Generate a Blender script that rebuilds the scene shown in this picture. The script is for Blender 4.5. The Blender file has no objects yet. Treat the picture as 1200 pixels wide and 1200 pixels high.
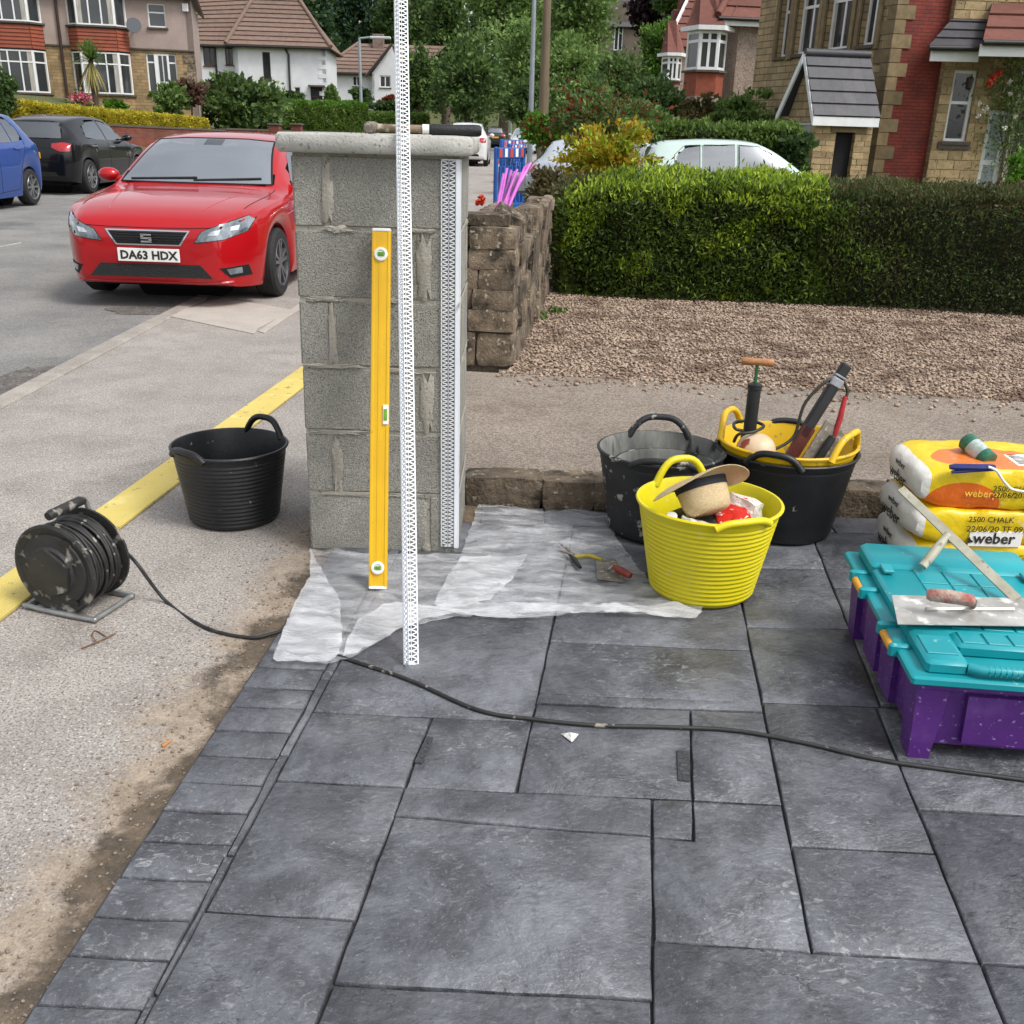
import bpy, bmesh, math, random
import numpy as np
from mathutils import Vector, Matrix, Euler, noise as mnoise
from mathutils.bvhtree import BVHTree
from mathutils.geometry import delaunay_2d_cdt

random.seed(7); rng = np.random.default_rng(11)
R = math.radians
scene = bpy.context.scene
C = scene.collection

# ------------------------------------------------------------------ camera
CAM_H = 1.42; FPX = 1150.0
dv = Vector(((516-600)/FPX, (3550-600)/FPX, 1.0)).normalized()     # world "down" seen in image axes (x right, y down, z forward)
fw = (Vector((0, 0, 1)) - dv*dv.z).normalized()
rt = dv.cross(fw)
cam_d = bpy.data.cameras.new('camera'); cam = bpy.data.objects.new('camera', cam_d); C.objects.link(cam)
cam_d.sensor_width = 36; cam_d.lens = 36*FPX/1200; cam_d.clip_start = 0.05; cam_d.clip_end = 3000
def img2world(v): v = Vector(v); return Vector((v.dot(rt), v.dot(fw), -v.dot(dv)))
ax, ay, az = img2world((1, 0, 0)), img2world((0, -1, 0)), img2world((0, 0, -1))
cam.matrix_world = Matrix(((ax.x, ay.x, az.x, 0), (ax.y, ay.y, az.y, 0), (ax.z, ay.z, az.z, CAM_H), (0, 0, 0, 1)))
scene.camera = cam
def ray(px, py): return img2world(((px-600)/FPX, (py-600)/FPX, 1.0))
def gp(px, py, z=0.0):                       # the point of the ground plane at height z under a pixel
    r = ray(px, py); t = (z-CAM_H)/r.z; return Vector((r.x*t, r.y*t, z))
def yp(px, py, Y):                           # the point of the plane y = Y under a pixel
    r = ray(px, py); t = Y/r.y; return Vector((r.x*t, Y, CAM_H+r.z*t))

# ------------------------------------------------------------------ sky, sun, exposure
SUN_EL, SUN_AZ = 54.0, 122.0                  # degrees; azimuth clockwise from +Y
w = bpy.data.worlds.new('World'); scene.world = w; w.use_nodes = True
nt = w.node_tree; nt.nodes.clear()
sky = nt.nodes.new('ShaderNodeTexSky'); sky.sky_type = 'NISHITA'; sky.sun_disc = False
sky.sun_elevation = R(SUN_EL); sky.sun_rotation = R(SUN_AZ); sky.dust_density = 3.0; sky.ozone_density = 1.0
hs = nt.nodes.new('ShaderNodeHueSaturation'); hs.inputs['Saturation'].default_value = 0.22; hs.inputs['Value'].default_value = 1.0
tc = nt.nodes.new('ShaderNodeTexCoord'); cn = nt.nodes.new('ShaderNodeTexNoise'); cn.inputs['Scale'].default_value = 2.2; cn.inputs['Detail'].default_value = 5
cr = nt.nodes.new('ShaderNodeValToRGB'); cr.color_ramp.elements[0].position = .35; cr.color_ramp.elements[1].position = .65
cr.color_ramp.elements[0].color = (.78, .80, .84, 1); cr.color_ramp.elements[1].color = (1.2, 1.2, 1.2, 1)
mu = nt.nodes.new('ShaderNodeMix'); mu.data_type = 'RGBA'; mu.blend_type = 'MULTIPLY'; mu.inputs[0].default_value = 1
bg = nt.nodes.new('ShaderNodeBackground'); bg.inputs['Strength'].default_value = 0.15
ow = nt.nodes.new('ShaderNodeOutputWorld')
nt.links.new(sky.outputs[0], hs.inputs['Color']); nt.links.new(tc.outputs['Generated'], cn.inputs['Vector']); nt.links.new(cn.outputs['Fac'], cr.inputs['Fac'])
nt.links.new(hs.outputs[0], mu.inputs[6]); nt.links.new(cr.outputs[0], mu.inputs[7]); nt.links.new(mu.outputs[2], bg.inputs['Color']); nt.links.new(bg.outputs[0], ow.inputs['Surface'])
sun_d = bpy.data.lights.new('sun', 'SUN'); sun_d.energy = 1.5; sun_d.angle = R(16); sun_d.color = (1.0, .965, .91)
sun = bpy.data.objects.new('sun', sun_d); C.objects.link(sun)
sv = Vector((math.sin(R(SUN_AZ))*math.cos(R(SUN_EL)), math.cos(R(SUN_AZ))*math.cos(R(SUN_EL)), math.sin(R(SUN_EL))))
sun.rotation_euler = sv.to_track_quat('Z', 'Y').to_euler()
vs = scene.view_settings; vs.view_transform = 'Standard'; vs.look = 'None'; vs.gamma = 1; vs.use_curve_mapping = False; vs.exposure = 0.62
scene.render.engine = 'CYCLES'
try:
    scene.cycles.max_bounces = 8; scene.cycles.transparent_max_bounces = 16; scene.cycles.caustics_reflective = False; scene.cycles.caustics_refractive = False
except Exception: pass

# ------------------------------------------------------------------ materials
MATS = {}
def hexc(s):
    s = s.lstrip('#'); v = [int(s[i:i+2], 16)/255 for i in (0, 2, 4)]
    return tuple((c/12.92 if c <= .04045 else ((c+.055)/1.055)**2.4) for c in v)
def M(name, c1, c2=None, scale=8.0, rough=.7, bump=0.0, bscale=60.0, metal=0.0, coat=0.0, c3=None, s3=90.0, t3=.62, w3=.05, vary=0.0, spec=.5,
      stretch=None, c4=None, s4=3.0, t4=.6, w4=.08, lo=.35, hi=.65, local=False, trans=0.0, rough2=None, alpha=1.0, bdist=.01, voro=0.0, vscale=80.0):
    """noise-mixed principled: c1/c2 broad mottling, c3 fine specks, c4 large stains; bump from fine noise; vary = per-object brightness"""
    if name in MATS: return MATS[name]
    m = bpy.data.materials.new(name); m.use_nodes = True; t = m.node_tree; N = t.nodes; L = t.links
    b = N['Principled BSDF']; b.inputs['Roughness'].default_value = rough; b.inputs['Metallic'].default_value = metal
    b.inputs['Specular IOR Level'].default_value = spec
    if coat: b.inputs['Coat Weight'].default_value = coat; b.inputs['Coat Roughness'].default_value = .04
    if trans: b.inputs['Transmission Weight'].default_value = trans
    if alpha < 1: b.inputs['Alpha'].default_value = alpha
    if local:
        pos = N.new('ShaderNodeTexCoord').outputs['Object']
    else:
        pos = N.new('ShaderNodeNewGeometry').outputs['Position']
    if stretch:
        mp = N.new('ShaderNodeMapping'); mp.inputs['Scale'].default_value = stretch; L.new(pos, mp.inputs[0]); pos = mp.outputs[0]
    def noise(s, det=6, ro=.6):
        n = N.new('ShaderNodeTexNoise'); n.inputs['Scale'].default_value = s; n.inputs['Detail'].default_value = det; n.inputs['Roughness'].default_value = ro
        L.new(pos, n.inputs['Vector']); return n.outputs['Fac']
    def ramp(f, a, b_):
        r = N.new('ShaderNodeMapRange'); r.inputs[1].default_value = a; r.inputs[2].default_value = b_; L.new(f, r.inputs[0]); return r.outputs[0]
    def mix(f, a, b_):
        x = N.new('ShaderNodeMix'); x.data_type = 'RGBA'; L.new(f, x.inputs[0])
        for i, v in ((6, a), (7, b_)):
            if isinstance(v, tuple): x.inputs[i].default_value = (*v, 1)
            else: L.new(v, x.inputs[i])
        return x.outputs[2]
    col = c1
    if c2:
        f = ramp(noise(scale), lo, hi); col = mix(f, c1, c2)
        if rough2 is not None:
            rr = N.new('ShaderNodeMapRange'); rr.inputs[3].default_value = rough; rr.inputs[4].default_value = rough2; L.new(f, rr.inputs[0]); L.new(rr.outputs[0], b.inputs['Roughness'])
    if c4: col = mix(ramp(noise(s4, 8, .65), t4, t4+w4), col, c4)
    if c3: col = mix(ramp(noise(s3, 3, .5), t3, t3+w3), col, c3)
    if voro:
        v = N.new('ShaderNodeTexVoronoi'); v.inputs['Scale'].default_value = vscale; L.new(pos, v.inputs['Vector'])
        s_ = N.new('ShaderNodeSeparateColor'); L.new(v.outputs['Color'], s_.inputs[0])
        vr = N.new('ShaderNodeMapRange'); vr.inputs[3].default_value = 1-voro; vr.inputs[4].default_value = 1+voro; L.new(s_.outputs[0], vr.inputs[0])
        if isinstance(col, tuple):
            rg = N.new('ShaderNodeRGB'); rg.outputs[0].default_value = (*col, 1); col = rg.outputs[0]
        h = N.new('ShaderNodeHueSaturation'); L.new(col, h.inputs['Color']); L.new(vr.outputs[0], h.inputs['Value']); col = h.outputs[0]
    if vary:
        oi = N.new('ShaderNodeObjectInfo'); vr = N.new('ShaderNodeMapRange'); vr.inputs[3].default_value = 1-vary; vr.inputs[4].default_value = 1+vary
        L.new(oi.outputs['Random'], vr.inputs[0])
        if isinstance(col, tuple):
            rg = N.new('ShaderNodeRGB'); rg.outputs[0].default_value = (*col, 1); col = rg.outputs[0]
        h = N.new('ShaderNodeHueSaturation'); L.new(col, h.inputs['Color']); L.new(vr.outputs[0], h.inputs['Value']); col = h.outputs[0]
    if isinstance(col, tuple): b.inputs['Base Color'].default_value = (*col, 1)
    else: L.new(col, b.inputs['Base Color'])
    if bump:
        bn = N.new('ShaderNodeBump'); bn.inputs['Strength'].default_value = bump; bn.inputs['Distance'].default_value = bdist
        L.new(noise(bscale, 5, .65), bn.inputs['Height']); L.new(bn.outputs[0], b.inputs['Normal'])
    m.diffuse_color = (*c1, 1)
    MATS[name] = m; return m
def leafmat(name, c1, c2, c3=None, vary=.15, trans=.40, scale=1.2):
    if name in MATS: return MATS[name]
    m = bpy.data.materials.new(name); m.use_nodes = True; t = m.node_tree; N = t.nodes; L = t.links
    b = N['Principled BSDF']; b.inputs['Roughness'].default_value = .55; b.inputs['Specular IOR Level'].default_value = .3
    g = N.new('ShaderNodeNewGeometry')
    r1 = N.new('ShaderNodeMix'); r1.data_type = 'RGBA'; r1.inputs[6].default_value = (*c1, 1); r1.inputs[7].default_value = (*c2, 1); L.new(g.outputs['Random Per Island'], r1.inputs[0])
    out = r1.outputs[2]
    if c3:
        n = N.new('ShaderNodeTexNoise'); n.inputs['Scale'].default_value = scale; n.inputs['Detail'].default_value = 4; L.new(g.outputs['Position'], n.inputs['Vector'])
        mr = N.new('ShaderNodeMapRange'); mr.inputs[1].default_value = .48; mr.inputs[2].default_value = .66; L.new(n.outputs['Fac'], mr.inputs[0])
        r2 = N.new('ShaderNodeMix'); r2.data_type = 'RGBA'; L.new(mr.outputs[0], r2.inputs[0]); L.new(out, r2.inputs[6]); r2.inputs[7].default_value = (*c3, 1); out = r2.outputs[2]
    L.new(out, b.inputs['Base Color'])
    tr = N.new('ShaderNodeBsdfTranslucent'); L.new(out, tr.inputs['Color']); ms = N.new('ShaderNodeMixShader'); ms.inputs[0].default_value = trans
    L.new(b.outputs[0], ms.inputs[1]); L.new(tr.outputs[0], ms.inputs[2]); L.new(ms.outputs[0], N['Material Output'].inputs['Surface'])
    MATS[name] = m; return m
def glassmat(name, tint=(.03, .035, .04), rough=.03, alpha=1.0, spec=.6):
    if name in MATS: return MATS[name]
    m = bpy.data.materials.new(name); m.use_nodes = True; b = m.node_tree.nodes['Principled BSDF']
    b.inputs['Base Color'].default_value = (*tint, 1); b.inputs['Roughness'].default_value = rough; b.inputs['Specular IOR Level'].default_value = spec
    if alpha < 1: b.inputs['Alpha'].default_value = alpha
    MATS[name] = m; return m

# ------------------------------------------------------------------ mesh helpers
class MB:
    def __init__(s): s.v = []; s.f = []; s.mi = []; s.cur = 0
    def add(s, vs_, fs, mtx=None):
        o = len(s.v)
        s.v += [tuple(mtx @ Vector(p)) for p in vs_] if mtx is not None else [tuple(p) for p in vs_]
        s.f += [tuple(o+i for i in f) for f in fs]; s.mi += [s.cur]*len(fs); return s
    def box(s, c, d, mtx=None, rz=0, jit=0):
        x, y, z = d[0]/2, d[1]/2, d[2]/2
        P = [(-x, -y, -z), (x, -y, -z), (x, y, -z), (-x, y, -z), (-x, -y, z), (x, -y, z), (x, y, z), (-x, y, z)]
        if jit: P = [(a+random.uniform(-jit, jit), b+random.uniform(-jit, jit), e+random.uniform(-jit, jit)) for a, b, e in P]
        T = Matrix.Translation(Vector(c)) @ (Matrix.Rotation(rz, 4, 'Z') if rz else Matrix.Identity(4))
        if mtx is not None: T = mtx @ T
        return s.add(P, [(0, 3, 2, 1), (4, 5, 6, 7), (0, 1, 5, 4), (1, 2, 6, 5), (2, 3, 7, 6), (3, 0, 4, 7)], T)
    def bbox(s, c, d, bev=.005, mtx=None, jit=0, rz=0):      # bevelled box: inset top/bottom and chamfered edges
        x, y, z = d[0]/2, d[1]/2, d[2]/2; b = min(bev, x*.45, y*.45, z*.45); P = []; j = lambda: random.uniform(-jit, jit) if jit else 0
        for zz, e in ((-z, b), (-z+b, 0), (z-b, 0), (z, b)):
            X, Y = x-e, y-e; k = b if e == 0 else b*.7
            for p in ((-X+k, -Y), (X-k, -Y), (X, -Y+k), (X, Y-k), (X-k, Y), (-X+k, Y), (-X, Y-k), (-X, -Y+k)): P.append((p[0]+j(), p[1]+j(), zz+j()))
        F = [tuple(range(7, -1, -1)), tuple(range(24, 32))]
        for r in range(3):
            for i in range(8): a = r*8+i; bq = r*8+(i+1) % 8; F.append((a, bq, bq+8, a+8))
        T = Matrix.Translation(Vector(c)) @ (Matrix.Rotation(rz, 4, 'Z') if rz else Matrix.Identity(4))
        if mtx is not None: T = mtx @ T
        return s.add(P, F, T)
    def tube(s, pts, r, n=8, cap=True, closed=False):
        pts = [Vector(p) for p in pts]; m = len(pts); o = len(s.v); rr = r if isinstance(r, (list, tuple)) else [r]*m
        up = None; rings = []
        for i, p in enumerate(pts):
            if closed: t = pts[(i+1) % m]-pts[i-1]
            else: t = pts[min(i+1, m-1)]-pts[max(i-1, 0)]
            t = t.normalized() if t.length > 1e-9 else Vector((0, 0, 1))
            if up is None: up = t.orthogonal().normalized()
            up = (up-t*up.dot(t)); up = up.normalized() if up.length > 1e-6 else t.orthogonal().normalized()
            bi = t.cross(up)
            rings.append([tuple(p+(up*math.cos(a)+bi*math.sin(a))*rr[i]) for a in [2*math.pi*k/n for k in range(n)]])
        P = [q for rg in rings for q in rg]; F = []
        for i in range(m if closed else m-1):
            for k in range(n):
                a = i*n+k; b = i*n+(k+1) % n; c_ = ((i+1) % m)*n
                F.append((a, b, c_+(k+1) % n, c_+k))
        if cap and not closed: F.append(tuple(range(n-1, -1, -1))); F.append(tuple((m-1)*n+k for k in range(n)))
        return s.add(P, F)
    def lathe(s, prof, n=32, mtx=None, sq=None):      # prof: (r, z) list; sq(angle) scales radius
        P = []; F = []
        for r, z in prof:
            for k in range(n):
                a = 2*math.pi*k/n; q = r*(sq(a, z) if sq else 1); P.append((q*math.cos(a), q*math.sin(a), z))
        for i in range(len(prof)-1):
            for k in range(n):
                a = i*n+k; b = i*n+(k+1) % n; F.append((a, b, b+n, a+n))
        if prof[0][0] > 1e-6: F.append(tuple(range(n-1, -1, -1)))
        if prof[-1][0] > 1e-6: F.append(tuple((len(prof)-1)*n+k for k in range(n)))
        return s.add(P, F, mtx)
    def prism(s, poly, z0, z1, mtx=None):             # poly ccw in xy
        n = len(poly); P = [(x, y, z0) for x, y in poly]+[(x, y, z1) for x, y in poly]
        F = [tuple(range(n-1, -1, -1)), tuple(range(n, 2*n))]+[(i, (i+1) % n, n+(i+1) % n, n+i) for i in range(n)]
        return s.add(P, F, mtx)
    def ball(s, c, r, n=12, m=8, sc=(1, 1, 1)):
        P = []; F = []
        for i in range(m+1):
            th = math.pi*i/m
            for k in range(n): a = 2*math.pi*k/n; P.append((c[0]+r*sc[0]*math.sin(th)*math.cos(a), c[1]+r*sc[1]*math.sin(th)*math.sin(a), c[2]-r*sc[2]*math.cos(th)))
        for i in range(m):
            for k in range(n): F.append((i*n+k, i*n+(k+1) % n, (i+1)*n+(k+1) % n, (i+1)*n+k))
        return s.add(P, F)
    def mesh(s, name, mats, smooth=None):
        me = bpy.data.meshes.new(name); me.from_pydata(s.v, [], s.f); me.validate()
        for m_ in (mats if isinstance(mats, (list, tuple)) else [mats]): me.materials.append(m_)
        if any(s.mi) and len(me.polygons) == len(s.mi): me.polygons.foreach_set('material_index', s.mi)
        if smooth is not None:
            me.polygons.foreach_set('use_smooth', [True]*len(me.polygons)); me.set_sharp_from_angle(angle=R(smooth))
        return me
    def build(s, name, mats, parent=None, smooth=None, **k): return link(name, s.mesh(name, mats, smooth), parent, **k)
def link(name, me, parent=None, label=None, cat=None, group=None, kind=None, loc=None, rz=None, rot=None):
    o = bpy.data.objects.new(name, me); C.objects.link(o)
    if parent is not None: o.parent = parent
    if loc is not None: o.location = loc
    if rz is not None: o.rotation_euler = (0, 0, rz)
    if rot is not None: o.rotation_euler = rot
    return tag(o, label, cat, group, kind)
def tag(o, label=None, cat=None, group=None, kind=None):
    if label: o['label'] = label
    if cat: o['category'] = cat
    if group: o['group'] = group
    if kind: o['kind'] = kind
    return o
def thing(name, label, cat, loc=(0, 0, 0), rz=0, group=None, rot=None): return link(name, None, None, label, cat, group, loc=loc, rot=rot if rot else (0, 0, rz))
def copy_tree(o, parent=None):
    c = o.copy(); C.objects.link(c); c.parent = parent
    for ch in list(o.children): copy_tree(ch, c)
    return c
def npmesh(name, V, Fc, k, mat, smooth=False):         # numpy verts (n,3), faces (m,k)
    me = bpy.data.meshes.new(name); V = np.ascontiguousarray(V, dtype=np.float32); Fc = np.ascontiguousarray(Fc, dtype=np.int32)
    me.vertices.add(len(V)); me.vertices.foreach_set('co', V.ravel())
    me.loops.add(Fc.size); me.loops.foreach_set('vertex_index', Fc.ravel())
    me.polygons.add(len(Fc)); me.polygons.foreach_set('loop_start', np.arange(0, Fc.size, k, dtype=np.int32)); me.polygons.foreach_set('loop_total', np.full(len(Fc), k, dtype=np.int32))
    me.update(calc_edges=True); me.materials.append(mat)
    if smooth: me.polygons.foreach_set('use_smooth', [True]*len(me.polygons))
    return me
def text_mesh(txt, size, mat, depth=.0006, bold=0.0, mirror=False, align='LEFT'):
    cu = bpy.data.curves.new('lettering', 'FONT'); cu.body = txt; cu.size = size; cu.extrude = depth; cu.offset = bold; cu.align_x = align; cu.resolution_u = 2
    o = bpy.data.objects.new('lettering', cu); C.objects.link(o); dg = bpy.context.evaluated_depsgraph_get(); dg.update()
    me = bpy.data.meshes.new_from_object(o.evaluated_get(dg)); bpy.data.objects.remove(o); bpy.data.curves.remove(cu)
    me.materials.clear(); me.materials.append(mat); return me
def spline(pts, n=8, closed=False):                    # catmull-rom through points
    pts = [Vector(p) for p in pts]; m = len(pts); out = []
    for i in range(m if closed else m-1):
        g = (lambda j: pts[j % m]) if closed else (lambda j: pts[max(0, min(m-1, j))])
        p0, p1, p2, p3 = g(i-1), g(i), g(i+1), g(i+2)
        for k in range(n):
            t = k/n; out.append(.5*((2*p1)+(p2-p0)*t+(2*p0-5*p1+4*p2-p3)*t*t+(3*p1-p0-3*p2+p3)*t**3))
    if not closed: out.append(pts[-1])
    return out
def polyfill(outline, step):                           # 2-D outline -> (verts2d, tris), with inner grid points
    o2 = [Vector((p[0], p[1])) for p in outline]; n = len(o2)
    xs = [p.x for p in o2]; ys = [p.y for p in o2]
    def inside(x, y):
        c = False
        for i in range(n):
            a, b = o2[i], o2[i-1]
            if (a.y > y) != (b.y > y) and x < (b.x-a.x)*(y-a.y)/(b.y-a.y)+a.x: c = not c
        return c
    def far(x, y):
        for i in range(n):
            a, b = o2[i], o2[i-1]; d = b-a; t = max(0, min(1, ((x-a.x)*d.x+(y-a.y)*d.y)/max(d.length_squared, 1e-12)))
            if (a.x+d.x*t-x)**2+(a.y+d.y*t-y)**2 < (step*.35)**2: return False
        return True
    pts = list(o2); x = min(xs)+step*.5
    while x < max(xs):
        y = min(ys)+step*.5
        while y < max(ys):
            if inside(x, y) and far(x, y): pts.append(Vector((x, y)))
            y += step
        x += step
    r = delaunay_2d_cdt(pts, [(i, (i+1) % n) for i in range(n)], [list(range(n))], 1, 1e-6)
    return r[0], [tuple(f) for f in r[2]]
# ================================================================== the setting
def S(t): t = max(0, min(1, t)); return t*t*(3-2*t)
def terrain(x, y):
    z = -0.10
    z += 2.3*S((-x-10.8)/9)*S((y-22)/16)
    z += 9.0*S((y-112)/90)
    return z
m_grass = M('rough grass', hexc('#46542a'), hexc('#5d5a38'), scale=.8, rough=.95, bump=.6, bscale=25, bdist=.05)
xs = np.concatenate([np.linspace(-400, -40, 13), np.linspace(-37, 37, 50), np.linspace(40, 400, 13)])
ys = np.concatenate([np.linspace(-120, -5, 8), np.linspace(-2, 130, 90), np.linspace(140, 900, 16)])
V = [(x, y, terrain(x, y)) for y in ys for x in xs]; nx = len(xs)
Fq = [(j*nx+i, j*nx+i+1, (j+1)*nx+i+1, (j+1)*nx+i) for j in range(len(ys)-1) for i in range(nx-1)]
mb = MB(); mb.add(V, Fq); mb.build('ground', m_grass, smooth=60, kind='structure')

def sheet(name, poly, z, mat, th=.05, **k):
    b = MB(); b.prism(poly, z-th, z, None); return b.build(name, mat, **k)
m_road = M('road asphalt', hexc('#6c6b69'), hexc('#83807c'), scale=1.3, rough=.9, bump=.5, bscale=160, c3=hexc('#b0aca4'), s3=170, t3=.60, c4=hexc('#5a5957'), s4=.6, t4=.58, w4=.1, voro=.25, vscale=110)
sheet('road', [(-10.3, -12), (-2.80, -12), (-2.80, 46), (2.6, 72), (5.5, 112), (-3, 112), (-7.5, 72), (-10.3, 48)], -.012, m_road, kind='structure')
m_patch = M('dark asphalt patch', hexc('#4d4a47'), hexc('#6d6862'), scale=14, rough=.95, bump=1, bscale=70, c3=hexc('#9a9288'), s3=60, t3=.62)
def blob(c, rx, ry, n=22, j=.22, sd=1):
    rr = random.Random(sd); return [(c[0]+rx*(1+rr.uniform(-j, j))*math.cos(2*math.pi*i/n), c[1]+ry*(1+rr.uniform(-j, j))*math.sin(2*math.pi*i/n)) for i in range(n)]
for (px, py, rx, ry, sd) in ((22, 446, .17, .42, 3), (165, 362, .26, .18, 5)):
    g = gp(px, py); sheet('road_patch', blob(g, rx, ry, sd=sd), -.006, m_patch, th=.02, kind='structure')
m_paint = M('road paint', hexc('#e8e6e0'), hexc('#c4c1ba'), scale=30, rough=.7)
a, b_ = gp(-6, 289), gp(20, 284)
sheet('road_marking', [(a.x, a.y-.05), (b_.x, b_.y-.05), (b_.x+.02, b_.y+.06), (a.x, a.y+.06)], -.007, m_paint, th=.02, kind='structure')

# pavement with soil washed along the edge of the new driveway
def pave_mat():
    m = bpy.data.materials.new('aged footway tarmac'); m.use_nodes = True; t = m.node_tree; N = t.nodes; L = t.links; b = N['Principled BSDF']; b.inputs['Roughness'].default_value = .92
    b.inputs['Specular IOR Level'].default_value = .25
    g = N.new('ShaderNodeNewGeometry'); P = g.outputs['Position']
    def noise(s, d=6, ro=.62):
        n = N.new('ShaderNodeTexNoise'); n.inputs['Scale'].default_value = s; n.inputs['Detail'].default_value = d; n.inputs['Roughness'].default_value = ro; L.new(P, n.inputs['Vector']); return n.outputs['Fac']
    def mr(f, a, b2, c=0., d=1.):
        r = N.new('ShaderNodeMapRange'); r.inputs[1].default_value = a; r.inputs[2].default_value = b2; r.inputs[3].default_value = c; r.inputs[4].default_value = d; L.new(f, r.inputs[0]); return r.outputs[0]
    def mix(f, a, c):
        x = N.new('ShaderNodeMix'); x.data_type = 'RGBA'; L.new(f, x.inputs[0])
        for i, v in ((6, a), (7, c)):
            if isinstance(v, tuple): x.inputs[i].default_value = (*v, 1)
            else: L.new(v, x.inputs[i])
        return x.outputs[2]
    def mth(op, a, c):
        x = N.new('ShaderNodeMath'); x.operation = op
        for i, v in ((0, a), (1, c)):
            if isinstance(v, (int, float)): x.inputs[i].default_value = v
            else: L.new(v, x.inputs[i])
        return x.outputs[0]
    col = mix(mr(noise(.9), .35, .65), hexc('#97918b'), hexc('#a9a39c'))
    col = mix(mr(noise(3.3), .45, .7), col, hexc('#8d8680'))
    col = mix(mr(noise(150, 2, .5), .54, .62), col, hexc('#6f6760'))
    col = mix(mr(noise(120, 2, .5), .60, .68), col, hexc('#c6bfb5'))
    v = N.new('ShaderNodeTexVoronoi'); v.inputs['Scale'].default_value = 130; L.new(P, v.inputs['Vector']); sc = N.new('ShaderNodeSeparateColor'); L.new(v.outputs['Color'], sc.inputs[0])
    sx = N.new('ShaderNodeSeparateXYZ'); L.new(P, sx.inputs[0])
    edge = mth('SUBTRACT', mth('ADD', mth('MULTIPLY', sx.outputs[1], .079), -.885), sx.outputs[0])     # metres left of the driveway edge
    near = mr(edge, 0.0, .40, 1.0, 0.0)
    fy = mr(sx.outputs[1], 3.6, 4.6, 1.0, 0.0)                     # the soil ends behind the pillar
    sand = mth('MULTIPLY', mr(mth('ADD', near, mth('MULTIPLY', mth('SUBTRACT', noise(3.4, 8, .7), .5), 1.5)), .45, .75), fy)
    col = mix(mth('MULTIPLY', sand, .75), col, mix(mr(noise(9), .4, .6), hexc('#a3927e'), hexc('#8c7c69')))
    near2 = mr(edge, 0.0, .30, 1.0, 0.0)
    dark = mth('MULTIPLY', mr(mth('ADD', mth('MULTIPLY', near2, .9), mth('MULTIPLY', mth('SUBTRACT', noise(2.6, 8, .66), .5), 2.4)), .62, .80), fy)
    dark = mth('MULTIPLY', dark, mr(edge, .28, .5, 1., 0.))
    col = mix(mth('MULTIPLY', dark, .85), col, mix(mr(noise(16), .4, .6), hexc('#3d3730'), hexc('#5c4f41')))
    hv = N.new('ShaderNodeHueSaturation'); L.new(col, hv.inputs['Color']); L.new(mr(sc.outputs[0], 0, 1, .86, 1.14), hv.inputs['Value'])
    L.new(hv.outputs[0], b.inputs['Base Color'])
    bn = N.new('ShaderNodeBump'); bn.inputs['Strength'].default_value = .7; bn.inputs['Distance'].default_value = .006
    L.new(mth('ADD', noise(170, 4, .6), mth('MULTIPLY', noise(22, 4, .6), 1.6)), bn.inputs['Height']); L.new(bn.outputs[0], b.inputs['Normal'])
    return m
m_pave = pave_mat()
sheet('pavement', [(-2.66, -12), (-.885+.079*-12, -12), (-.885+.079*3.2, 3.2), (-.64, 3.25), (-.64, 9), (-.3, 9.2), (-.3, 40), (4.6, 72), (2.72, 72), (-2.66, 46)], 0, m_pave, kind='structure')
m_conc = M('concrete crossover', hexc('#a79e94'), hexc('#b5aea4'), scale=3, rough=.9, bump=.4, bscale=90, c3=hexc('#8b837a'), s3=120, t3=.6)
# lighter flags and edging strips of the crossover by the red car
for q in ([(205, 367), (300, 387), (345, 364), (262, 350)], [(197, 371), (298, 392), (302, 387), (206, 366)], [(303, 389), (310, 391), (360, 358), (352, 356)]):
    pg = [tuple(gp(*p)[:2]) for p in q]; cx_ = sum(p[0] for p in pg)/4; cy_ = sum(p[1] for p in pg)/4; pg.sort(key=lambda p: math.atan2(p[1]-cy_, p[0]-cx_)); sheet('paving_flag', pg, .006+.001*q[0][0]/300, m_conc, th=.02, kind='structure')

m_kerb = M('kerb concrete', hexc('#a39c93'), hexc('#8c857d'), scale=5, rough=.9, bump=.6, bscale=80, c3=hexc('#6f6962'), s3=110, t3=.6, vary=.08)
kb = MB(); kb.box((-2.73, 26, -.07), (.10, 76, .08)); kerb = kb.build('kerb', m_kerb, kind='structure')
b = MB(); b.bbox((0, 0, 0), (.125, .905, .16), .012); kme = b.mesh('kerb_stone', m_kerb)
for i in range(53):
    y = -3+i*.915
    link('kerb_stone', kme, kerb, loc=(-2.73, y, -.076+.006+random.uniform(-.002, .002)), rz=random.uniform(-.004, .004))

# far-side footway
sheet('far_pavement', [(-12.0, -12), (-10.3, -12), (-10.3, 40), (-12.0, 40)], .06, m_pave, kind='structure', th=.2)

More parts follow.
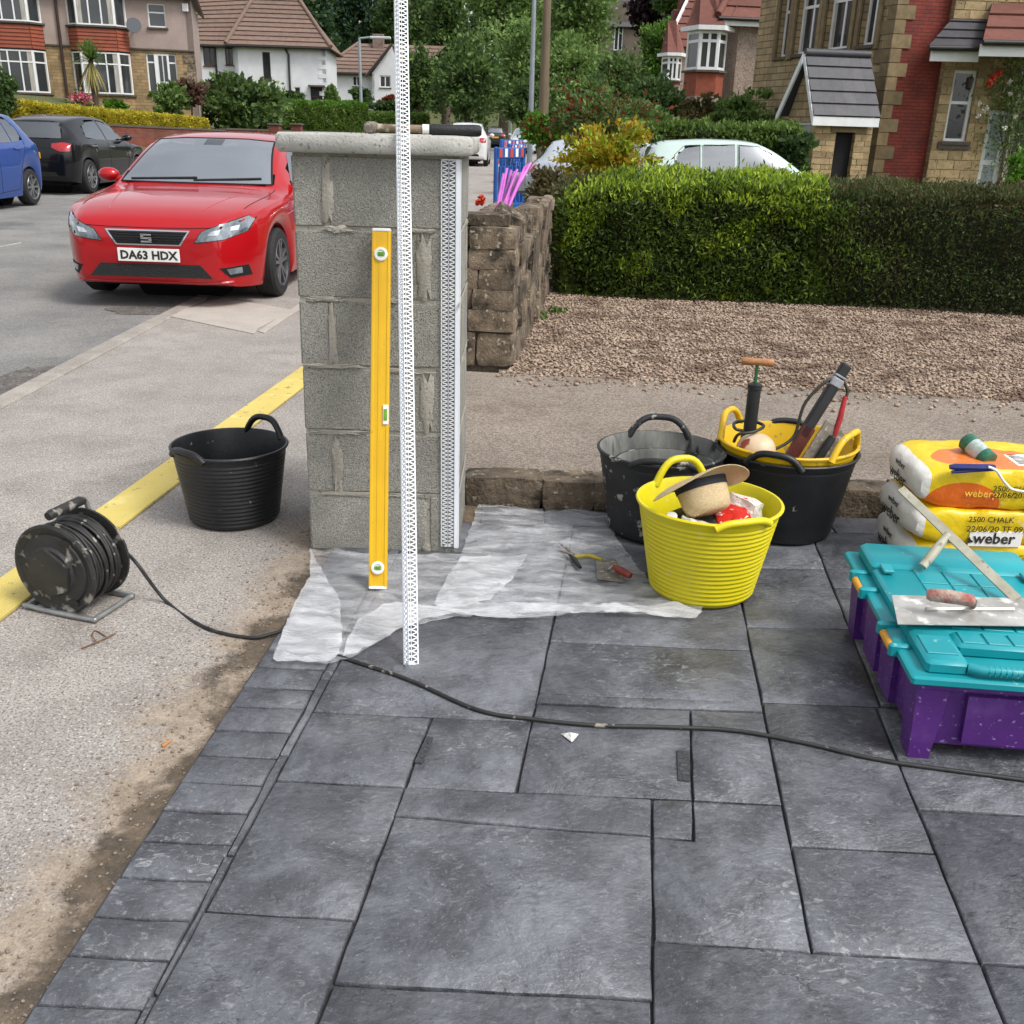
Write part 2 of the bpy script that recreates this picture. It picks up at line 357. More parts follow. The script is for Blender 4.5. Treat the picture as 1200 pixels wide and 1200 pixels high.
# ------------------------------------------------------------------ stamped driveway: each imprinted slab is a piece
def slate_mat():
    m = bpy.data.materials.new('slate stamped concrete'); m.use_nodes = True; t = m.node_tree; N = t.nodes; L = t.links; b = N['Principled BSDF']
    g = N.new('ShaderNodeNewGeometry'); P0 = g.outputs['Position']; oi = N.new('ShaderNodeObjectInfo')
    mp = N.new('ShaderNodeMapping'); L.new(P0, mp.inputs[0]); mp.inputs['Rotation'].default_value = (0, 0, R(-34)); mp.inputs['Scale'].default_value = (1.0, 1.6, 1)
    vm = N.new('ShaderNodeVectorMath'); vm.operation = 'ADD'; cx = N.new('ShaderNodeCombineXYZ'); mm = N.new('ShaderNodeMath'); mm.operation = 'MULTIPLY'; mm.inputs[1].default_value = 40; L.new(oi.outputs['Random'], mm.inputs[0]); L.new(mm.outputs[0], cx.inputs[2])
    L.new(mp.outputs[0], vm.inputs[0]); L.new(cx.outputs[0], vm.inputs[1]); P = vm.outputs[0]
    def noise(s, d=8, ro=.6, v=P, dist=0.0):
        n = N.new('ShaderNodeTexNoise'); n.inputs['Scale'].default_value = s; n.inputs['Detail'].default_value = d; n.inputs['Roughness'].default_value = ro; n.inputs['Distortion'].default_value = dist; L.new(v, n.inputs['Vector']); return n.outputs['Fac']
    def mr(f, a, b2, c=0., d=1.):
        r = N.new('ShaderNodeMapRange'); r.inputs[1].default_value = a; r.inputs[2].default_value = b2; r.inputs[3].default_value = c; r.inputs[4].default_value = d; L.new(f, r.inputs[0]); return r.outputs[0]
    def mix(f, a, c):
        x = N.new('ShaderNodeMix'); x.data_type = 'RGBA'; L.new(f, x.inputs[0])
        for i, v in ((6, a), (7, c)):
            if isinstance(v, tuple): x.inputs[i].default_value = (*v, 1)
            else: L.new(v, x.inputs[i])
        return x.outputs[2]
    col = mix(mr(noise(2.0, 6, .6, P0), .3, .7), hexc('#424347'), hexc('#56575c'))
    col = mix(mr(noise(5.5, 9, .66, P0, .5), .40, .68, 0, .70), col, hexc('#7f8187'))
    col = mix(mr(noise(22, 8, .7, P0, .8), .52, .72, 0, .7), col, hexc('#37383c'))
    col = mix(mr(noise(75, 6, .7, P0, .4), .58, .74, 0, .7), col, hexc('#8a8c90'))
    # cement splashes and scuffs, with clear edges
    n1 = noise(2.3, 3, .5, P0); n2 = noise(30, 6, .7, P, 1.4)
    mx = N.new('ShaderNodeMath'); mx.operation = 'MULTIPLY'; L.new(mr(n1, .46, .64), mx.inputs[0]); L.new(mr(n2, .55, .64), mx.inputs[1])
    mk = N.new('ShaderNodeMath'); mk.operation = 'MULTIPLY'; mk.inputs[1].default_value = .5; L.new(mx.outputs[0], mk.inputs[0])
    col = mix(mk.outputs[0], col, hexc('#b1b1b0'))
    # thin pale scuffs and hairline cracks
    wv = N.new('ShaderNodeTexVoronoi'); wv.feature = 'DISTANCE_TO_EDGE'; wv.inputs['Scale'].default_value = 2.6; wd = N.new('ShaderNodeVectorMath'); wd.operation = 'ADD'; wn = N.new('ShaderNodeTexNoise'); wn.inputs['Scale'].default_value = 5; wn.inputs['Detail'].default_value = 6; L.new(P, wn.inputs['Vector']); L.new(P, wd.inputs[0]); L.new(wn.outputs['Color'], wd.inputs[1]); L.new(wd.outputs[0], wv.inputs['Vector'])
    ck = N.new('ShaderNodeMath'); ck.operation = 'MULTIPLY'; L.new(mr(wv.outputs['Distance'], .0, .012, .75, 0.), ck.inputs[0]); L.new(mr(noise(3.0, 3, .5, P0), .50, .58), ck.inputs[1]); col = mix(ck.outputs[0], col, hexc('#2a2b2e'))
    col = mix(mr(noise(210, 2, .5, P0), .67, .73, 0, .35), col, hexc('#b4b5b6'))
    # dark sealer stains
    col = mix(mr(noise(1.3, 5, .6, P0), .60, .74, 0, .55), col, hexc('#2b2c2f'))
    h = N.new('ShaderNodeHueSaturation'); L.new(mr(oi.outputs['Random'], 0, 1, .9, 1.1), h.inputs['Value']); L.new(col, h.inputs['Color']); L.new(h.outputs[0], b.inputs['Base Color'])
    L.new(mr(noise(9, 5, .6), .3, .7, .27, .50), b.inputs['Roughness']); b.inputs['Specular IOR Level'].default_value = .45
    bn = N.new('ShaderNodeBump'); bn.inputs['Strength'].default_value = .7; bn.inputs['Distance'].default_value = .008
    ad = N.new('ShaderNodeMath'); ad.operation = 'ADD'; a2 = N.new('ShaderNodeMath'); a2.operation = 'MULTIPLY'; a2.inputs[1].default_value = 2.2; L.new(noise(4.0, 9, .60, P0, 1.6), a2.inputs[0]); L.new(a2.outputs[0], ad.inputs[0]); L.new(noise(45, 5, .6), ad.inputs[1])
    L.new(ad.outputs[0], bn.inputs['Height']); L.new(bn.outputs[0], b.inputs['Normal']); return m
m_slate = slate_mat()
m_joint = M('dark recessed joint', hexc('#2e2d2d'), hexc('#4b4a4c'), scale=20, rough=.85, bump=.5, bscale=80)
ED = lambda y: -.795+.079*(y-1.2)
drive = sheet('driveway', [(ED(-3), -3), (4.0, -3), (4.0, 3.66), (ED(3.66), 3.66)], .004, m_joint, th=.06, kind='structure')
def ln(p, q): return lambda y: p[0]+(q[0]-p[0])*(y-p[1])/(q[1]-p[1])
lA = ln((-.60, 1.23), (-.51, 2.29)); lA2 = lambda y: lA(y)+.010+.014*(y-1.2); lB = ln((-.30, 1.24), (-.19, 2.15)); lC = ln((.03, 1.86), (.14, 2.71)); lD = ln((.265, 1.25), (.335, 1.83))
lE = ln((.41, 1.72), (.47, 2.13)); lF = ln((.58, 1.41), (.75, 2.85)); lG = ln((1.05, 2.70), (1.13, 3.36)); lH = ln((.87, 1.27), (.98, 2.23)); lI = lambda y: lH(y)+.62; lJ = lambda y: lH(y)+1.3
lK = lambda y: min(lH(y)+2.0, 3.98)
def cr_(y, m=-.03): return lambda x: y+m*x
def isec(l, c):                                         # crossing of a long joint and a cross joint
    x = l(c(0))
    for _ in range(6): x = l(c(x))
    return (x, c(x))
def slab(pts, gap=.0030, top=.012):
    # shrink polygon, rough the edge, bevel
    n = len(pts); area = sum(pts[i][0]*pts[(i+1) % n][1]-pts[(i+1) % n][0]*pts[i][1] for i in range(n))
    if area < 0: pts = pts[::-1]
    def inset(P_, d):
        out = []
        for i in range(n):
            p0, p1, p2 = Vector(P_[i-1]), Vector(P_[i]), Vector(P_[(i+1) % n]); d1 = (p1-p0).normalized(); d2 = (p2-p1).normalized()
            n1 = Vector((-d1.y, d1.x)); n2 = Vector((-d2.y, d2.x)); bs = n1+n2; k = d/max(.3, bs.dot(n1)); out.append(p1+bs*k)
        return out
    a = inset(pts, gap)
    ring = []
    for i in range(n):                                  # a few wobbling points per side: hand-stamped edge
        p, q = a[i], a[(i+1) % n]; k = max(2, int((q-p).length/.07))
        for t in range(k):
            r = p.lerp(q, t/k); w_ = .0018
            ring.append((r.x+random.uniform(-w_, w_), r.y+random.uniform(-w_, w_)))
    cx = sum(p[0] for p in ring)/len(ring); cy = sum(p[1] for p in ring)/len(ring); m = len(ring)
    tz = top+random.uniform(-.0015, .0015)
    b = MB(); bev = .004
    P_ = []
    for zz, e in ((.0, 0), (tz-.003, 0), (tz, bev)):
        for i, p in enumerate(ring):
            v = Vector((p[0]-cx, p[1]-cy)); l = v.length; v = v*((l-e)/l) if l > 0 else v; P_.append((v.x, v.y, zz+(random.uniform(-.0008, .0008) if e else 0)))
    Fc = [tuple(2*m+i for i in range(m))]
    for r in range(2):
        for i in range(m): Fc.append((r*m+i, r*m+(i+1) % m, (r+1)*m+(i+1) % m, (r+1)*m+i))
    b.add(P_, Fc); return b.build('slab', m_slate, drive, loc=(cx, cy, .004), smooth=50)
def S4(l, r, c0, c1): return slab([isec(l, c0), isec(r, c0), isec(r, c1), isec(l, c1)])
k_ = {n: cr_(*v) for n, v in dict(b=(.72, -.03), c1=(1.293, -.03), c2=(1.435, -.05), c3=(1.845, -.045), c4=(2.135, -.035), c5=(2.14, -.035), c6=(1.85, -.03), c7=(1.735, -.08), c8=(2.566, -.036), c9=(2.273, -.02),
      c9b=(2.222, -.02), c10=(2.71, -.01), c11=(2.672, .02), c12=(1.71, -.03), c13=(1.433, -.05), c14=(1.865, -.04), c15=(2.98, .01), c16=(3.12, .02), c17=(3.485, 0), t=(3.655, 0), f=(3.2, 0), g=(3.06, 0), bb=(.1, -.03), b3=(-.6, -.03), b4=(-1.4, -.03), b5=(-2.2, -.03), b6=(-2.95, 0)).items()}
lL = lambda y: ED(y)+.006
for (l, r, a, b_) in ((lA2, lB, 'b', 'c2'), (lA2, lB, 'c2', 'c3'), (lA2, lB, 'c3', 'c4'), (lA2, lC, 'c4', 'c10'), (lA2, lC, 'c10', 'f'), (lA2, lC, 'f', 'c17'), (lB, lC, 'c6', 'c5'), (lB, lD, 'c7', 'c6'), (lB, lD, 'c1', 'c7'), (lB, lD, 'b', 'c1'),
        (lC, lE, 'c6', 'c9b'), (lE, lF, 'c6', 'c9b'), (lC, lF, 'c9b', 'c9'), (lC, lF, 'c9', 'c8'), (lC, lF, 'c8', 'g'), (lC, lF, 'g', 'c17'), (lD, lH, 'b', 'c13'), (lF, lH, 'c13', 'c12'), (lF, lH, 'c12', 'c9'),
        (lH, lI, 'c13', 'c14'), (lH, lI, 'c14', 'c9'), (lH, lI, 'b', 'c13'), (lF, lG, 'c9', 'c11'), (lF, lG, 'c11', 'c16'), (lF, lG, 'c16', 'c17'), (lG, lI, 'c9', 'c15'), (lG, lI, 'c15', 'c17'),
        (lI, lJ, 'b', 'c12'), (lI, lJ, 'c12', 'c9'), (lI, lJ, 'c9', 'c8'), (lI, lJ, 'c8', 'g'), (lI, lJ, 'g', 'c17'), (lJ, lK, 'b', 'c6'), (lJ, lK, 'c6', 'c11'), (lJ, lK, 'c11', 'c17')):
    S4(l, r, k_[a], k_[b_])
for (l, r) in ((lA2, lB), (lB, lD), (lD, lH), (lH, lI), (lI, lJ), (lJ, lK)):
    for a, b_ in (('bb', 'b'), ('b3', 'bb'), ('b4', 'b3'), ('b5', 'b4'), ('b6', 'b5')): S4(l, r, k_[a], k_[b_])
slab([isec(lD, k_['c7']), isec(lE, k_['c7']), isec(lE, k_['c6']), isec(lD, k_['c6'])], gap=.003)
slab([isec(lD, k_['c13']), isec(lF, k_['c13']), isec(lF, k_['c6']), isec(lE, k_['c6']), isec(lE, k_['c7']), isec(lD, k_['c7'])])
y = -2.95
while y < 3.55:                                          # soldier course along the pavement edge
    d = .1+random.uniform(-.008, .008) if y > .3 else .2
    c0, c1 = cr_(y-.02, -.03), cr_(y+d-.02, -.03); S4(lL, lA, c0, c1); y += d
for i in range(9):                                       # narrow strip between border and field
    c0, c1 = cr_(.55+i*.35, -.03), cr_(.9+i*.35, -.03); S4(lambda y: lA(y)-.001, lambda y: lA2(y)+.002, c0, c1)
x = -.12
while x < 3.9:                                           # back border course
    d = min(random.uniform(.19, .25), 3.98-x)
    if d > .03: slab([(x, 3.487), (x+d, 3.487), (x+d, 3.655), (x, 3.655)])
    x += d
# maker's stamps pressed into two slabs: small sunk plates
m_stamp = M('stamp plate', hexc('#35373b'), hexc('#55575c'), scale=160, rough=.6, bump=1, bscale=300)
for (px, py, L_, W_, a) in ((800, 905, .12, .028, 83), (497, 886, .11, .018, 80)):
    g = gp(px, py); st = MB(); st.bbox((0, 0, 0), (L_, W_, .002), .0008); so = st.build('stamp_mark', m_stamp, drive, loc=(g.x, g.y, .0192), rz=R(a))
    s2 = MB()
    for i in range(7): s2.box((-L_*.4+i*L_*.135, random.uniform(-.2, .2)*W_, .0012), (L_*.09, W_*random.uniform(.3, .6), .001))
    s2.build('stamp_relief', m_joint, so)

# ------------------------------------------------------------------ neighbour's side: stone edging, washed concrete, gravel
m_wash = M('washed aggregate concrete', hexc('#877c70'), hexc('#998d80'), scale=2.2, rough=.92, bump=.8, bscale=190, c3=hexc('#5f5348'), s3=150, t3=.57, w3=.04, voro=.35, vscale=120, c4=hexc('#7a6d5f'), s4=1.3, t4=.55, w4=.12)
NZ = .12
glin = lambda x: 5.51-.115*x                             # front edge of the gravel
nd = sheet('neighbour_drive', [(-.42, 3.79), (9, 3.85), (9, glin(9)), (-.42, glin(-.42))], NZ, m_wash, th=.25, kind='structure')
m_soil = M('bare soil', hexc('#4c4238'), hexc('#6b5c4b'), scale=9, rough=.97, bump=1.0, bscale=50, c3=hexc('#8a7c6a'), s3=70, t3=.62)
sheet('soil', [(-.64, 3.2), (-.14, 3.2), (-.14, 3.72), (-.42, 3.72), (-.42, 9), (-.64, 9)], .012, m_soil, th=.1, kind='structure')
def rock(dims, sd, n=3, amp=.16):
    """rough stone block: subdivided box pulled about by noise (bottom kept flat)"""
    b = bmesh.new(); bmesh.ops.create_cube(b, size=1)
    bmesh.ops.subdivide_edges(b, edges=b.edges[:], cuts=n-1, use_grid_fill=True)
    mn = min(dims)
    for v in b.verts:
        p = v.co.copy(); q = Vector((p.x*dims[0], p.y*dims[1], p.z*dims[2]))
        # round corners
        e = sum(1 for t in p if abs(t) > .49)
        if e >= 2: q *= (1-.035*(e-1)*mn/max(dims)*2)
        nv = mnoise.noise_vector(q*(2.2/mn)*.5+Vector((sd*7.3, sd*1.7, 0))); v.co = q+nv*mn*amp
    vs2 = [tuple(v.co) for v in b.verts]; b.verts.index_update(); fs = [tuple(v.index for v in f.verts) for f in b.faces]; b.free(); mb = MB(); mb.add(vs2, fs); return mb
m_stone = M('weathered sandstone', hexc('#8a7a66'), hexc('#564a3d'), scale=9, rough=.95, bump=1.0, bscale=55, bdist=.02, c3=hexc('#a9a08c'), s3=30, t3=.62, w3=.06, vary=.34, c4=hexc('#383128'), s4=7, t4=.50, w4=.12)
edging = thing('stone_edging', 'low rough stone edging along the neighbour\'s tan drive', 'edging', (0, 3.74, 0))
eb = MB(); eb.box((2.9, .05, .03), (6.1, .06, .14)); eb.build('mortar_bed', M('old mortar', hexc('#4a443c'), hexc('#6a6257'), scale=30, rough=.95, bump=1, bscale=80), edging)
x = -.19; i = 0
while x < 5.9:
    d = random.uniform(.16, .34); h_ = .135+random.uniform(-.006, .006)
    rock((d+.006, .15, h_), i+3, 5, .10).build('stone', m_stone, edging, loc=(x+d/2, random.uniform(-.008, .008), h_/2-.008), smooth=40); x += d; i += 1
# gravel: one sheet under thousands of small stones
m_gbase = M('gravel bed', hexc('#6a594c'), hexc('#8a7868'), scale=40, rough=.95, bump=1, bscale=120)
sheet('gravel_bed', [(-.1, glin(-.1)), (9, glin(9)), (9, 9.4), (-.1, 9.4)], NZ-.012, m_gbase, th=.2, kind='structure')
def stones(n, fx, size, z, mat, name, **k):
    phi = (1+5**.5)/2; ico = np.array([(-1, phi, 0), (1, phi, 0), (-1, -phi, 0), (1, -phi, 0), (0, -1, phi), (0, 1, phi), (0, -1, -phi), (0, 1, -phi), (phi, 0, -1), (phi, 0, 1), (-phi, 0, -1), (-phi, 0, 1)])/1.9
    fc = np.array([(0, 11, 5), (0, 5, 1), (0, 1, 7), (0, 7, 10), (0, 10, 11), (1, 5, 9), (5, 11, 4), (11, 10, 2), (10, 7, 6), (7, 1, 8), (3, 9, 4), (3, 4, 2), (3, 2, 6), (3, 6, 8), (3, 8, 9), (4, 9, 5), (2, 4, 11), (6, 2, 10), (8, 6, 7), (9, 8, 1)])
    P = fx(n); n = len(P); s = size*rng.uniform(.55, 1.35, (n, 1, 1))*np.stack([rng.uniform(.7, 1.4, n), rng.uniform(.7, 1.2, n), rng.uniform(.45, .8, n)], 1)[:, None, :]
    a = rng.uniform(0, 6.28, n); ca, sa = np.cos(a), np.sin(a); Vv = ico[None]*(1+rng.uniform(-.22, .22, (n, 12, 1)))*s
    X = Vv[..., 0]*ca[:, None]-Vv[..., 1]*sa[:, None]; Y = Vv[..., 0]*sa[:, None]+Vv[..., 1]*ca[:, None]; Z = Vv[..., 2]
    Vv = np.stack([X+P[:, 0:1], Y+P[:, 1:2], Z+z+rng.uniform(-.3, .7, (n, 1))*size], -1).reshape(-1, 3)
    Fc = (fc[None]+12*np.arange(n)[:, None, None]).reshape(-1, 3)
    return link(name, npmesh(name, Vv, Fc, 3, mat), **k)
def gravmat():
    m = leafmat('gravel stones', hexc('#8d7968'), hexc('#b3a08d'), hexc('#6d594b'), trans=.0, scale=5); m.node_tree.nodes['Principled BSDF'].inputs['Roughness'].default_value = .9; return m
def gfx(n):
    x = rng.uniform(-.05, 6.2, n); y = rng.uniform(4.8, 9.0, n); k = (y > 5.51-.115*x+rng.normal(0, .025, n)) & (y < 8.75-.1*x)
    return np.stack([x, y], 1)[k]
stones(52000, gfx, .0098, NZ-.006, gravmat(), 'gravel', label='pinkish brown gravel in front of the clipped hedge', cat='gravel', kind='stuff')
def gfx2(n):
    x = rng.uniform(-.1, 6, n); y = glin(x)-np.abs(rng.normal(0, .16, n)); return np.stack([x, y], 1)
stones(500, gfx2, .011, NZ+.003, gravmat(), 'scattered_gravel', label='loose pebbles scattered on the tan drive', cat='pebbles', kind='stuff')
def gfx3(n):
    y = rng.uniform(.6, 3.5, n); x = -.885+.079*y-np.abs(rng.normal(0, .13, n)); return np.stack([x, y], 1)
stones(900, gfx3, .0035, .001, M('grit', hexc('#6d6257'), hexc('#8d8070'), scale=50, rough=.95), 'soil_crumbs', label='small soil crumbs along the driveway edge', cat='crumbs', kind='stuff')
# ================================================================== pillar
m_block = M('concrete block', hexc('#97958c'), hexc('#a7a59b'), scale=7, rough=.95, bump=1.0, bscale=170, bdist=.010, c3=hexc('#6c6b64'), s3=240, t3=.56, w3=.06, vary=.08, c4=hexc('#8b8980'), s4=3, t4=.52, w4=.2, voro=.2, vscale=260)
m_mort = M('cement mortar', hexc('#a39e92'), hexc('#938e83'), scale=14, rough=.95, bump=.7, bscale=90, c3=hexc('#6d685e'), s3=60, t3=.64, vary=.06)
PX0, PX1, PY0, PD = -.712, -.190, 3.205, .50
PW = PX1-PX0; CH = .2225
pillar = thing('block_pillar', 'grey concrete block gate pillar with a flat pale cap', 'pillar', ((PX0+PX1)/2, PY0+PD/2, 0))
b = MB(); b.box((0, 0, .672), (PW-.008, PD-.008, 1.336)); b.build('mortar_core', m_mort, pillar)
hx, hy = PW/2, PD/2
def block(c, d): bb = MB(); bb.bbox(c, d, .006, jit=.0018); return bb.build('block', m_block, pillar)
for i in range(6):
    z = i*CH+CH/2+.001; h_ = CH-.009
    if i % 2 == 1:      # header at left of the front face
        block((-hx+.05, -.055, z), (.10, PD-.11, h_)); block((.055, -hy+.05, z), (PW-.11, .10, h_)); block((hx-.05, .055, z), (.10, PD-.11, h_)); block((-.055, hy-.05, z), (PW-.11, .10, h_))
    else:
        block((-.055, -hy+.05, z), (PW-.11, .10, h_)); block((hx-.05, -.055, z), (.10, PD-.11, h_)); block((.055, hy-.05, z), (PW-.11, .10, h_)); block((-hx+.05, .055, z), (.10, PD-.11, h_))
# smeared mortar over the joints
def smear(w_, h_, sd, th=.004):
    rr = random.Random(sd); n = 26; pts = []
    for i in range(n):
        a = 2*math.pi*i/n; k = 1+rr.uniform(-.28, .22); c_, s_ = math.cos(a), math.sin(a); ex = .6
        pts.append((w_/2*k*math.copysign(abs(c_)**ex, c_), h_/2*k*math.copysign(abs(s_)**ex, s_)))
    q = MB(); P_ = [(x, -.0005, z) for x, z in pts]+[(x*.86, -th*rr.uniform(.6, 1.2), z*.93) for x, z in pts]+[(0, -th, 0)]
    q.add(P_, [(i, (i+1) % n, n+(i+1) % n, n+i) for i in range(n)]+[(n+i, n+(i+1) % n, 2*n) for i in range(n)]); return q
for k, (x, z, w_, h_) in enumerate(((-hx+.107, 5.45, .035, .19), (hx-.112, 4.5, .05, .20), (-hx+.107, 3.45, .03, .2), (hx-.108, 2.5, .05, .19), (-hx+.106, 1.45, .035, .2), (hx-.11, .1, .035, .05), (-.12, 5.0, .10, .022), (.03, 4.02, .10, .016), (-.16, 3.03, .2, .014), (-.14, 2.0, .2, .016), (.07, 2.98, .2, .016), (-.1, 1.0, .24, .018), (.1, 1.0, .16, .014), (-.17, 4.01, .14, .016), (.13, 5.01, .13, .014))):
    smear(w_, h_, k+2).build('mortar_smear', m_mort, pillar, loc=(x, -hy-.0005, z*CH), smooth=60)
for k, (y_, z, w_, h_) in enumerate(((-.05, 4.0, .46, .02), (.02, 3.0, .4, .02), (0, 5.0, .44, .018), (0, 2.0, .44, .02), (-.02, 1.0, .44, .022), (.1, 4.5, .045, .19), (-.12, 3.5, .05, .2), (.1, 2.5, .04, .2))):
    smear(w_, h_, k+40).build('mortar_smear', m_mort, pillar, loc=(hx+.0005, y_, z*CH), rz=R(90), smooth=60)
m_cap = M('cast concrete cap', hexc('#b9b7b0'), hexc('#a3a19a'), scale=6, rough=.85, bump=.5, bscale=110, c3=hexc('#85837c'), s3=80, t3=.62)
cp = MB(); cp.bbox((0, 0, 6*CH+.004+.028), (PW+.075, PD+.075, .056), .008, jit=.001); cp.build('cap', m_cap, pillar, smooth=50)
CAPZ = 6*CH+.004+.056
# ------------------------------------------------------------------ perforated render beads
m_pvc = M('white plastic', hexc('#e9ecef'), hexc('#dfe3e8'), scale=5, rough=.4)
def wing(mb, w_, L_, pitch, ex, ez, en, o, t=.0012, cols=2, rail=.0035, z0=0.0):
    """perforated strip: rails and a zigzag of thin struts; ex across, ez along, en normal"""
    ex, ez, en, o = Vector(ex), Vector(ez), Vector(en), Vector(o)
    def bar(a, b_, wd):
        A = o+ex*a[0]+ez*a[1]; B = o+ex*b_[0]+ez*b_[1]; d = (B-A).normalized(); s_ = d.cross(en).normalized()*wd/2; n_ = en*t/2
        mb.add([A-s_-n_, A+s_-n_, B+s_-n_, B-s_-n_, A-s_+n_, A+s_+n_, B+s_+n_, B-s_+n_], [(0, 1, 2, 3), (7, 6, 5, 4), (0, 4, 5, 1), (1, 5, 6, 2), (2, 6, 7, 3), (3, 7, 4, 0)])
    cw = w_/cols
    for c in range(cols+1): bar((c*cw, z0), (c*cw, L_), rail if c in (0, cols) else rail*.45)
    n = int((L_-z0)/pitch)
    for i in range(n):
        z = z0+i*pitch
        for c in range(cols):
            a, b_ = (c*cw, (c+1)*cw) if c % 2 == 0 else ((c+1)*cw, c*cw)
            bar((a, z), (b_, z+pitch/2), .0030); bar((b_, z+pitch/2), (a, z+pitch), .0030)
    bar((0, z0+.002), (w_, z0+.002), .004); bar((0, L_-.002), (w_, L_-.002), .004)
# leaning length: foot on the slabs, resting against the cap
foot = gp(478, 779, .018); top = Vector((-.370, PY0-.038-.004, CAPZ-.004)); ldir = (top-foot).normalized(); LB = 2.42
lean = thing('render_bead', 'long white perforated corner bead leaning on the pillar cap', 'corner bead', foot)
exb = Vector((1, 0, 0)); exb = (exb-ldir*exb.dot(ldir)).normalized(); enb = exb.cross(ldir)   # normal towards camera
if enb.y > 0: enb = -enb
r_ = Matrix.Rotation(R(14), 3, ldir); e1 = r_ @ exb; n1 = r_ @ enb
r2 = Matrix.Rotation(R(-66), 3, ldir); e2 = r2 @ exb; n2 = r2 @ enb
wb = MB(); wing(wb, .037, LB, .0150, e1, ldir, n1, e1*-.008); wb.build('face_wing', m_pvc, lean)
wb = MB(); wing(wb, .034, LB, .0150, -e2 if e2.y > 0 else e2, ldir, n2, e1*-.008); wb.build('return_wing', m_pvc, lean)
nb = MB(); nb.tube([e1*-.009+ldir*0, e1*-.009+ldir*LB], .0035, 6); nb.build('nose', m_pvc, lean)
# fixed bead on the pillar's corner
fb = thing('render_bead', 'white perforated bead fixed to the corner of the block pillar', 'corner bead', (PX1, PY0, 0))
wb = MB(); wing(wb, .045, 1.33, .0145, (-1, 0, 0), (0, 0, 1), (0, -1, 0), (-.012, -.006, 0), z0=.035, t=.0015); wb.build('face_wing', m_pvc, fb)
wb = MB(); wing(wb, .035, 1.33, .0145, (0, 1, 0), (0, 0, 1), (1, 0, 0), (.006, .02, 0), z0=.035, t=.0015); 
nb = MB(); nb.bbox((-.006, -.0075, .68), (.013, .003, 1.30), .001); nb.bbox((.002, .003, .68), (.003, .014, 1.30), .001); nb.build('nose', m_pvc, fb)

# ------------------------------------------------------------------ spirit level
m_ylw = M('yellow painted aluminium', hexc('#dcae10'), hexc('#d3a40c'), scale=9, rough=.42, c3=hexc('#b8942c'), s3=40, t3=.70)
m_white = M('white plastic trim', hexc('#e6e6e0'), rough=.4); m_vial = M('green spirit vial', hexc('#4c8a1f'), hexc('#6da52a'), scale=60, rough=.15); m_blk = M('black plastic', hexc('#17181a'), hexc('#222325'), scale=20, rough=.45)
lf = gp(443, 688, .03); lt = Vector((-.432, PY0-.030, 1.115)); ld = (lt-lf); LL = ld.length; ld.normalize()
zx = Vector((1, 0, 0)); zx = (zx-ld*zx.dot(ld)).normalized(); zn = zx.cross(ld); zn = -zn if zn.y > 0 else zn
lev = link('spirit_level', None, None, 'yellow spirit level leaning against the block pillar', 'spirit level'); lev.matrix_world = Matrix((( zx.x, -zn.x, ld.x, lf.x), (zx.y, -zn.y, ld.y, lf.y), (zx.z, -zn.z, ld.z, lf.z), (0, 0, 0, 1)))
b = MB(); W = .056; b.bbox((0, 0, LL/2), (W, .022, LL), .002)
for s_ in (-1, 1): b.bbox((s_*(W/2-.004), 0, LL/2), (.010, .026, LL), .002)
b.bbox((0, -.0115, LL/2), (.012, .002, LL-.16), .0006); b.build('body', m_ylw, lev)
for z in (.003, LL-.003): e = MB(); e.bbox((0, 0, z+(-.003 if z < .1 else .003)), (W+.001, .0275, .010), .002); e.build('end_cap', m_white, lev)
for z in (.065, LL-.075):
    rg = MB(); rg.lathe([(.0, .0), (.021, 0), (.021, .006), (.018, .0075), (.0135, .0075), (.013, .004), (0, .004)], 24, Matrix.Translation((0, -.0115, z)) @ Matrix.Rotation(R(90), 4, 'X')); ro = rg.build('vial_housing', m_white, lev, smooth=30)
    vv = MB(); vv.bbox((0, -.017, z), (.020, .005, .012), .002); vo = vv.build('vial', m_vial, ro)
    k = MB(); k.box((-.003, -.0199, z), (.001, .001, .011)); k.box((.004, -.0199, z), (.001, .001, .011)); k.build('mark', m_blk, ro)
vh = MB(); vh.bbox((W/2-.008, -.0125, LL*.492), (.018, .008, .062), .003); vo = vh.build('vial_housing', m_white, lev)
vv = MB(); vv.bbox((W/2-.008, -.0165, LL*.492), (.011, .004, .036), .002); vv.build('vial', m_vial, vo)

# ------------------------------------------------------------------ hammer on the cap
hm = thing('lump_hammer', 'worn hammer with a black rubber grip lying on the pillar cap', 'hammer', (0, 0, 0))
m_wood = M('worn wood', hexc('#8b7a63'), hexc('#6d5d4a'), scale=30, rough=.8, bump=.4, bscale=100, c3=hexc('#b8ad9c'), s3=40, t3=.58)
m_rub = M('black rubber', hexc('#141415'), hexc('#1e1e20'), scale=60, rough=.5, bump=.4, bscale=200)
m_steelold = M('dirty steel', hexc('#8e877b'), hexc('#6b645a'), scale=40, rough=.65, metal=.4, c3=hexc('#b9b2a6'), s3=60, t3=.6)
p0, p1 = Vector((-.465, PY0+.03, CAPZ+.019)), Vector((-.128, PY0+.062, CAPZ+.018))
dr = (p1-p0)
b = MB(); b.tube([p0+Vector((0, -.055, 0)), p0+Vector((0, -.05, 0)), p0+Vector((0, .05, 0)), p0+Vector((0, .055, 0))], [.014, .018, .018, .014], 10); b.build('head', m_steelold, hm, smooth=40)
b = MB(); b.tube([p0, p0+dr*.5], .012, 10); b.build('shaft', m_wood, hm, smooth=40)
b = MB(); b.tube([p0+dr*.46, p0+dr*.52], .0145, 10); b.build('collar', m_white, hm, smooth=40)
b = MB(); b.tube([p0+dr*t for t in (.52, .55, .75, .93, .98, 1.0)], [.013, .017, .016, .018, .017, .012], 10); b.build('grip', m_rub, hm, smooth=40)
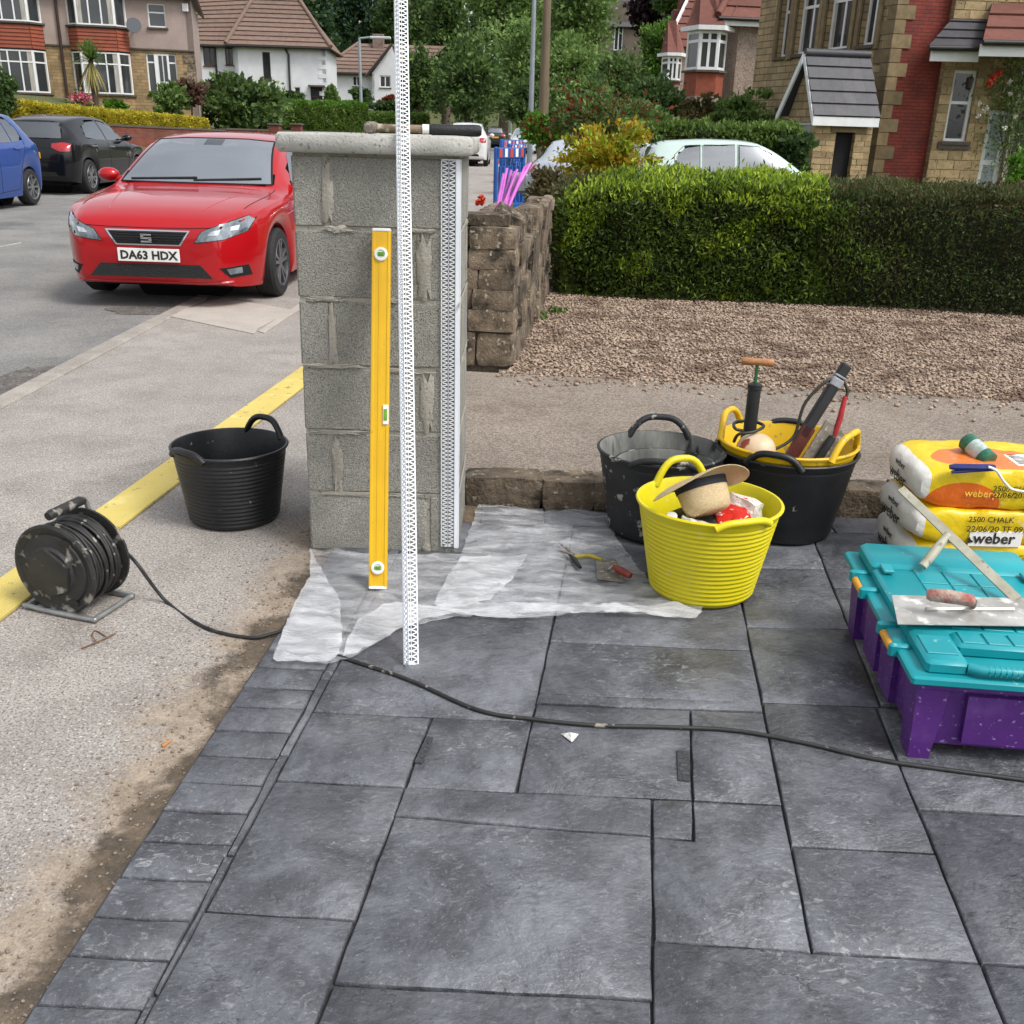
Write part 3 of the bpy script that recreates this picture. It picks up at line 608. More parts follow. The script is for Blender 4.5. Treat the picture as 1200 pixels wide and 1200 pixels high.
for k in range(4):
    q = Vector((-.53+k*.012, PY0+.04+k*.02, CAPZ)); b = MB(); b.tube([q, q+Vector((.002, 0, .012+.006*(k % 2)))], .0012, 5); b.build('wire_end', m_blk, label='short black wire end poking up from the cap', cat='wire', group='wire ends on the pillar cap')

# ------------------------------------------------------------------ tubs
m_tubb = M('black tub rubber', hexc('#101113'), hexc('#1b1c1f'), scale=10, rough=.42, c3=hexc('#8d8c88'), s3=34, t3=.705, w3=.05, bump=.15, bscale=90, c4=hexc('#212122'), s4=5, t4=.52, w4=.2)
m_tubd = M('cement-stained black tub', hexc('#17181a'), hexc('#26272a'), scale=10, rough=.6, c3=hexc('#9a9992'), s3=22, t3=.60, w3=.06, bump=.3, bscale=60)
m_tubi = M('cement-crusted tub inside', hexc('#4b4c4a'), hexc('#86867f'), scale=6, rough=.85, c3=hexc('#2a2b2b'), s3=16, t3=.56, w3=.1, bump=.5, bscale=50, stretch=(1, 1, .3))
m_tuby = M('yellow tub plastic', hexc('#d9cc10'), hexc('#cdbf12'), scale=5, rough=.42, c3=hexc('#c9c08a'), s3=36, t3=.70, w3=.05, c4=hexc('#c2b41a'), s4=4, t4=.55, w4=.2)
m_tuby2 = M('amber yellow tub plastic', hexc('#dcb40f'), hexc('#cfa514'), scale=6, rough=.45, c3=hexc('#a98f45'), s3=24, t3=.64, w3=.05)
def tub(loc, rt_, rb, h_, mo, mi_, label, hang=(0, 180), rz=0, handle_m=None, ribs=15, oval=.03, hl=.11, hh=.075, tilt=(0, 0)):
    hh0 = hh
    t = thing('rubble_tub', label, 'tub', loc, rz)
    sq = lambda a, z: 1+oval*math.cos(2*a)*(z/h_)
    prof = [(rb*.93, 0), (rb*.98, .006)]
    for i in range(ribs*2+1):
        z = .012+(h_-.045)*i/(ribs*2); prof.append((rb+(rt_-rb)*z/h_+(.0027 if i % 2 else 0), z))
    prof += [(rt_-.002, h_-.028), (rt_, h_-.012), (rt_+.007, h_-.010), (rt_+.009, h_-.004), (rt_+.006, h_), (rt_-.001, h_)]
    b = MB(); b.lathe(prof, 48, None, sq); b.f.pop(); b.mi.pop(); b.build('outer_wall', mo, t, smooth=35)
    b = MB(); b.lathe([(rt_-.001, h_), (rt_-.006, h_-.01), (rb+.0, .02), (rb-.02, .009), (0, .008)], 48, None, sq); b.f.pop() if len(b.f[-1]) == 48 else None; b.build('inner_wall', mi_, t, smooth=50)
    for ha in hang:
        a, hh = ha if isinstance(ha, tuple) else (ha, hh0)
        ca = R(a); rr = rt_*(1+oval*math.cos(2*ca)); c_ = Vector((math.cos(ca), math.sin(ca), 0)); tn = Vector((-math.sin(ca), math.cos(ca), 0))
        path = []
        for i in range(15):
            u = -1+2*i/14; zz = (1-abs(u)**3.2)*hh; al = u*hl; ang = al/rr
            base = Vector((math.cos(ca+ang), math.sin(ca+ang), 0))*(rr+.004-.25*zz*.5); path.append(base+Vector((0, 0, h_-.016+zz)))
        hb = MB(); hb.tube(path, [.014]+[.0125]*13+[.014], 8); 
        hb.build('handle', handle_m or mo, t, smooth=50)
    return t
g = gp(268, 622); tub((g.x-.015, g.y+.145, 0.001), .205, .165, .295, m_tubb, m_tubb, 'empty black rubber tub standing alone on the pavement', hang=(62, (235, .03)), ribs=16, hl=.09, hh=.07, oval=.02)
g = gp(770, 645); dt = tub((g.x+.01, g.y+.165, .017), .222, .172, .325, m_tubd, m_tubi, 'cement-crusted black tub behind the bright yellow tub', hang=(85, (265, .03)), hl=.12, hh=.075)
tub((g.x+.03, g.y+.165, .07), .178, .14, .215, m_tubd, m_tubi, 'smaller dirty black bucket nested inside the cement-crusted tub', hang=(200,), hl=.07, hh=.03, ribs=8)
g = gp(925, 645); BY = Vector((g.x-.005, g.y+.19, .017)); tub(BY, .250, .195, .325, m_tubb, m_tubb, 'black tub with a yellow tub nested in it, beside the stone edging', hang=(75, 245), hl=.10, hh=.05)
tub(BY+Vector((0, 0, .045)), .243, .180, .31, m_tuby2, m_tuby2, 'amber yellow tub sitting inside a black tub, holding tools', hang=(150, 322), hl=.125, hh=.085, ribs=6)
g = gp(835, 722); YT = Vector((g.x-.012, g.y+.172, .017)); tub(YT, .222, .166, .315, m_tuby, m_tuby, 'bright yellow tub with a straw hat and bags in it', hang=(108, (290, .02)), hl=.095, hh=.085, ribs=17, oval=.02)

# straw hat in the bright yellow tub
m_straw = M('pale straw', hexc('#d9c39c'), hexc('#c4ab80'), scale=120, rough=.8, bump=.6, bscale=260, stretch=(1, 1, 2.2)); m_band = M('black hat band', hexc('#1a1a20'), hexc('#26262e'), scale=200, rough=.8)
hat = thing('straw_hat', 'cream straw hat with a black band in the bright yellow tub', 'hat', YT+Vector((-.045, -.03, .385)), rot=Vector((.30, -.50, -.81)).to_track_quat('Z', 'Y').to_euler())
def hsq(a, z): return 1+.13*math.cos(2*a)
b = MB(); b.lathe([(.078, .0), (.076, .03), (.072, .075), (.066, .098), (.05, .108), (.02, .102), (0, .098)], 36, None, hsq); b.f = b.f; b.build('crown', m_straw, hat, smooth=60)
def bsq(a, z): return 1+.10*math.cos(2*a)
b = MB(); P_ = []; nn = 48
for r_, zz in ((.076, .0), (.10, -.002), (.128, .002), (.150, .012), (.151, .010), (.128, -.001), (.10, -.005), (.076, -.004)):
    for k in range(nn): a = 2*math.pi*k/nn; q = r_*bsq(a, 0); P_.append((q*math.cos(a), q*math.sin(a), zz+.018*math.cos(2*a)*max(0, r_-.09)/.06))
b.add(P_, [(i*nn+k, i*nn+(k+1) % nn, (i+1)*nn+(k+1) % nn, (i+1)*nn+k) for i in range(7) for k in range(nn)]); b.build('brim', m_straw, hat, smooth=60)
b = MB(); b.lathe([(.0795, .002), (.080, .004), (.0785, .027), (.078, .029)], 36, None, hsq); b.f = b.f[:-2]; b.build('band', m_band, hat, smooth=60)
# bags, a tube and a can in the same tub
m_bagw = M('clear plastic bag', hexc('#d8d4cc'), hexc('#efeeea'), scale=30, rough=.25, bump=.8, bscale=40, bdist=.02); m_bagr = M('red printed film', hexc('#c3211c'), hexc('#d8392e'), scale=12, rough=.3, c3=hexc('#f2e9e2'), s3=28, t3=.60, bump=.5, bscale=40)
def crumple(dims, sd, amp=.3, n=6): return rock(dims, sd, n, amp)
for i, (dx, dy, dz, d, mt, lb) in enumerate(((.075, -.02, .265, (.12, .10, .05), m_bagr, 'crumpled red printed bag in the bright yellow tub'), (.125, .02, .28, (.10, .09, .06), m_bagw, 'clear crumpled plastic bag in the bright yellow tub'), (.02, .06, .255, (.12, .10, .05), m_bagw, 'pale film wrapper behind the straw hat'), (.07, -.11, .262, (.13, .05, .03), m_bagr, 'flat red packet by the yellow tub rim'), (-.03, -.12, .262, (.16, .05, .03), m_bagw, 'flat clear sleeve under the hat brim'))):
    crumple(d, i+60, .28).build('plastic_bag', mt, None, loc=YT+Vector((dx, dy, dz)), rot=(R(random.uniform(-25, 25)), R(random.uniform(-25, 25)), R(random.uniform(0, 90))), smooth=25, label=lb, cat='bag')
m_green = M('green label', hexc('#2d6b45'), hexc('#3c8058'), scale=50, rough=.4); 
cn_ = thing('paint_can', 'small green and white aerosol can under the hat in the yellow tub', 'can', YT+Vector((-.115, -.075, .15)), rot=(R(12), R(-8), 0))
b = MB(); b.lathe([(.024, 0), (.026, .004), (.026, .115), (.022, .122)], 20); b.build('body', m_green, cn_, smooth=40)
b = MB(); b.lathe([(.0265, .05), (.0266, .052), (.0266, .075), (.0265, .077)], 20); b.build('label_band', m_white, cn_, smooth=40)
b = MB(); b.lathe([(.018, .122), (.018, .150), (.015, .155), (0, .155)], 16); b.build('cap', m_white, cn_, smooth=40)
fl = MB(); fl.lathe([(0, 0), (.16, .0), (.165, .05), (.12, .10), (.05, .12), (0, .12)], 20); 
fo = fl.build('folded_dust_sheet', M('dark cloth', hexc('#2a2a2c'), hexc('#3c3a38'), scale=12, rough=.9, bump=1, bscale=30, bdist=.03), None, smooth=60, loc=YT+Vector((0, 0, .012)), label='dark cloth filling the bottom of the bright yellow tub', cat='cloth')
fl = MB(); fl.ball((0, 0, 0), .17, 20, 10, (1, 1, .4))
fl.build('folded_dust_sheet', MATS['dark cloth'], None, smooth=60, loc=YT+Vector((.01, 0, .20)), label='dark cloth heaped under the straw hat', cat='cloth')

# hand pump sprayer and tools in the amber tub
m_cream = M('cream enamel', hexc('#d3bd9d'), hexc('#bfa482'), scale=14, rough=.5, c3=hexc('#8a3f2c'), s3=9, t3=.66, w3=.03); m_hose = M('dark hose', hexc('#2a2c22'), hexc('#1c1d18'), scale=40, rough=.5); m_turn = M('turned wood', hexc('#b07d52'), hexc('#94633d'), scale=30, rough=.6, stretch=(1, 6, 6)); m_brass = M('green painted rod', hexc('#2f6a46'), rough=.4, metal=.3)
PYY = BY.y-.04; pt = yp(888, 424, PYY); pump = thing('pump_sprayer', 'hand pump with a wooden T handle and cream tank in the amber tub', 'pump', (pt.x, PYY, .225))
hz = pt.z-.225
b = MB(); b.ball((.022, -.035, .125), .072, 24, 12, (1, 1, .85)); b.build('tank', m_cream, pump, smooth=60)
b = MB(); b.lathe([(.024, .10), (.030, .105), (.030, .165), (.0235, .17), (.0235, hz-.10), (.026, hz-.098), (.026, hz-.082), (.018, hz-.078)], 20); b.build('barrel', m_blk, pump, smooth=40)
b = MB(); b.tube([(0, 0, hz-.085), (0, 0, hz)], .006, 8); b.build('rod', m_brass, pump)
b = MB(); b.tube([(-.056, .01, hz), (-.05, .009, hz), (-.02, .004, hz), (.02, -.004, hz), (.05, -.009, hz), (.056, -.01, hz)], [.010, .015, .013, .013, .015, .010], 12); b.build('handle', m_turn, pump, smooth=50)
b = MB(); b.tube(spline([(-.03, -.02, .19), (-.06, -.03, .20), (-.05, .03, .205), (.01, .045, .21), (.05, 0, .205), (.0, -.05, .195), (-.05, -.05, .185), (-.06, -.03, .15)], 6), .006, 8); b.build('hose_coil', m_hose, pump, smooth=60)
hp = [pt+Vector((.09, .0, -hz+.11)), pt+Vector((.17, .02, -hz+.16)), pt+Vector((.20, .04, -hz+.28)), pt+Vector((.27, .06, -hz+.36)), pt+Vector((.33, .08, -hz+.37)), pt+Vector((.36, .07, -hz+.33)), pt+Vector((.352, .06, -hz+.29))]
b = MB(); b.tube(spline([q-Vector((pt.x, PYY, .225)) for q in hp], 8), .006, 8); b.build('hose', m_hose, pump, smooth=60)
b = MB(); q = hp[-1]-Vector((pt.x, PYY, .225)); b.tube([q+Vector((.0, 0, .02)), q+Vector((-.01, -.01, -.06)), q+Vector((-.03, -.02, -.15))], [.008, .011, .010], 10); b.build('lance_grip', M('red plastic', hexc('#b3272d'), hexc('#8f2226'), scale=30, rough=.5), pump, smooth=50)
st = yp(993, 426, BY.y+.04); sb = yp(925, 535, BY.y-.02)
def along(o, p, q, nrm=Vector((0, -1, 0))):
    z_ = (p-q).normalized(); x_ = z_.cross(nrm).normalized()*-1; y_ = z_.cross(x_); o.matrix_world = Matrix(((x_.x, y_.x, z_.x, q.x), (x_.y, y_.y, z_.y, q.y), (x_.z, y_.z, z_.z, q.z), (0, 0, 0, 1)))
saw = link('caulking_gun', None, None, 'black tool with a grey collar standing up in the amber tub', 'hand tool'); along(saw, st, sb); sl = (st-sb).length
b = MB(); b.bbox((0, 0, sl*.52), (.042, .03, sl*.62), .008); b.build('barrel', m_blk, saw)
b = MB(); b.bbox((0, 0, sl*.80), (.048, .036, .034), .004); b.bbox((0, 0, sl*.865), (.044, .033, .008), .002); b.build('collar', M('worn aluminium', hexc('#a9acb0'), hexc('#8d9095'), scale=30, rough=.4, metal=.6), saw)
b = MB(); b.bbox((0, 0, sl*.93), (.040, .028, sl*.13), .010); b.build('tip', m_blk, saw)
b = MB(); b.bbox((-.004, .002, sl*.17), (.05, .026, sl*.34), .012); b.build('handle', M('dark red wood', hexc('#5a2420'), hexc('#421b18'), scale=40, rough=.4, coat=.3), saw)
b = MB(); b.ball((0, -.018, sl*.62), .009, 10, 6, (1, .5, 1)); b.build('button', M('pink sticker', hexc('#d77b80'), rough=.5), saw)
tr = link('wooden_float', None, None, 'grey slab-like trowel leaning behind the black tool in the amber tub', 'trowel'); along(tr, yp(985, 490, BY.y+.02), yp(950, 545, BY.y-.03)); b = MB(); b.bbox((0, 0, .06), (.09, .012, .22), .003); b.build('blade', m_steelold, tr)
b = MB(); b.bbox((0, .03, .07), (.024, .03, .12), .008); b.build('handle', m_blk, tr)
b = MB(); b.ball((0, 0, 0), .165, 20, 8, (1, 1, .35)); b.build('rag_heap', M('grey rag', hexc('#5c5a55'), hexc('#8c8980'), scale=9, rough=.95, bump=1, bscale=30, bdist=.03), None, smooth=60, loc=BY+Vector((0, .0, .20)), label='grey rags heaped in the bottom of the amber tub', cat='rags')
for (px, py, s_, lb) in ((895, 540, .06, 'larger pale paper scrap lying next to the cream tank'), (915, 548, .05, 'smaller pale paper scrap by the rim of the amber tub')):
    q = yp(px, py, BY.y-.12); crumple((s_*1.6, s_, .02), int(px), .3).build('paper_scrap', m_bagw, None, loc=q, smooth=25, label=lb, cat='paper')

# ------------------------------------------------------------------ cable reel and its lead
m_cable = M('black cable', hexc('#1b1b1c'), hexc('#2e2d2b'), scale=25, rough=.55, c3=hexc('#8e887c'), s3=30, t3=.64); m_reel = M('dusty black plastic', hexc('#1d1d1e'), hexc('#302f2d'), scale=9, rough=.6, c3=hexc('#8a867e'), s3=22, t3=.58, w3=.10, bump=.3, bscale=60); m_galv = M('galvanised tube', hexc('#a8aaa8'), hexc('#8c8d8a'), scale=20, rough=.45, metal=.7)
RC = yp(82, 660, 2.72); reel = thing('cable_reel', 'dusty black extension cable reel on a bent metal stand', 'cable reel', (RC.x, 2.745, 0), rz=R(-17))
RR = .144; zc = RC.z
Tx = Matrix.Translation((0, 0, zc)) @ Matrix.Rotation(R(90), 4, 'X')            # reel axis along local -Y
b = MB(); b.lathe([(0, .07), (RR*.93, .07), (RR, .074), (RR, .082), (RR*.95, .086), (RR*.80, .080), (RR*.78, .086), (RR*.55, .09), (RR*.5, .098), (0, .098)], 48, Tx); fr = b.build('front_flange', m_reel, reel, smooth=35)
b = MB(); b.lathe([(0, -.082), (RR*.95, -.082), (RR, -.078), (RR, -.07), (0, -.07)], 48, Tx); b.build('rear_flange', m_reel, reel, smooth=35)
b = MB(); b.lathe([(RR*.6, -.07), (RR*.6, .07)], 32, Tx); b.build('drum', m_reel, reel, smooth=35)
b = MB(); b.prism([(.078*math.cos(R(a)), .078*math.sin(R(a))) for a in (20, 95, 150, 205, 262, 320)], .096, .108, Tx); b.build('socket_plate', m_reel, fr)
for a in (60, 170, 300):
    b = MB(); b.prism([(RR*.78*math.cos(R(a))+.02*math.cos(R(k)), RR*.78*math.sin(R(a))+.012*math.sin(R(k))) for k in range(0, 360, 30)], .0865, .0885, Tx); b.build('slot', m_blk, fr)
for k in range(16):                                     # turns of cable
    yy = -.062+.0083*k; rr = RR*.76+.016*math.sin(k*1.9); b = MB()
    b.tube([Tx @ Vector((rr*math.cos(a), rr*math.sin(a), yy+.006*math.sin(2*a+k))) for a in [2*math.pi*j/36 for j in range(36)]], .0052, 7, closed=True); b.build('cable_turn', m_cable, reel, smooth=60)
for k in range(10):
    yy = -.052+.0115*k; rr = RR*.87+.006*math.sin(k*2.3); b = MB()
    b.tube([Tx @ Vector((rr*math.cos(a), rr*math.sin(a), yy+.010*math.sin(a+k))) for a in [2*math.pi*j/36 for j in range(36)]], .0052, 7, closed=True); b.build('cable_turn', m_cable, reel, smooth=60)
b = MB(); b.tube(spline([(-.115, -.085, .012), (-.125, -.07, .010), (-.125, .07, .010), (-.11, .088, .010), (.11, .088, .010), (.125, .07, .010), (.125, -.07, .010), (.11, -.088, .010)], 5, closed=True), .0085, 10, closed=True)
b.tube(spline([(0, .088, .012), (0, .095, zc*.6), (0, .095, zc+.10), (0, .085, zc+RR+.02), (0, .06, zc+RR+.028)], 5), .008, 10); b.build('stand', m_galv, reel, smooth=60)
b = MB(); b.tube([(0, .075, zc+RR+.026), (0, .06, zc+RR+.028), (0, -.06, zc+RR+.028), (0, -.075, zc+RR+.026)], [.013, .0155, .0155, .013], 12); b.build('handle', m_reel, reel, smooth=50)
cz = .006
cp_ = [(145, 645, .12), (160, 660, .06), (195, 705, cz), (240, 735, cz), (290, 747, cz), (318, 743, .012), (335, 737, .022)]
b = MB(); b.tube(spline([gp(x, y, z) if z < .05 else yp(x, y, 2.86-.1*(z < .1)) for x, y, z in cp_], 8), .0055, 8); b.build('extension_cable', m_cable, label='black cable running from the reel to the plastic sheet', cat='cable', smooth=60)
cz = .0225
cp_ = [(395, 768, cz), (415, 775, cz), (480, 797, cz), (560, 832, cz), (627, 843, cz), (700, 850, cz), (780, 852, cz), (860, 856, cz), (940, 870, cz), (1040, 892, cz), (1200, 914, cz), (1300, 928, cz), (1500, 950, cz), (1800, 975, cz), (2300, 960, cz)]
b = MB(); b.tube(spline([gp(x, y, z) for x, y, z in cp_], 8), .0055, 8); b.build('extension_cable', m_cable, label='black cable crossing the slate slabs from under the plastic sheet', cat='cable', smooth=60)

# ------------------------------------------------------------------ yellow ribbed boards on the pavement
m_yb = M('faded yellow plastic board', hexc('#cbb866'), hexc('#bfab5b'), scale=3, rough=.6, c3=hexc('#93814f'), s3=22, t3=.63, w3=.06, c4=hexc('#d8c57c'), s4=4, t4=.58)
def yboard(y0, y1, label, z=.003, dx=0):
    xl = lambda y: -1.665+.107*(y-2.9)+dx; W_ = .165; b = MB(); n = 30; P_ = []
    for y in (y0, y1):
        off = .0 if y == y0 else .02
        for i in range(n+1):
            P_.append((xl(y)+W_*i/n, y-.35*W_*i/n*.55, z+.009+(.0022 if i % 2 else 0)))
    F = [(i, i+1, n+2+i, n+1+i) for i in range(n)]
    o = len(P_)
    for q in (0, n, n+1+n, n+1): P_.append((P_[q][0], P_[q][1], z))
    F += [(0, o, o+1, n)[::-1] if False else (0, o, o+1, n), (n, o+1, o+2, 2*n+1), (2*n+1, o+2, o+3, n+1), (n+1, o+3, o, 0)]
    b.add(P_, F); b.build('cable_ramp_board', m_yb, label=label, cat='board', group='yellow boards on the pavement')
yboard(.6, 3.37, 'yellow ribbed board beside the cable reel'); yboard(3.374, 6.9, 'yellow ribbed board running behind the lone black tub', z=.004)

# ------------------------------------------------------------------ twig, butt, plastic scrap
m_twig = M('dry twig', hexc('#5c4330'), hexc('#7a5c42'), scale=60, rough=.9)
b = MB(); b.tube(spline([gp(95, 760, .004), gp(115, 752, .006), gp(136, 742, .004)], 5), [.0022]*10+[.0012], 6); b.tube(spline([gp(113, 752, .006), gp(108, 744, .008), gp(112, 739, .004), gp(124, 746, .004)], 5), .0018, 6); b.build('twig', m_twig, label='dry brown twig lying on the pavement below the cable reel', cat='twig')
q = gp(195, 872, .004); b = MB(); b.tube([(-.012, 0, 0), (.012, .004, 0)], .0035, 8); b.build('cigarette_butt', M('butt paper', hexc('#b5773f'), rough=.8), loc=q, rz=R(55), label='tiny orange butt on the sandy pavement', cat='litter')
q = gp(667, 864, .02); b = MB(); b.add([(-.02, .014, .0), (.024, .012, .002), (.006, -.022, .001), (.002, .004, .012)], [(0, 2, 3), (2, 1, 3), (1, 0, 3), (0, 1, 2)]); b.build('plastic_scrap', m_bagw, loc=q, label='small triangle of clear plastic on the slabs', cat='scrap')
# ================================================================== polythene sheet
def film_mat(name, a0, a1):
    m = bpy.data.materials.new(name); m.use_nodes = True; t = m.node_tree; N = t.nodes; L = t.links; b = N['Principled BSDF']
    b.inputs['Base Color'].default_value = (.86, .87, .89, 1); b.inputs['Roughness'].default_value = .2; b.inputs['Specular IOR Level'].default_value = .7
    g = N.new('ShaderNodeNewGeometry'); mp = N.new('ShaderNodeMapping'); mp.inputs['Scale'].default_value = (1, 3.2, 1); mp.inputs['Rotation'].default_value = (0, 0, R(22)); L.new(g.outputs['Position'], mp.inputs[0])
    n = N.new('ShaderNodeTexNoise'); n.inputs['Scale'].default_value = 7; n.inputs['Detail'].default_value = 8; n.inputs['Roughness'].default_value = .62; n.inputs['Distortion'].default_value = .6; L.new(mp.outputs[0], n.inputs['Vector'])
    r = N.new('ShaderNodeMapRange'); r.inputs[1].default_value = .32; r.inputs[2].default_value = .66; r.inputs[3].default_value = a0; r.inputs[4].default_value = a1; L.new(n.outputs['Fac'], r.inputs[0]); L.new(r.outputs[0], b.inputs['Alpha'])
    bn = N.new('ShaderNodeBump'); bn.inputs['Strength'].default_value = .5; bn.inputs['Distance'].default_value = .012; n2 = N.new('ShaderNodeTexNoise'); n2.inputs['Scale'].default_value = 46; n2.inputs['Detail'].default_value = 7; L.new(mp.outputs[0], n2.inputs['Vector']); L.new(n2.outputs['Fac'], bn.inputs['Height']); L.new(bn.outputs[0], b.inputs['Normal'])
    return m
m_film = film_mat('polythene film', .06, .44); m_film2 = film_mat('doubled polythene film', .16, .54)
def ridged(x, y, s, a=0.4):
    c_, s_ = math.cos(a), math.sin(a); q = Vector(((x*c_+y*s_)*s*.45, (-x*s_+y*c_)*s, 0)); return 1-abs(mnoise.noise(q))*2
def film(name, px, z0, amp, mat, parent=None, step=.014, ang=.4, dens=True):
    P = [gp(x, y, z0) for x, y in px]; out = []
    for i in range(len(P)):
        p, q = P[i], P[(i+1) % len(P)]; k = max(1, int((q-p).length/step))
        for t in range(k):
            r = p.lerp(q, t/k); nn = mnoise.noise(r*30)*.004+mnoise.noise(r*9)*.006; out.append((r.x+nn, r.y-nn*.7))
    v2, f = polyfill(out, step); b = MB()
    def hgt(x, y):
        a = max(0, ridged(x, y, 9, ang))**3*.9+max(0, ridged(x+5, y, 16, ang+1.1))**4*.6+max(0, ridged(x, y+3, 5, ang-.7))**5*1.0
        return z0+amp*a+.002
    b.add([(p.x, p.y, hgt(p.x, p.y)) for p in v2], f); return b.build(name, mat, parent, smooth=75)
film_o = film('polythene_sheet', [(363, 645), (363, 677), (343, 717), (320, 773), (325, 778), (352, 779), (380, 780), (405, 776), (420, 770), (447, 753), (467, 740), (500, 730), (533, 724), (583, 727), (633, 725), (700, 721), (760, 723), (813, 727), (824, 717), (783, 705), (745, 665), (722, 630), (718, 604), (690, 600), (640, 601), (600, 595), (563, 591), (558, 600), (549, 625), (540, 651), (500, 652), (430, 650)], .019, .008, m_film)
tag(film_o, 'crumpled clear polythene sheet spread around the pillar base', 'plastic sheet')
for px, z, an in (([(363, 646), (363, 677), (343, 717), (320, 773), (325, 778), (380, 779), (397, 770), (401, 735), (399, 705), (385, 683), (374, 665)], .026, 1.2), ([(402, 772), (408, 748), (425, 727), (450, 713), (520, 712), (566, 724), (533, 722), (500, 729), (467, 739), (447, 752), (420, 769)], .027, .3), ([(500, 714), (560, 708), (640, 710), (760, 712), (790, 708), (822, 718), (813, 726), (760, 722), (700, 720), (633, 724), (583, 726), (530, 722)], .028, .05), ([(507, 712), (522, 680), (540, 655), (618, 652), (600, 680), (575, 705), (545, 712)], .0265, .9)):
    film('fold', px, z, .009, m_film2, film_o, ang=an)

# ------------------------------------------------------------------ pliers and small trowel on the sheet
m_py = M('dirty yellow grip', hexc('#b5a52d'), hexc('#8d8330'), scale=60, rough=.6)
def P3(px, py, z): return gp(px, py, z)
pl = thing('pliers', 'yellow and black handled snips lying on the polythene', 'pliers')
b = MB(); b.tube([P3(672, 653, .04), P3(678, 652, .04), P3(690, 651, .04), P3(706, 656, .038)], [.006, .008, .008, .006], 8); b.build('handle', m_py, pl, smooth=50)
b = MB(); b.tube([P3(668, 650, .04), P3(673, 656, .038), P3(680, 665, .036)], [.006, .009, .006], 8); b.build('handle', m_blk, pl, smooth=50)
b = MB(); b.tube([P3(674, 652, .042), P3(665, 648, .042), P3(653, 645, .040)], [.007, .005, .002], 6); b.tube([P3(672, 650, .042), P3(664, 643, .044), P3(655, 636, .042)], [.006, .004, .0015], 6); b.build('jaws', m_steelold, pl, smooth=50)
tw = thing('margin_trowel', 'small square trowel with a red handle on the polythene', 'trowel')
b = MB(); q = [P3(698, 655, .034), P3(722, 656, .034), P3(732, 683, .034), P3(700, 679, .034)]; b.add([tuple(p) for p in q]+[(p.x, p.y, p.z+.002) for p in q], [(3, 2, 1, 0), (4, 5, 6, 7), (0, 1, 5, 4), (1, 2, 6, 5), (2, 3, 7, 6), (3, 0, 4, 7)]); b.build('blade', m_steelold, tw)
b = MB(); b.tube([P3(712, 668, .038), P3(718, 663, .055), P3(722, 664, .06)], .004, 6); b.build('tang', m_steelold, tw)
b = MB(); b.tube([P3(720, 664, .06), P3(724, 667, .06), P3(734, 672, .055), P3(739, 675, .052)], [.008, .013, .013, .010], 10); b.build('handle', M('red grip', hexc('#8e3a30'), hexc('#6f2c26'), scale=40, rough=.6, c3=hexc('#b7a597'), s3=50, t3=.66), tw, smooth=50)

# ------------------------------------------------------------------ purple storage box with teal lid
m_pur = M('purple plastic', hexc('#5b2b7f'), hexc('#512672'), scale=6, rough=.4, c3=hexc('#8f7aa2'), s3=75, t3=.64, w3=.06, c4=hexc('#6a4288'), s4=7, t4=.52, w4=.18, bump=.1, bscale=50)
m_teal = M('teal plastic', hexc('#1698a0'), hexc('#128c95'), scale=6, rough=.38, c3=hexc('#6fb3b3'), s3=24, t3=.68, w3=.05)
m_dark0 = M('dark slot', hexc('#0b2b2d'), rough=.8); m_org = M('orange clip', hexc('#d99a2b'), rough=.4)
BX = thing('storage_box', 'purple plastic storage box with a teal lid and orange clips', 'box', (.990, 2.02, .017), rz=R(-5.2))
BW, BL, BH = .43, .68, .216
def taper(x0, x1, y0, y1, z0, z1, tp, b):                # box wider at top
    b.add([(x0+tp, y0+tp, z0), (x1-tp, y0+tp, z0), (x1-tp, y1-tp, z0), (x0+tp, y1-tp, z0), (x0, y0, z1), (x1, y0, z1), (x1, y1, z1), (x0, y1, z1)], [(0, 3, 2, 1), (4, 5, 6, 7), (0, 1, 5, 4), (1, 2, 6, 5), (2, 3, 7, 6), (3, 0, 4, 7)])
b = MB(); taper(-.005, BW+.005, .012, BL-.012, .035, BH, .012, b); b.build('body', m_pur, BX)
for x0, x1 in ((-.022, .055), (BW-.055, BW+.022)):
    for y0, y1 in ((-.008, .085), (BL-.085, BL+.008)):
        b = MB(); taper(x0, x1, y0, y1, 0, BH+.001, .014, b); b.build('corner_post', m_pur, BX)
for y0, y1 in ((.20, .33), (.36, .50)):
    for x0, x1 in ((-.018, .02), (BW-.02, BW+.018)): b = MB(); taper(x0, x1, y0, y1, .03, BH+.0005, .008, b); b.build('side_panel', m_pur, BX)
b = MB(); taper(.10, .32, -.002, .03, .05, BH-.03, .01, b); b.build('front_panel', m_pur, BX)
b = MB(); b.bbox((BW/2, BL/2, BH-.005), (BW+.052, BL+.03, .016), .004); b.build('rim', m_pur, BX)
lid = MB(); lid.bbox((BW/2, BL/2, BH+.016), (BW+.092, BL+.062, .024), .010); lo = lid.build('lid', m_teal, BX, smooth=40)
def lidblock(x0, x1, y0, y1, z0=BH+.024, z1=BH+.060, bv=.014): q = MB(); q.bbox(((x0+x1)/2, (y0+y1)/2, (z0+z1)/2), (x1-x0, y1-y0, z1-z0), bv); return q.build('lid_panel', m_teal, lo, smooth=40)
lidblock(-.012, .085, -.008, .16); lidblock(.335, BW+.012, -.008, .16); lidblock(.085, .335, .085, .16)
lidblock(-.012, BW+.012, .155, .53, z1=BH+.058); lidblock(-.012, BW+.012, .525, BL+.012, z1=BH+.068)
b = MB(); b.tube([(.085, .0, BH+.045), (.11, -.012, BH+.046), (.31, -.012, BH+.046), (.335, .0, BH+.045)], .013, 10); b.build('handle', m_teal, lo, smooth=50)
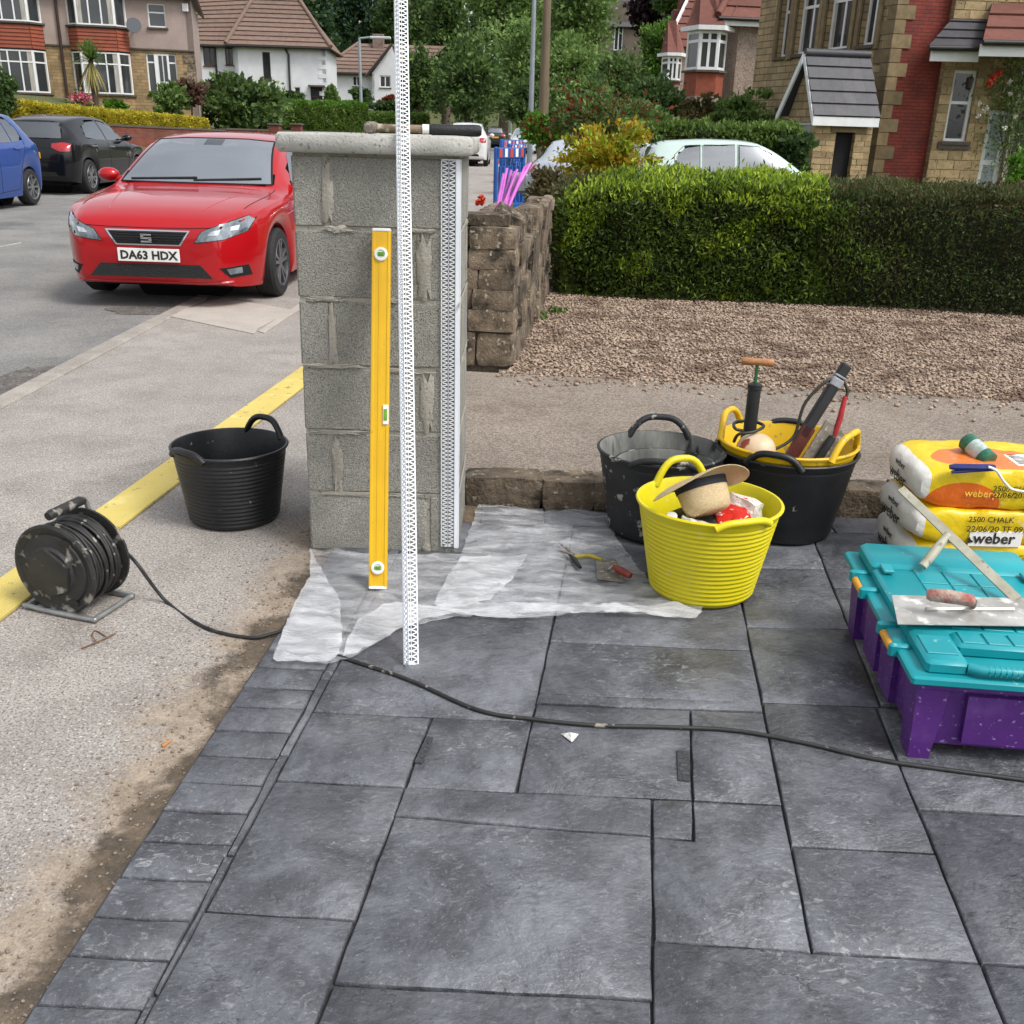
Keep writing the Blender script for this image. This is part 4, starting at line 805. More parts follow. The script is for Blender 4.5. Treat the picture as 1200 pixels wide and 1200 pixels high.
q = MB(); q.bbox((.21, .028, BH+.0285), (.20, .030, .004), .001); q.build('handle_slot', m_dark0, lo)
for i in range(14): q = MB(); q.tube([(.125+i*.0128, -.012, BH+.034), (.125+i*.0128, -.0245, BH+.041), (.125+i*.0128, -.0245, BH+.051), (.125+i*.0128, -.012, BH+.0590)], .0022, 5); q.build('grip_rib', m_teal, lo)
for x0, x1, y0, y1 in [(-.002, .07, .03, .12), (.345, .41, .03, .12)]+[(.10+i*.06, .152+i*.06, .095, .15) for i in range(4)]:
    q = MB(); q.bbox(((x0+x1)/2, (y0+y1)/2, BH+.0605), (x1-x0, y1-y0, .006), .002); q.build('raised_tile', m_teal, lo)
for i in range(5):
    for j in range(4):
        if i in (0, 4): continue
        q = MB(); x0 = .02+i*.078; y0 = .175+j*.088; q.bbox((x0+.036, y0+.041, BH+.0585), (.072, .082, .005), .0018); q.build('raised_tile', m_teal, lo)
for y in (.17, .49):
    q = MB(); q.tube([(-.05, y-.045, BH+.012), (-.05, y+.045, BH+.012)], .011, 10); q.build('clip', m_org, BX, smooth=50)
    for s_ in (-1, 1): q = MB(); q.bbox((-.040, y+s_*.058, BH+.020), (.05, .02, .034), .006); q.build('hinge_lug', m_teal, lo, smooth=40)
for x in (.02, .40): 
    q = MB(); q.bbox((x, .50, BH+.068), (.03, .05, .01), .004); q.build('rib', m_teal, lo)
LZ = .017+BH+.0625
# plasterer's trowel on the lid
m_blade = M('cement-smeared steel blade', hexc('#c4c2bc'), hexc('#a19e97'), scale=12, rough=.45, metal=.35, c3=hexc('#e6e4de'), s3=22, t3=.56, w3=.1)
m_redw = M('plaster-caked red handle', hexc('#9c4a45'), hexc('#b7a394'), scale=26, rough=.8, bump=.8, bscale=70)
tz = LZ+.012
q = [gp(1045, 698, tz), gp(1256, 703, tz), gp(1262, 735, tz), gp(1052, 732, tz)]
tr = thing('plastering_trowel', 'cement-smeared steel trowel with a red handle on the teal lid', 'trowel')
b = MB(); b.add([tuple(p) for p in q]+[(p.x, p.y, p.z+.0018) for p in q], [(0, 1, 2, 3), (7, 6, 5, 4), (4, 5, 1, 0), (5, 6, 2, 1), (6, 7, 3, 2), (7, 4, 0, 3)]); b.build('blade', m_blade, tr)
b = MB(); a0, a1 = gp(1085, 714, tz+.006), gp(1188, 714, tz+.006); b.tube([a0, a1], .006, 6); b.build('spine', m_blade, tr)
b = MB(); h0, h1 = gp(1140, 712, tz+.004), gp(1142, 705, tz+.055); b.tube([h0, h0.lerp(h1, .5), h1], .007, 8); b.build('shank', m_steelold, tr)
b = MB(); h2 = gp(1086, 697, tz+.055); b.tube([h1.lerp(h2, t)+Vector((0, 0, .004*math.sin(3.14*t))) for t in (0, .06, .3, .6, .92, 1)], [.010, .016, .0165, .018, .016, .011], 12); b.build('handle', m_redw, tr, smooth=50)
# plastic feather-edge tool standing on the lid
m_off = M('off white plastic', hexc('#bdb9a6'), hexc('#a49f8b'), scale=20, rough=.55, c3=hexc('#837d6b'), s3=40, t3=.64)
f0, f1 = gp(1192, 703, LZ+.014), yp(1056, 573, 2.76); fd = (f1-f0).normalized()
fl = thing('skimming_spatula', 'off-white long bladed skimming tool propped on the teal lid', 'skimming tool')
sx_ = fd.cross(Vector((0, -1, .25))).normalized(); sn = sx_.cross(fd)
b = MB(); P_ = [f0-sx_*.013-sn*.004, f0+sx_*.013-sn*.004, f1+sx_*.011-sn*.004, f1-sx_*.011-sn*.004]; b.add([tuple(p) for p in P_]+[tuple(p+sn*.009) for p in P_], [(0, 1, 2, 3), (7, 6, 5, 4), (0, 4, 5, 1), (1, 5, 6, 2), (2, 6, 7, 3), (3, 7, 4, 0)]); b.build('blade', m_off, fl)
m0 = f0.lerp(f1, .56); hb = gp(1081, 664, LZ+.016); b = MB(); b.tube([m0, m0.lerp(hb, .25), m0.lerp(hb, .6), hb], [.011, .012, .0135, .0125], 10); b.build('handle', m_off, fl, smooth=50)

# ------------------------------------------------------------------ stacked bags of render
def bag_mat():
    m = bpy.data.materials.new('printed render sack'); m.use_nodes = True; t = m.node_tree; N = t.nodes; L = t.links; b = N['Principled BSDF']; b.inputs['Roughness'].default_value = .35
    tcx = N.new('ShaderNodeTexCoord'); sp = N.new('ShaderNodeSeparateXYZ'); L.new(tcx.outputs['Object'], sp.inputs[0]); oi = N.new('ShaderNodeObjectInfo')
    def mth(op, a, c=0.0):
        x = N.new('ShaderNodeMath'); x.operation = op
        for i, v in ((0, a), (1, c)):
            if isinstance(v, (int, float)): x.inputs[i].default_value = v
            else: L.new(v, x.inputs[i])
        return x.outputs[0]
    def mix(f, a, c):
        x = N.new('ShaderNodeMix'); x.data_type = 'RGBA'; L.new(f, x.inputs[0])
        for i, v in ((6, a), (7, c)):
            if isinstance(v, tuple): x.inputs[i].default_value = (*v, 1)
            else: L.new(v, x.inputs[i])
        return x.outputs[2]
    X, Y_, Z = sp.outputs[0], sp.outputs[1], sp.outputs[2]
    yel = mix(mth('LESS_THAN', X, -.258), hexc('#e3c313'), hexc('#dfdcd4'))            # white end
    sh = mth('MULTIPLY', mth('GREATER_THAN', oi.outputs['Color'], .5), 1)
    # orange ellipse on the front, place set by the object's colour value
    so = N.new('ShaderNodeSeparateColor'); L.new(oi.outputs['Color'], so.inputs[0]); ox = mth('ADD', mth('MULTIPLY', so.outputs[0], .6), -.3)
    dx = mth('DIVIDE', mth('SUBTRACT', X, ox), .125); dz = mth('DIVIDE', mth('ADD', Z, .055), .080)
    el = mth('LESS_THAN', mth('ADD', mth('MULTIPLY', dx, dx), mth('MULTIPLY', dz, dz)), 1.0); fr_ = mth('LESS_THAN', Y_, -.10)
    col = mix(mth('MULTIPLY', el, fr_), yel, hexc('#dd6a1d'))
    # orange and white panel on top
    dx2 = mth('DIVIDE', mth('ADD', X, .02), .20); dy2 = mth('DIVIDE', mth('ADD', Y_, .05), .11); el2 = mth('MULTIPLY', mth('LESS_THAN', mth('ADD', mth('MULTIPLY', dx2, dx2), mth('MULTIPLY', dy2, dy2)), 1.0), mth('GREATER_THAN', Z, .045))
    col = mix(el2, col, hexc('#e07a35'))
    dx3 = mth('LESS_THAN', mth('ABSOLUTE', mth('SUBTRACT', X, .10)), .055); pn = mth('MULTIPLY', mth('MULTIPLY', dx3, mth('LESS_THAN', mth('ABSOLUTE', mth('ADD', Y_, .06)), .06)), mth('GREATER_THAN', Z, .045)); col = mix(pn, col, hexc('#e9e6e0'))
    nz = N.new('ShaderNodeTexNoise'); nz.inputs['Scale'].default_value = 30; nz.inputs['Detail'].default_value = 5; L.new(tcx.outputs['Object'], nz.inputs['Vector']); mr = N.new('ShaderNodeMapRange'); mr.inputs[1].default_value = .62; mr.inputs[2].default_value = .74; mr.inputs[4].default_value = .6; L.new(nz.outputs['Fac'], mr.inputs[0]); col = mix(mr.outputs[0], col, hexc('#d9d2bd'))
    L.new(col, b.inputs['Base Color']); bn = N.new('ShaderNodeBump'); bn.inputs['Strength'].default_value = .5; bn.inputs['Distance'].default_value = .015; n2 = N.new('ShaderNodeTexNoise'); n2.inputs['Scale'].default_value = 16; n2.inputs['Detail'].default_value = 4; L.new(tcx.outputs['Object'], n2.inputs['Vector']); L.new(n2.outputs['Fac'], bn.inputs['Height']); L.new(bn.outputs[0], b.inputs['Normal']); return m
m_bag = bag_mat(); m_ink = M('black ink', hexc('#26221c'), rough=.6); m_inkw = M('white ink', hexc('#f0ece4'), rough=.6)
def pillow(L_, W_, H_, sd):
    b = MB(); n = (40, 20, 10); idx = {}; P_ = []
    def pos(u, v, w_):
        e = lambda a, p: abs(a)**p
        x = u*L_/2*(1-.05*e(w_, 3)-.05*e(v, 4)); y = v*W_/2*(1-.04*e(w_, 4)-.05*e(u, 6)); z = w_*H_/2*(1-.38*e(u, 8)-.10*e(v, 7))
        nv = mnoise.noise_vector(Vector((x*7+sd*5, y*7, z*7)))*.007+mnoise.noise_vector(Vector((x*22+sd*5, y*22, z*22)))*.004; return (x+nv.x, y+nv.y*.4, z+nv.z)
    F = []
    def vid(i, j, k):
        if (i, j, k) not in idx: idx[(i, j, k)] = len(P_); P_.append(pos(-1+2*i/n[0], -1+2*j/n[1], -1+2*k/n[2]))
        return idx[(i, j, k)]
    for i in range(n[0]):
        for j in range(n[1]):
            F.append((vid(i, j, 0), vid(i, j+1, 0), vid(i+1, j+1, 0), vid(i+1, j, 0))); F.append((vid(i, j, n[2]), vid(i+1, j, n[2]), vid(i+1, j+1, n[2]), vid(i, j+1, n[2])))
    for i in range(n[0]):
        for k in range(n[2]): F.append((vid(i, 0, k), vid(i+1, 0, k), vid(i+1, 0, k+1), vid(i, 0, k+1))); F.append((vid(i, n[1], k), vid(i, n[1], k+1), vid(i+1, n[1], k+1), vid(i+1, n[1], k)))
    for j in range(n[1]):
        for k in range(n[2]): F.append((vid(0, j, k), vid(0, j, k+1), vid(0, j+1, k+1), vid(0, j+1, k))); F.append((vid(n[0], j, k), vid(n[0], j+1, k), vid(n[0], j+1, k+1), vid(n[0], j, k+1)))
    b.add(P_, F); return b
def put_text(parent, txt, x, z, size, mat, y=-.186, bold=.0, rx=90, rz=0, name='lettering', slant=0):
    me = text_mesh(txt, size, mat, bold=bold); o = link(name, me, parent, loc=(x, y, z), rot=(R(rx), R(slant), R(rz))); return o
def weber_logo(par, x, z, s, y=-.185):
    b = MB(); b.bbox((x+.075*s, y+.003, z+.012*s), (.19*s, .004, .058*s), .001); o = b.build('logo_panel', m_inkw, par)
    put_text(o, 'weber', x-.005*s, z-.004*s, .058*s, m_ink, y=y-.0005, bold=.0008)
    k = MB(); k.prism([(0, 0), (.020, .004), (.018, .010), (.008, .016), (.004, .026), (-.004, .020), (-.002, .008)], 0, .001, Matrix.Translation((x-.022*s, y-.0005, z-.004*s)) @ Matrix.Rotation(R(90), 4, 'X') @ Matrix.Scale(s*.9, 4)); k.build('logo_mark', m_ink, o)
bags = []
for i, (z, x0, y0, ry, lab, oc) in enumerate(((.066, 1.355, 3.085, 0, 'yellow and white sack of render at the bottom of the stack', .95), (.190, 1.350, 3.085, 1, 'yellow and white sack of render in the middle of the stack', .92), (.322, 1.360, 3.095, 2, 'yellow and white sack of render topping the stack under the roller', .26))):
    Lb = .60; bo = pillow(Lb, .36, (.135, .130, .145)[i], i).build('render_sack', m_bag, None, loc=(x0+Lb/2, y0+.18, z+.017), rz=R((-2, 1, -1.5)[i]), smooth=60, label=lab, cat='sack', group='stacked sacks of render'); bo.color = (oc, oc, oc, 1); bags.append(bo)
put_text(bags[2], 'weberpro', -.145, -.022, .036, M('yellow ink', hexc('#f2d24a'), rough=.6)); put_text(bags[2], '2500 CHALK', -.055, .0, .028, m_ink); put_text(bags[2], '22/06/20 TF 09:16', -.055, -.022, .028, m_ink, y=-.1865); weber_logo(bags[2], .10, -.05, 1.0)
put_text(bags[1], '2500 CHALK', -.12, .025, .028, m_ink); put_text(bags[1], '22/06/20 TF 09:16', -.12, -.010, .031, m_ink); weber_logo(bags[1], -.085, -.048, .95); put_text(bags[1], 'weberpro', .16, -.025, .034, MATS['yellow ink'])
put_text(bags[0], '2500 CHALK', .02, .015, .026, m_ink); put_text(bags[0], '22/06/20 TF', .04, -.014, .026, m_ink); weber_logo(bags[0], .10, -.045, .9)
for k, bo in enumerate(bags):
    for s_, zz in ((.062, -.02), (.036, .035)):
        me = text_mesh('weber', s_, m_ink); o = link('end_lettering', me, bo, loc=(-.303, .09 if s_ > .04 else .05, zz-.02), rot=(R(90), 0, R(-90)))
for ln_ in range(7):
    b = MB(); b.box((.10, -.005-ln_*.015, .0735), (.09, .004, .001)); b.build('small_print', m_ink, bags[2])
# roller lying on the top sack
rl = thing('paint_roller', 'green-sleeved paint roller with a bent wire on the top sack', 'paint roller')
a0, a1 = yp(1132, 516, 3.30), yp(1160, 541, 3.20); b = MB(); b.tube([a0, a0.lerp(a1, .02), a0.lerp(a1, .98), a1], [.028, .032, .032, .028], 20); b.build('sleeve', M('green foil', hexc('#2c5a48'), hexc('#3b7a5e'), scale=40, rough=.35, metal=.2), rl, smooth=40)
b = MB(); b.tube([a0.lerp(a1, .28), a0.lerp(a1, .72)], .0325, 20, cap=False); b.build('label_band', M('silver label', hexc('#b9c2bd'), hexc('#8ea39a'), scale=60, rough=.35), rl, smooth=40)
b = MB(); b.tube([a0-(a1-a0)*.02, a0], .027, 20); b.build('end_cap', m_blk, rl, smooth=40)
m_blue = M('dark blue plastic', hexc('#1c2a78'), hexc('#16205c'), scale=30, rough=.35)
b = MB(); w0, w1 = yp(1113, 547, 3.085), yp(1166, 548, 3.08); b.tube([w0, w0.lerp(w1, .1), w0.lerp(w1, .9), w1], [.008, .011, .012, .009], 8); b.tube([w0+Vector((.01, 0, -.018)), w1+Vector((0, 0, -.006))], .006, 8); b.build('cage', m_blue, rl, smooth=40)
b = MB(); b.tube(spline([yp(1158, 547, 3.07), yp(1168, 552, 3.065), yp(1178, 566, 3.06), yp(1192, 575, 3.055), yp(1240, 577, 3.055)], 6), .0045, 8); b.build('wire_handle', m_white, rl, smooth=60)

# ================================================================== neighbour's stone wall
wall = thing('stone_wall', 'weathered low sandstone wall with a broken end beside the hedge', 'wall', (-.02, 5.63, NZ), rz=R(-5.4))
WL, WT = 2.9, .46
b = MB(); b.box((-WT/2, WL/2+.02, .28), (WT-.07, WL-.04, .66)); b.build('rubble_core', M('wall mortar', hexc('#5d5344'), hexc('#7d705c'), scale=20, rough=.97, bump=1, bscale=40, bdist=.03), wall)
zs = [0, .205, .335, .445, .56, .675]
for ci in range(6):
    z0 = zs[ci]; z1 = zs[ci+1] if ci < 5 else .79
    # end face
    cuts = [-WT, -WT*random.uniform(.45, .6), 0] if ci not in (0,) else [-WT, -.22, 0]
    for x0, x1 in zip(cuts[:-1], cuts[1:]):
        rock((x1-x0+.004, .22, z1-z0+.003), ci*3+int(x0*90)+200, 4, .07).build('stone', m_stone, wall, loc=((x0+x1)/2, .11+random.uniform(-.01, .01), (z0+z1)/2), smooth=40)
    # right-hand face
    y = .22
    while y < WL-.05:
        d = min(random.uniform(.16, .42), WL-y)
        hz_ = z1-z0+.003
        if d > .06 and not (ci == 5 and random.random() < .25): rock((.15+random.uniform(-.03, .03), d+.003, hz_*(1 if ci < 5 else random.uniform(.6, 1.4))), int(y*50)+ci*9, 4, .13).build('stone', m_stone, wall, loc=(-.07+random.uniform(-.012, .012), y+d/2, (z0+z1)/2), smooth=40)
        y += d
    y = .22
    while y < WL-.05 and ci > 2:
        d = min(random.uniform(.25, .5), WL-y)
        if d > .08: rock((.15, d-.01, z1-z0-.01), int(y*50)+ci*11+77, 3, .1).build('stone', m_stone, wall, loc=(-WT+.075, y+d/2, (z0+z1)/2-(.04 if ci == 5 else 0)), smooth=40)
        y += d
for i in range(10):
    rock((random.uniform(.1, .2), random.uniform(.1, .24), random.uniform(.06, .11)), i+400, 3, .2).build('rubble', m_stone, wall, loc=(-.25+random.uniform(-.04, .05), .35+i*.24, .60+random.uniform(0, .04)), rz=random.uniform(0, 3), smooth=40)
rock((.30, .20, .06), 431, 4, .16).build('loose_stone', m_stone, wall, loc=(-.20, .14, .825), rz=.1, smooth=40)
rock((.16, .22, .10), 433, 4, .2).build('loose_stone', m_stone, wall, loc=(-.09, .42, .80), rot=(.2, .5, .3), smooth=40)
sl = rock((.07, .55, .5), 441, 5, .12); sl.build('upright_slab', m_stone, wall, loc=(-.02, 2.2, .56), rot=(.08, .1, 0), smooth=40)
sl = rock((.06, .5, .42), 447, 5, .12); sl.build('upright_slab', m_stone, wall, loc=(-.01, 1.2, .46), rot=(.2, .06, 0), smooth=40)

# pink rods, cone, blue barriers, crate beyond the wall
m_pink = M('pink plastic rod', hexc('#c869bd'), hexc('#b259b3'), scale=8, rough=.35, vary=.2)
rods = [((580, 258), (590, 204)), ((582, 259), (594, 198)), ((585, 258), (599, 200)), ((588, 258), (603, 202)), ((583, 259), (606, 199)), ((587, 259), (610, 203)), ((590, 258), (615, 196)), ((588, 258), (619, 193)), ((585, 257), (622, 191))]
for i, (a, c_) in enumerate(rods):
    Yb = 6.9+.06*(i % 3); p = yp(*a, Yb); t_ = yp(*c_, Yb+.35+.05*(i % 4)); b = MB(); b.tube([p+(p-t_)*.75, t_], .0105, 8)
    b.build('plastic_rod', m_pink, label='thin pink plastic rod in the bundle propped behind the stone wall', cat='rod', group='bundle of pink rods', smooth=50)
cg = gp(586, 214); m_cone = M('orange cone plastic', hexc('#d8502a'), hexc('#c4451f'), scale=10, rough=.5)
cone = thing('traffic_cone', 'orange traffic cone on the far pavement', 'cone', (cg.x, cg.y, 0)); b = MB(); b.bbox((0, 0, .02), (.42, .42, .04), .01); b.build('base', m_cone, cone)
b = MB(); b.lathe([(.16, .04), (.03, .74), (0, .75)], 20); b.build('body', m_cone, cone, smooth=40); b = MB(); b.lathe([(.118, .28), (.08, .50)], 20); b.f = b.f[:20]; b.build('reflective_band', m_white, cone, smooth=40)
m_bar = M('blue barrier plastic', hexc('#1f5aa8'), hexc('#184a90'), scale=10, rough=.45); m_refl = M('red reflective strip', hexc('#c8402e'), rough=.4)
def barrier(px, py, Y, label, rz):
    p = yp(px, py, Y); zt = p.z; t = thing('road_barrier', label, 'barrier', (p.x, Y, 0), rz=rz, group='folded blue barriers')
    b = MB(); b.bbox((0, 0, zt-.09), (1.0, .05, .16), .015); b.bbox((-.46, 0, zt/2), (.07, .05, zt), .015); b.bbox((.46, 0, zt/2), (.07, .05, zt), .015); b.bbox((0, 0, .30), (.9, .05, .10), .015)
    for k in range(6): b.bbox((-.33+k*.132, 0, zt/2-.05), (.04, .04, zt*.62), .01)
    b.build('frame', m_bar, t)
    for k in range(5): b = MB(); b.bbox((-.36+k*.18, -.028, zt-.085), (.09, .004, .12), .001); b.bbox((-.36+k*.18, .028, zt-.085), (.09, .004, .12), .001); b.build('reflective_panel', m_refl if k % 2 == 0 else m_white, t)
    for s_ in (-.46, .46): b = MB(); b.bbox((s_, 0, .03), (.08, .5, .05), .01); b.build('foot', m_bar, t)
barrier(600, 163, 17.2, 'blue plastic road barrier standing nearest the white car', R(70)); barrier(606, 168, 16.6, 'blue plastic road barrier leaning beside the silver windscreen', R(76)); barrier(598, 172, 15.9, 'blue plastic road barrier closest to the pink rods', R(64))
cg = yp(609, 214, 9.9); b = MB(); b.bbox((0, 0, 0), (.16, .2, .18), .02); cr8 = b.build('grey_crate', M('grey plastic', hexc('#8e959c'), hexc('#777d84'), scale=10, rough=.5), label='small grey plastic box on the wall by the pink rods', cat='box', loc=cg)
# ================================================================== cars
def paint(name, c, c2=None, coat=.85): return M(name, c, c2 or tuple(v*.92 for v in c), scale=.7, rough=.3, coat=coat, spec=.15)
m_tyre = M('tyre rubber', hexc('#1a1a1b'), hexc('#242424'), scale=30, rough=.8); m_rim = M('silver alloy', hexc('#a2a4a6'), hexc('#8b8d90'), scale=20, rough=.32, metal=.8); m_rimd = M('dark alloy', hexc('#77787b'), hexc('#5e5f62'), scale=20, rough=.35, metal=.7)

def seethrough(name, tint, lo):
    m = bpy.data.materials.new(name); m.use_nodes = True; t = m.node_tree; N = t.nodes; L = t.links; N.remove(N['Principled BSDF'])
    tr = N.new('ShaderNodeBsdfTransparent'); tr.inputs[0].default_value = (*tint, 1); gl = N.new('ShaderNodeBsdfGlossy'); gl.inputs['Roughness'].default_value = .02; gl.inputs['Color'].default_value = (.95, .98, 1, 1)
    lw = N.new('ShaderNodeLayerWeight'); lw.inputs[0].default_value = .35; mr = N.new('ShaderNodeMapRange'); mr.inputs[3].default_value = lo; mr.inputs[4].default_value = 1; L.new(lw.outputs['Fresnel'], mr.inputs[0]); ms = N.new('ShaderNodeMixShader'); L.new(mr.outputs[0], ms.inputs[0]); L.new(tr.outputs[0], ms.inputs[1]); L.new(gl.outputs[0], ms.inputs[2]); L.new(ms.outputs[0], N['Material Output'].inputs['Surface']); return m
m_wscreen = seethrough('clear windscreen glass', (.78, .84, .84), .68); m_cglass = seethrough('tinted car glass', (.45, .49, .50), .24)
m_seat = M('grey seat cloth', hexc('#3a3b3e'), hexc('#47484c'), scale=20, rough=.9); m_dark = M('dark underbody', hexc('#0d0d0e'), rough=.9); m_chrome = M('bright chrome', hexc('#d4d6d8'), rough=.12, metal=1.0); m_mesh = M('black honeycomb grille', hexc('#0a0a0b'), hexc('#1c1c1e'), scale=90, rough=.5, bump=1, bscale=120)
m_lens = M('clear lamp lens', hexc('#8f999f'), hexc('#4d565c'), scale=9, rough=.08, coat=.9, metal=.3, local=True); m_tail = M('red lamp lens', hexc('#b01318'), hexc('#8a0d12'), scale=12, rough=.1, coat=.8); m_plw = M('white number plate', hexc('#e9e9e4'), rough=.4); m_ply = M('yellow number plate', hexc('#e0a91c'), rough=.4); m_seam = M('panel gap', hexc('#09090a'), rough=.8)
HATCH = dict(L=4.26, W=1.816, H=1.459, fo=.86, wb=2.63, R=.318, st=[
    # s, w, zb, zS, wE, zE, zT
    (0.00, .56, .255, .54, .50, .60, .625), (.015, .60, .235, .60, .56, .66, .68), (.05, .645, .215, .665, .60, .715, .735), (.12, .70, .195, .715, .63, .755, .775), (.25, .778, .18, .765, .665, .80, .825), (.45, .850, .17, .815, .70, .845, .875), (.80, .897, .17, .865, .735, .893, .928),
    (1.10, .907, .17, .90, .745, .925, .962), (1.27, .908, .17, .918, .735, .965, 1.00), (1.42, .908, .17, .928, .715, 1.055, 1.085), (1.75, .908, .17, .938, .665, 1.245, 1.28), (2.05, .908, .17, .945, .625, 1.362, 1.402), (2.30, .908, .17, .95, .605, 1.398, 1.442), (2.70, .906, .17, .957, .595, 1.41, 1.458), (3.10, .903, .17, .968, .585, 1.395, 1.448), (3.45, .897, .18, .98, .57, 1.36, 1.415), (3.72, .885, .19, .985, .55, 1.315, 1.365), (3.80, .88, .20, .985, .55, 1.29, 1.34), (3.95, .865, .215, .975, .58, 1.13, 1.17), (4.08, .84, .23, .95, .62, .985, 1.02), (4.18, .80, .25, .88, .65, .91, .935), (4.24, .74, .28, .80, .62, .83, .85), (4.26, .66, .33, .72, .55, .75, .77)])
CITY = dict(L=3.70, W=1.66, H=1.50, fo=.72, wb=2.40, R=.29, st=[
    (0.00, .50, .25, .52, .45, .58, .60), (.02, .62, .22, .60, .52, .65, .67), (.08, .72, .20, .68, .56, .73, .75), (.2, .78, .18, .76, .60, .80, .82), (.45, .81, .17, .85, .64, .88, .90), (.75, .825, .17, .91, .66, .935, .965), (.95, .83, .17, .93, .66, .98, 1.01), (1.1, .83, .17, .94, .64, 1.08, 1.11), (1.45, .83, .17, .95, .59, 1.30, 1.34), (1.7, .83, .17, .955, .56, 1.41, 1.45), (2.0, .83, .17, .96, .55, 1.45, 1.495), (2.5, .828, .17, .97, .54, 1.45, 1.498), (2.95, .82, .18, .985, .53, 1.42, 1.47), (3.25, .81, .19, 1.0, .52, 1.38, 1.43), (3.38, .80, .20, 1.0, .52, 1.30, 1.35), (3.50, .785, .22, .985, .54, 1.10, 1.14), (3.60, .76, .24, .93, .58, .97, 1.0), (3.67, .70, .28, .85, .56, .88, .90), (3.70, .60, .33, .74, .5, .77, .79)])
class Car:
    def __init__(c, spec, name, label, paint_m, loc, rz, k=1.0, kz=1.0, group=None):
        c.sp = spec; c.k = k; L = spec['L']; c.L = L
        c.o = thing(name, label, 'car', loc, rz, group); c.o.scale = (k, k, k*kz); c.pm = paint_m
        st = np.array(spec['st']); s_in = st[:, 0]; ss = []
        for a, b_ in zip(s_in[:-1], s_in[1:]):
            n = max(1, int(round((b_-a)/.05))); ss += list(np.linspace(a, b_, n, endpoint=False))
        ss.append(s_in[-1]); ss = np.array(ss); vals = []
        for j in range(1, 7):                           # monotone-ish cubic through the stations
            y = st[:, j]; m = np.gradient(y, s_in); i = np.clip(np.searchsorted(s_in, ss, side='right')-1, 0, len(s_in)-2); h = s_in[i+1]-s_in[i]; t = (ss-s_in[i])/h
            dl = (y[i+1]-y[i])/h; m0 = np.where(np.sign(m[i]) == np.sign(dl), np.sign(dl)*np.minimum(np.abs(m[i]), 3*np.abs(dl)), 0); m1 = np.where(np.sign(m[i+1]) == np.sign(dl), np.sign(dl)*np.minimum(np.abs(m[i+1]), 3*np.abs(dl)), 0)
            vals.append((2*t**3-3*t*t+1)*y[i]+(t**3-2*t*t+t)*h*m0+(-2*t**3+3*t*t)*y[i+1]+(t**3-t*t)*h*m1)
        w_, zb, zS, wE, zE, zT = vals; Rw = spec['R']; Ra = Rw+.045; axs = (spec['fo'], spec['fo']+spec['wb']); rows = []
        for q, s in enumerate(ss):
            a = zb[q]
            for ax_ in axs:
                d = abs(s-ax_)
                if d < Ra: a = max(a, Rw+math.sqrt(Ra*Ra-d*d))
            W, S_ = w_[q], zS[q]; hf = []
            hf += [(0, zb[q]), (.60*W, zb[q]), (.64*W, a), (W*.95, a), (W*.975, a+(S_-a)*.12), (W*.992, a+(S_-a)*.38), (W, a+(S_-a)*.60), (W*.99, a+(S_-a)*.80), (W*.978, a+(S_-a)*.92), (W*.955, S_)]
            e = (wE[q], zE[q]); b_ = (W*.955, S_)
            for t in (.12, .4, .7, .92): hf.append((b_[0]+(e[0]-b_[0])*t+.018*math.sin(math.pi*t)*(e[1]-b_[1] > .15), b_[1]+(e[1]-b_[1])*t))
            hf += [e, (e[0]*.90, e[1]+(zT[q]-e[1])*.40), (e[0]*.62, e[1]+(zT[q]-e[1])*.80), (e[0]*.3, e[1]+(zT[q]-e[1])*.96), (0, zT[q])]
            x = L/2-s; rows.append([(x, y, z) for y, z in hf]+[(x, -y, z) for y, z in hf[-2:0:-1]])
        n = len(rows[0]); b = MB(); P_ = [p for r in rows for p in r]; F = []
        for i in range(len(rows)-1):
            for j in range(n): F.append((i*n+j, (i+1)*n+j, (i+1)*n+(j+1) % n, i*n+(j+1) % n))
        F.append(tuple(range(n))); F.append(tuple((len(rows)-1)*n+j for j in range(n-1, -1, -1))); b.add(P_, F)
        c.bvh = BVHTree.FromPolygons([Vector(p) for p in P_], F); c.body = b.build('body', paint_m, c.o, smooth=42)
        ub = MB(); ub.box((0, 0, .235), (L*.86, spec['W']*.62, .16)); ub.build('underbody', m_dark, c.o)
        for ax_ in axs:                                 # dark wheel houses
            q = MB(); q.lathe([(Ra-.012, -.1), (Ra-.012, .1)], 24, Matrix.Translation((L/2-ax_, 0, Rw)) @ Matrix.Rotation(R(90), 4, 'X') @ Matrix.Scale(spec['W']*3.9/.78/2.0*.78, 4, (0, 0, 1))); q.build('wheel_well', m_dark, c.o)
        c.axs = axs; c.Rw = Rw; c.cuts = []
    def hit(c, u, v, axis):
        L = c.L
        if axis == 'f': o, d = Vector((L/2+1, u, v)), Vector((-1, 0, 0))
        elif axis == 'r': o, d = Vector((-L/2-1, u, v)), Vector((1, 0, 0))
        elif axis == 'l': o, d = Vector((u, 3, v)), Vector((0, -1, 0))
        elif axis == 'R': o, d = Vector((u, -3, v)), Vector((0, 1, 0))
        else: o, d = Vector((u, v, 3)), Vector((0, 0, -1))
        p, nrm, i, _ = c.bvh.ray_cast(o, d)
        if p is None: return None, d
        if nrm.dot(d) > 0: nrm = -nrm
        return p, nrm
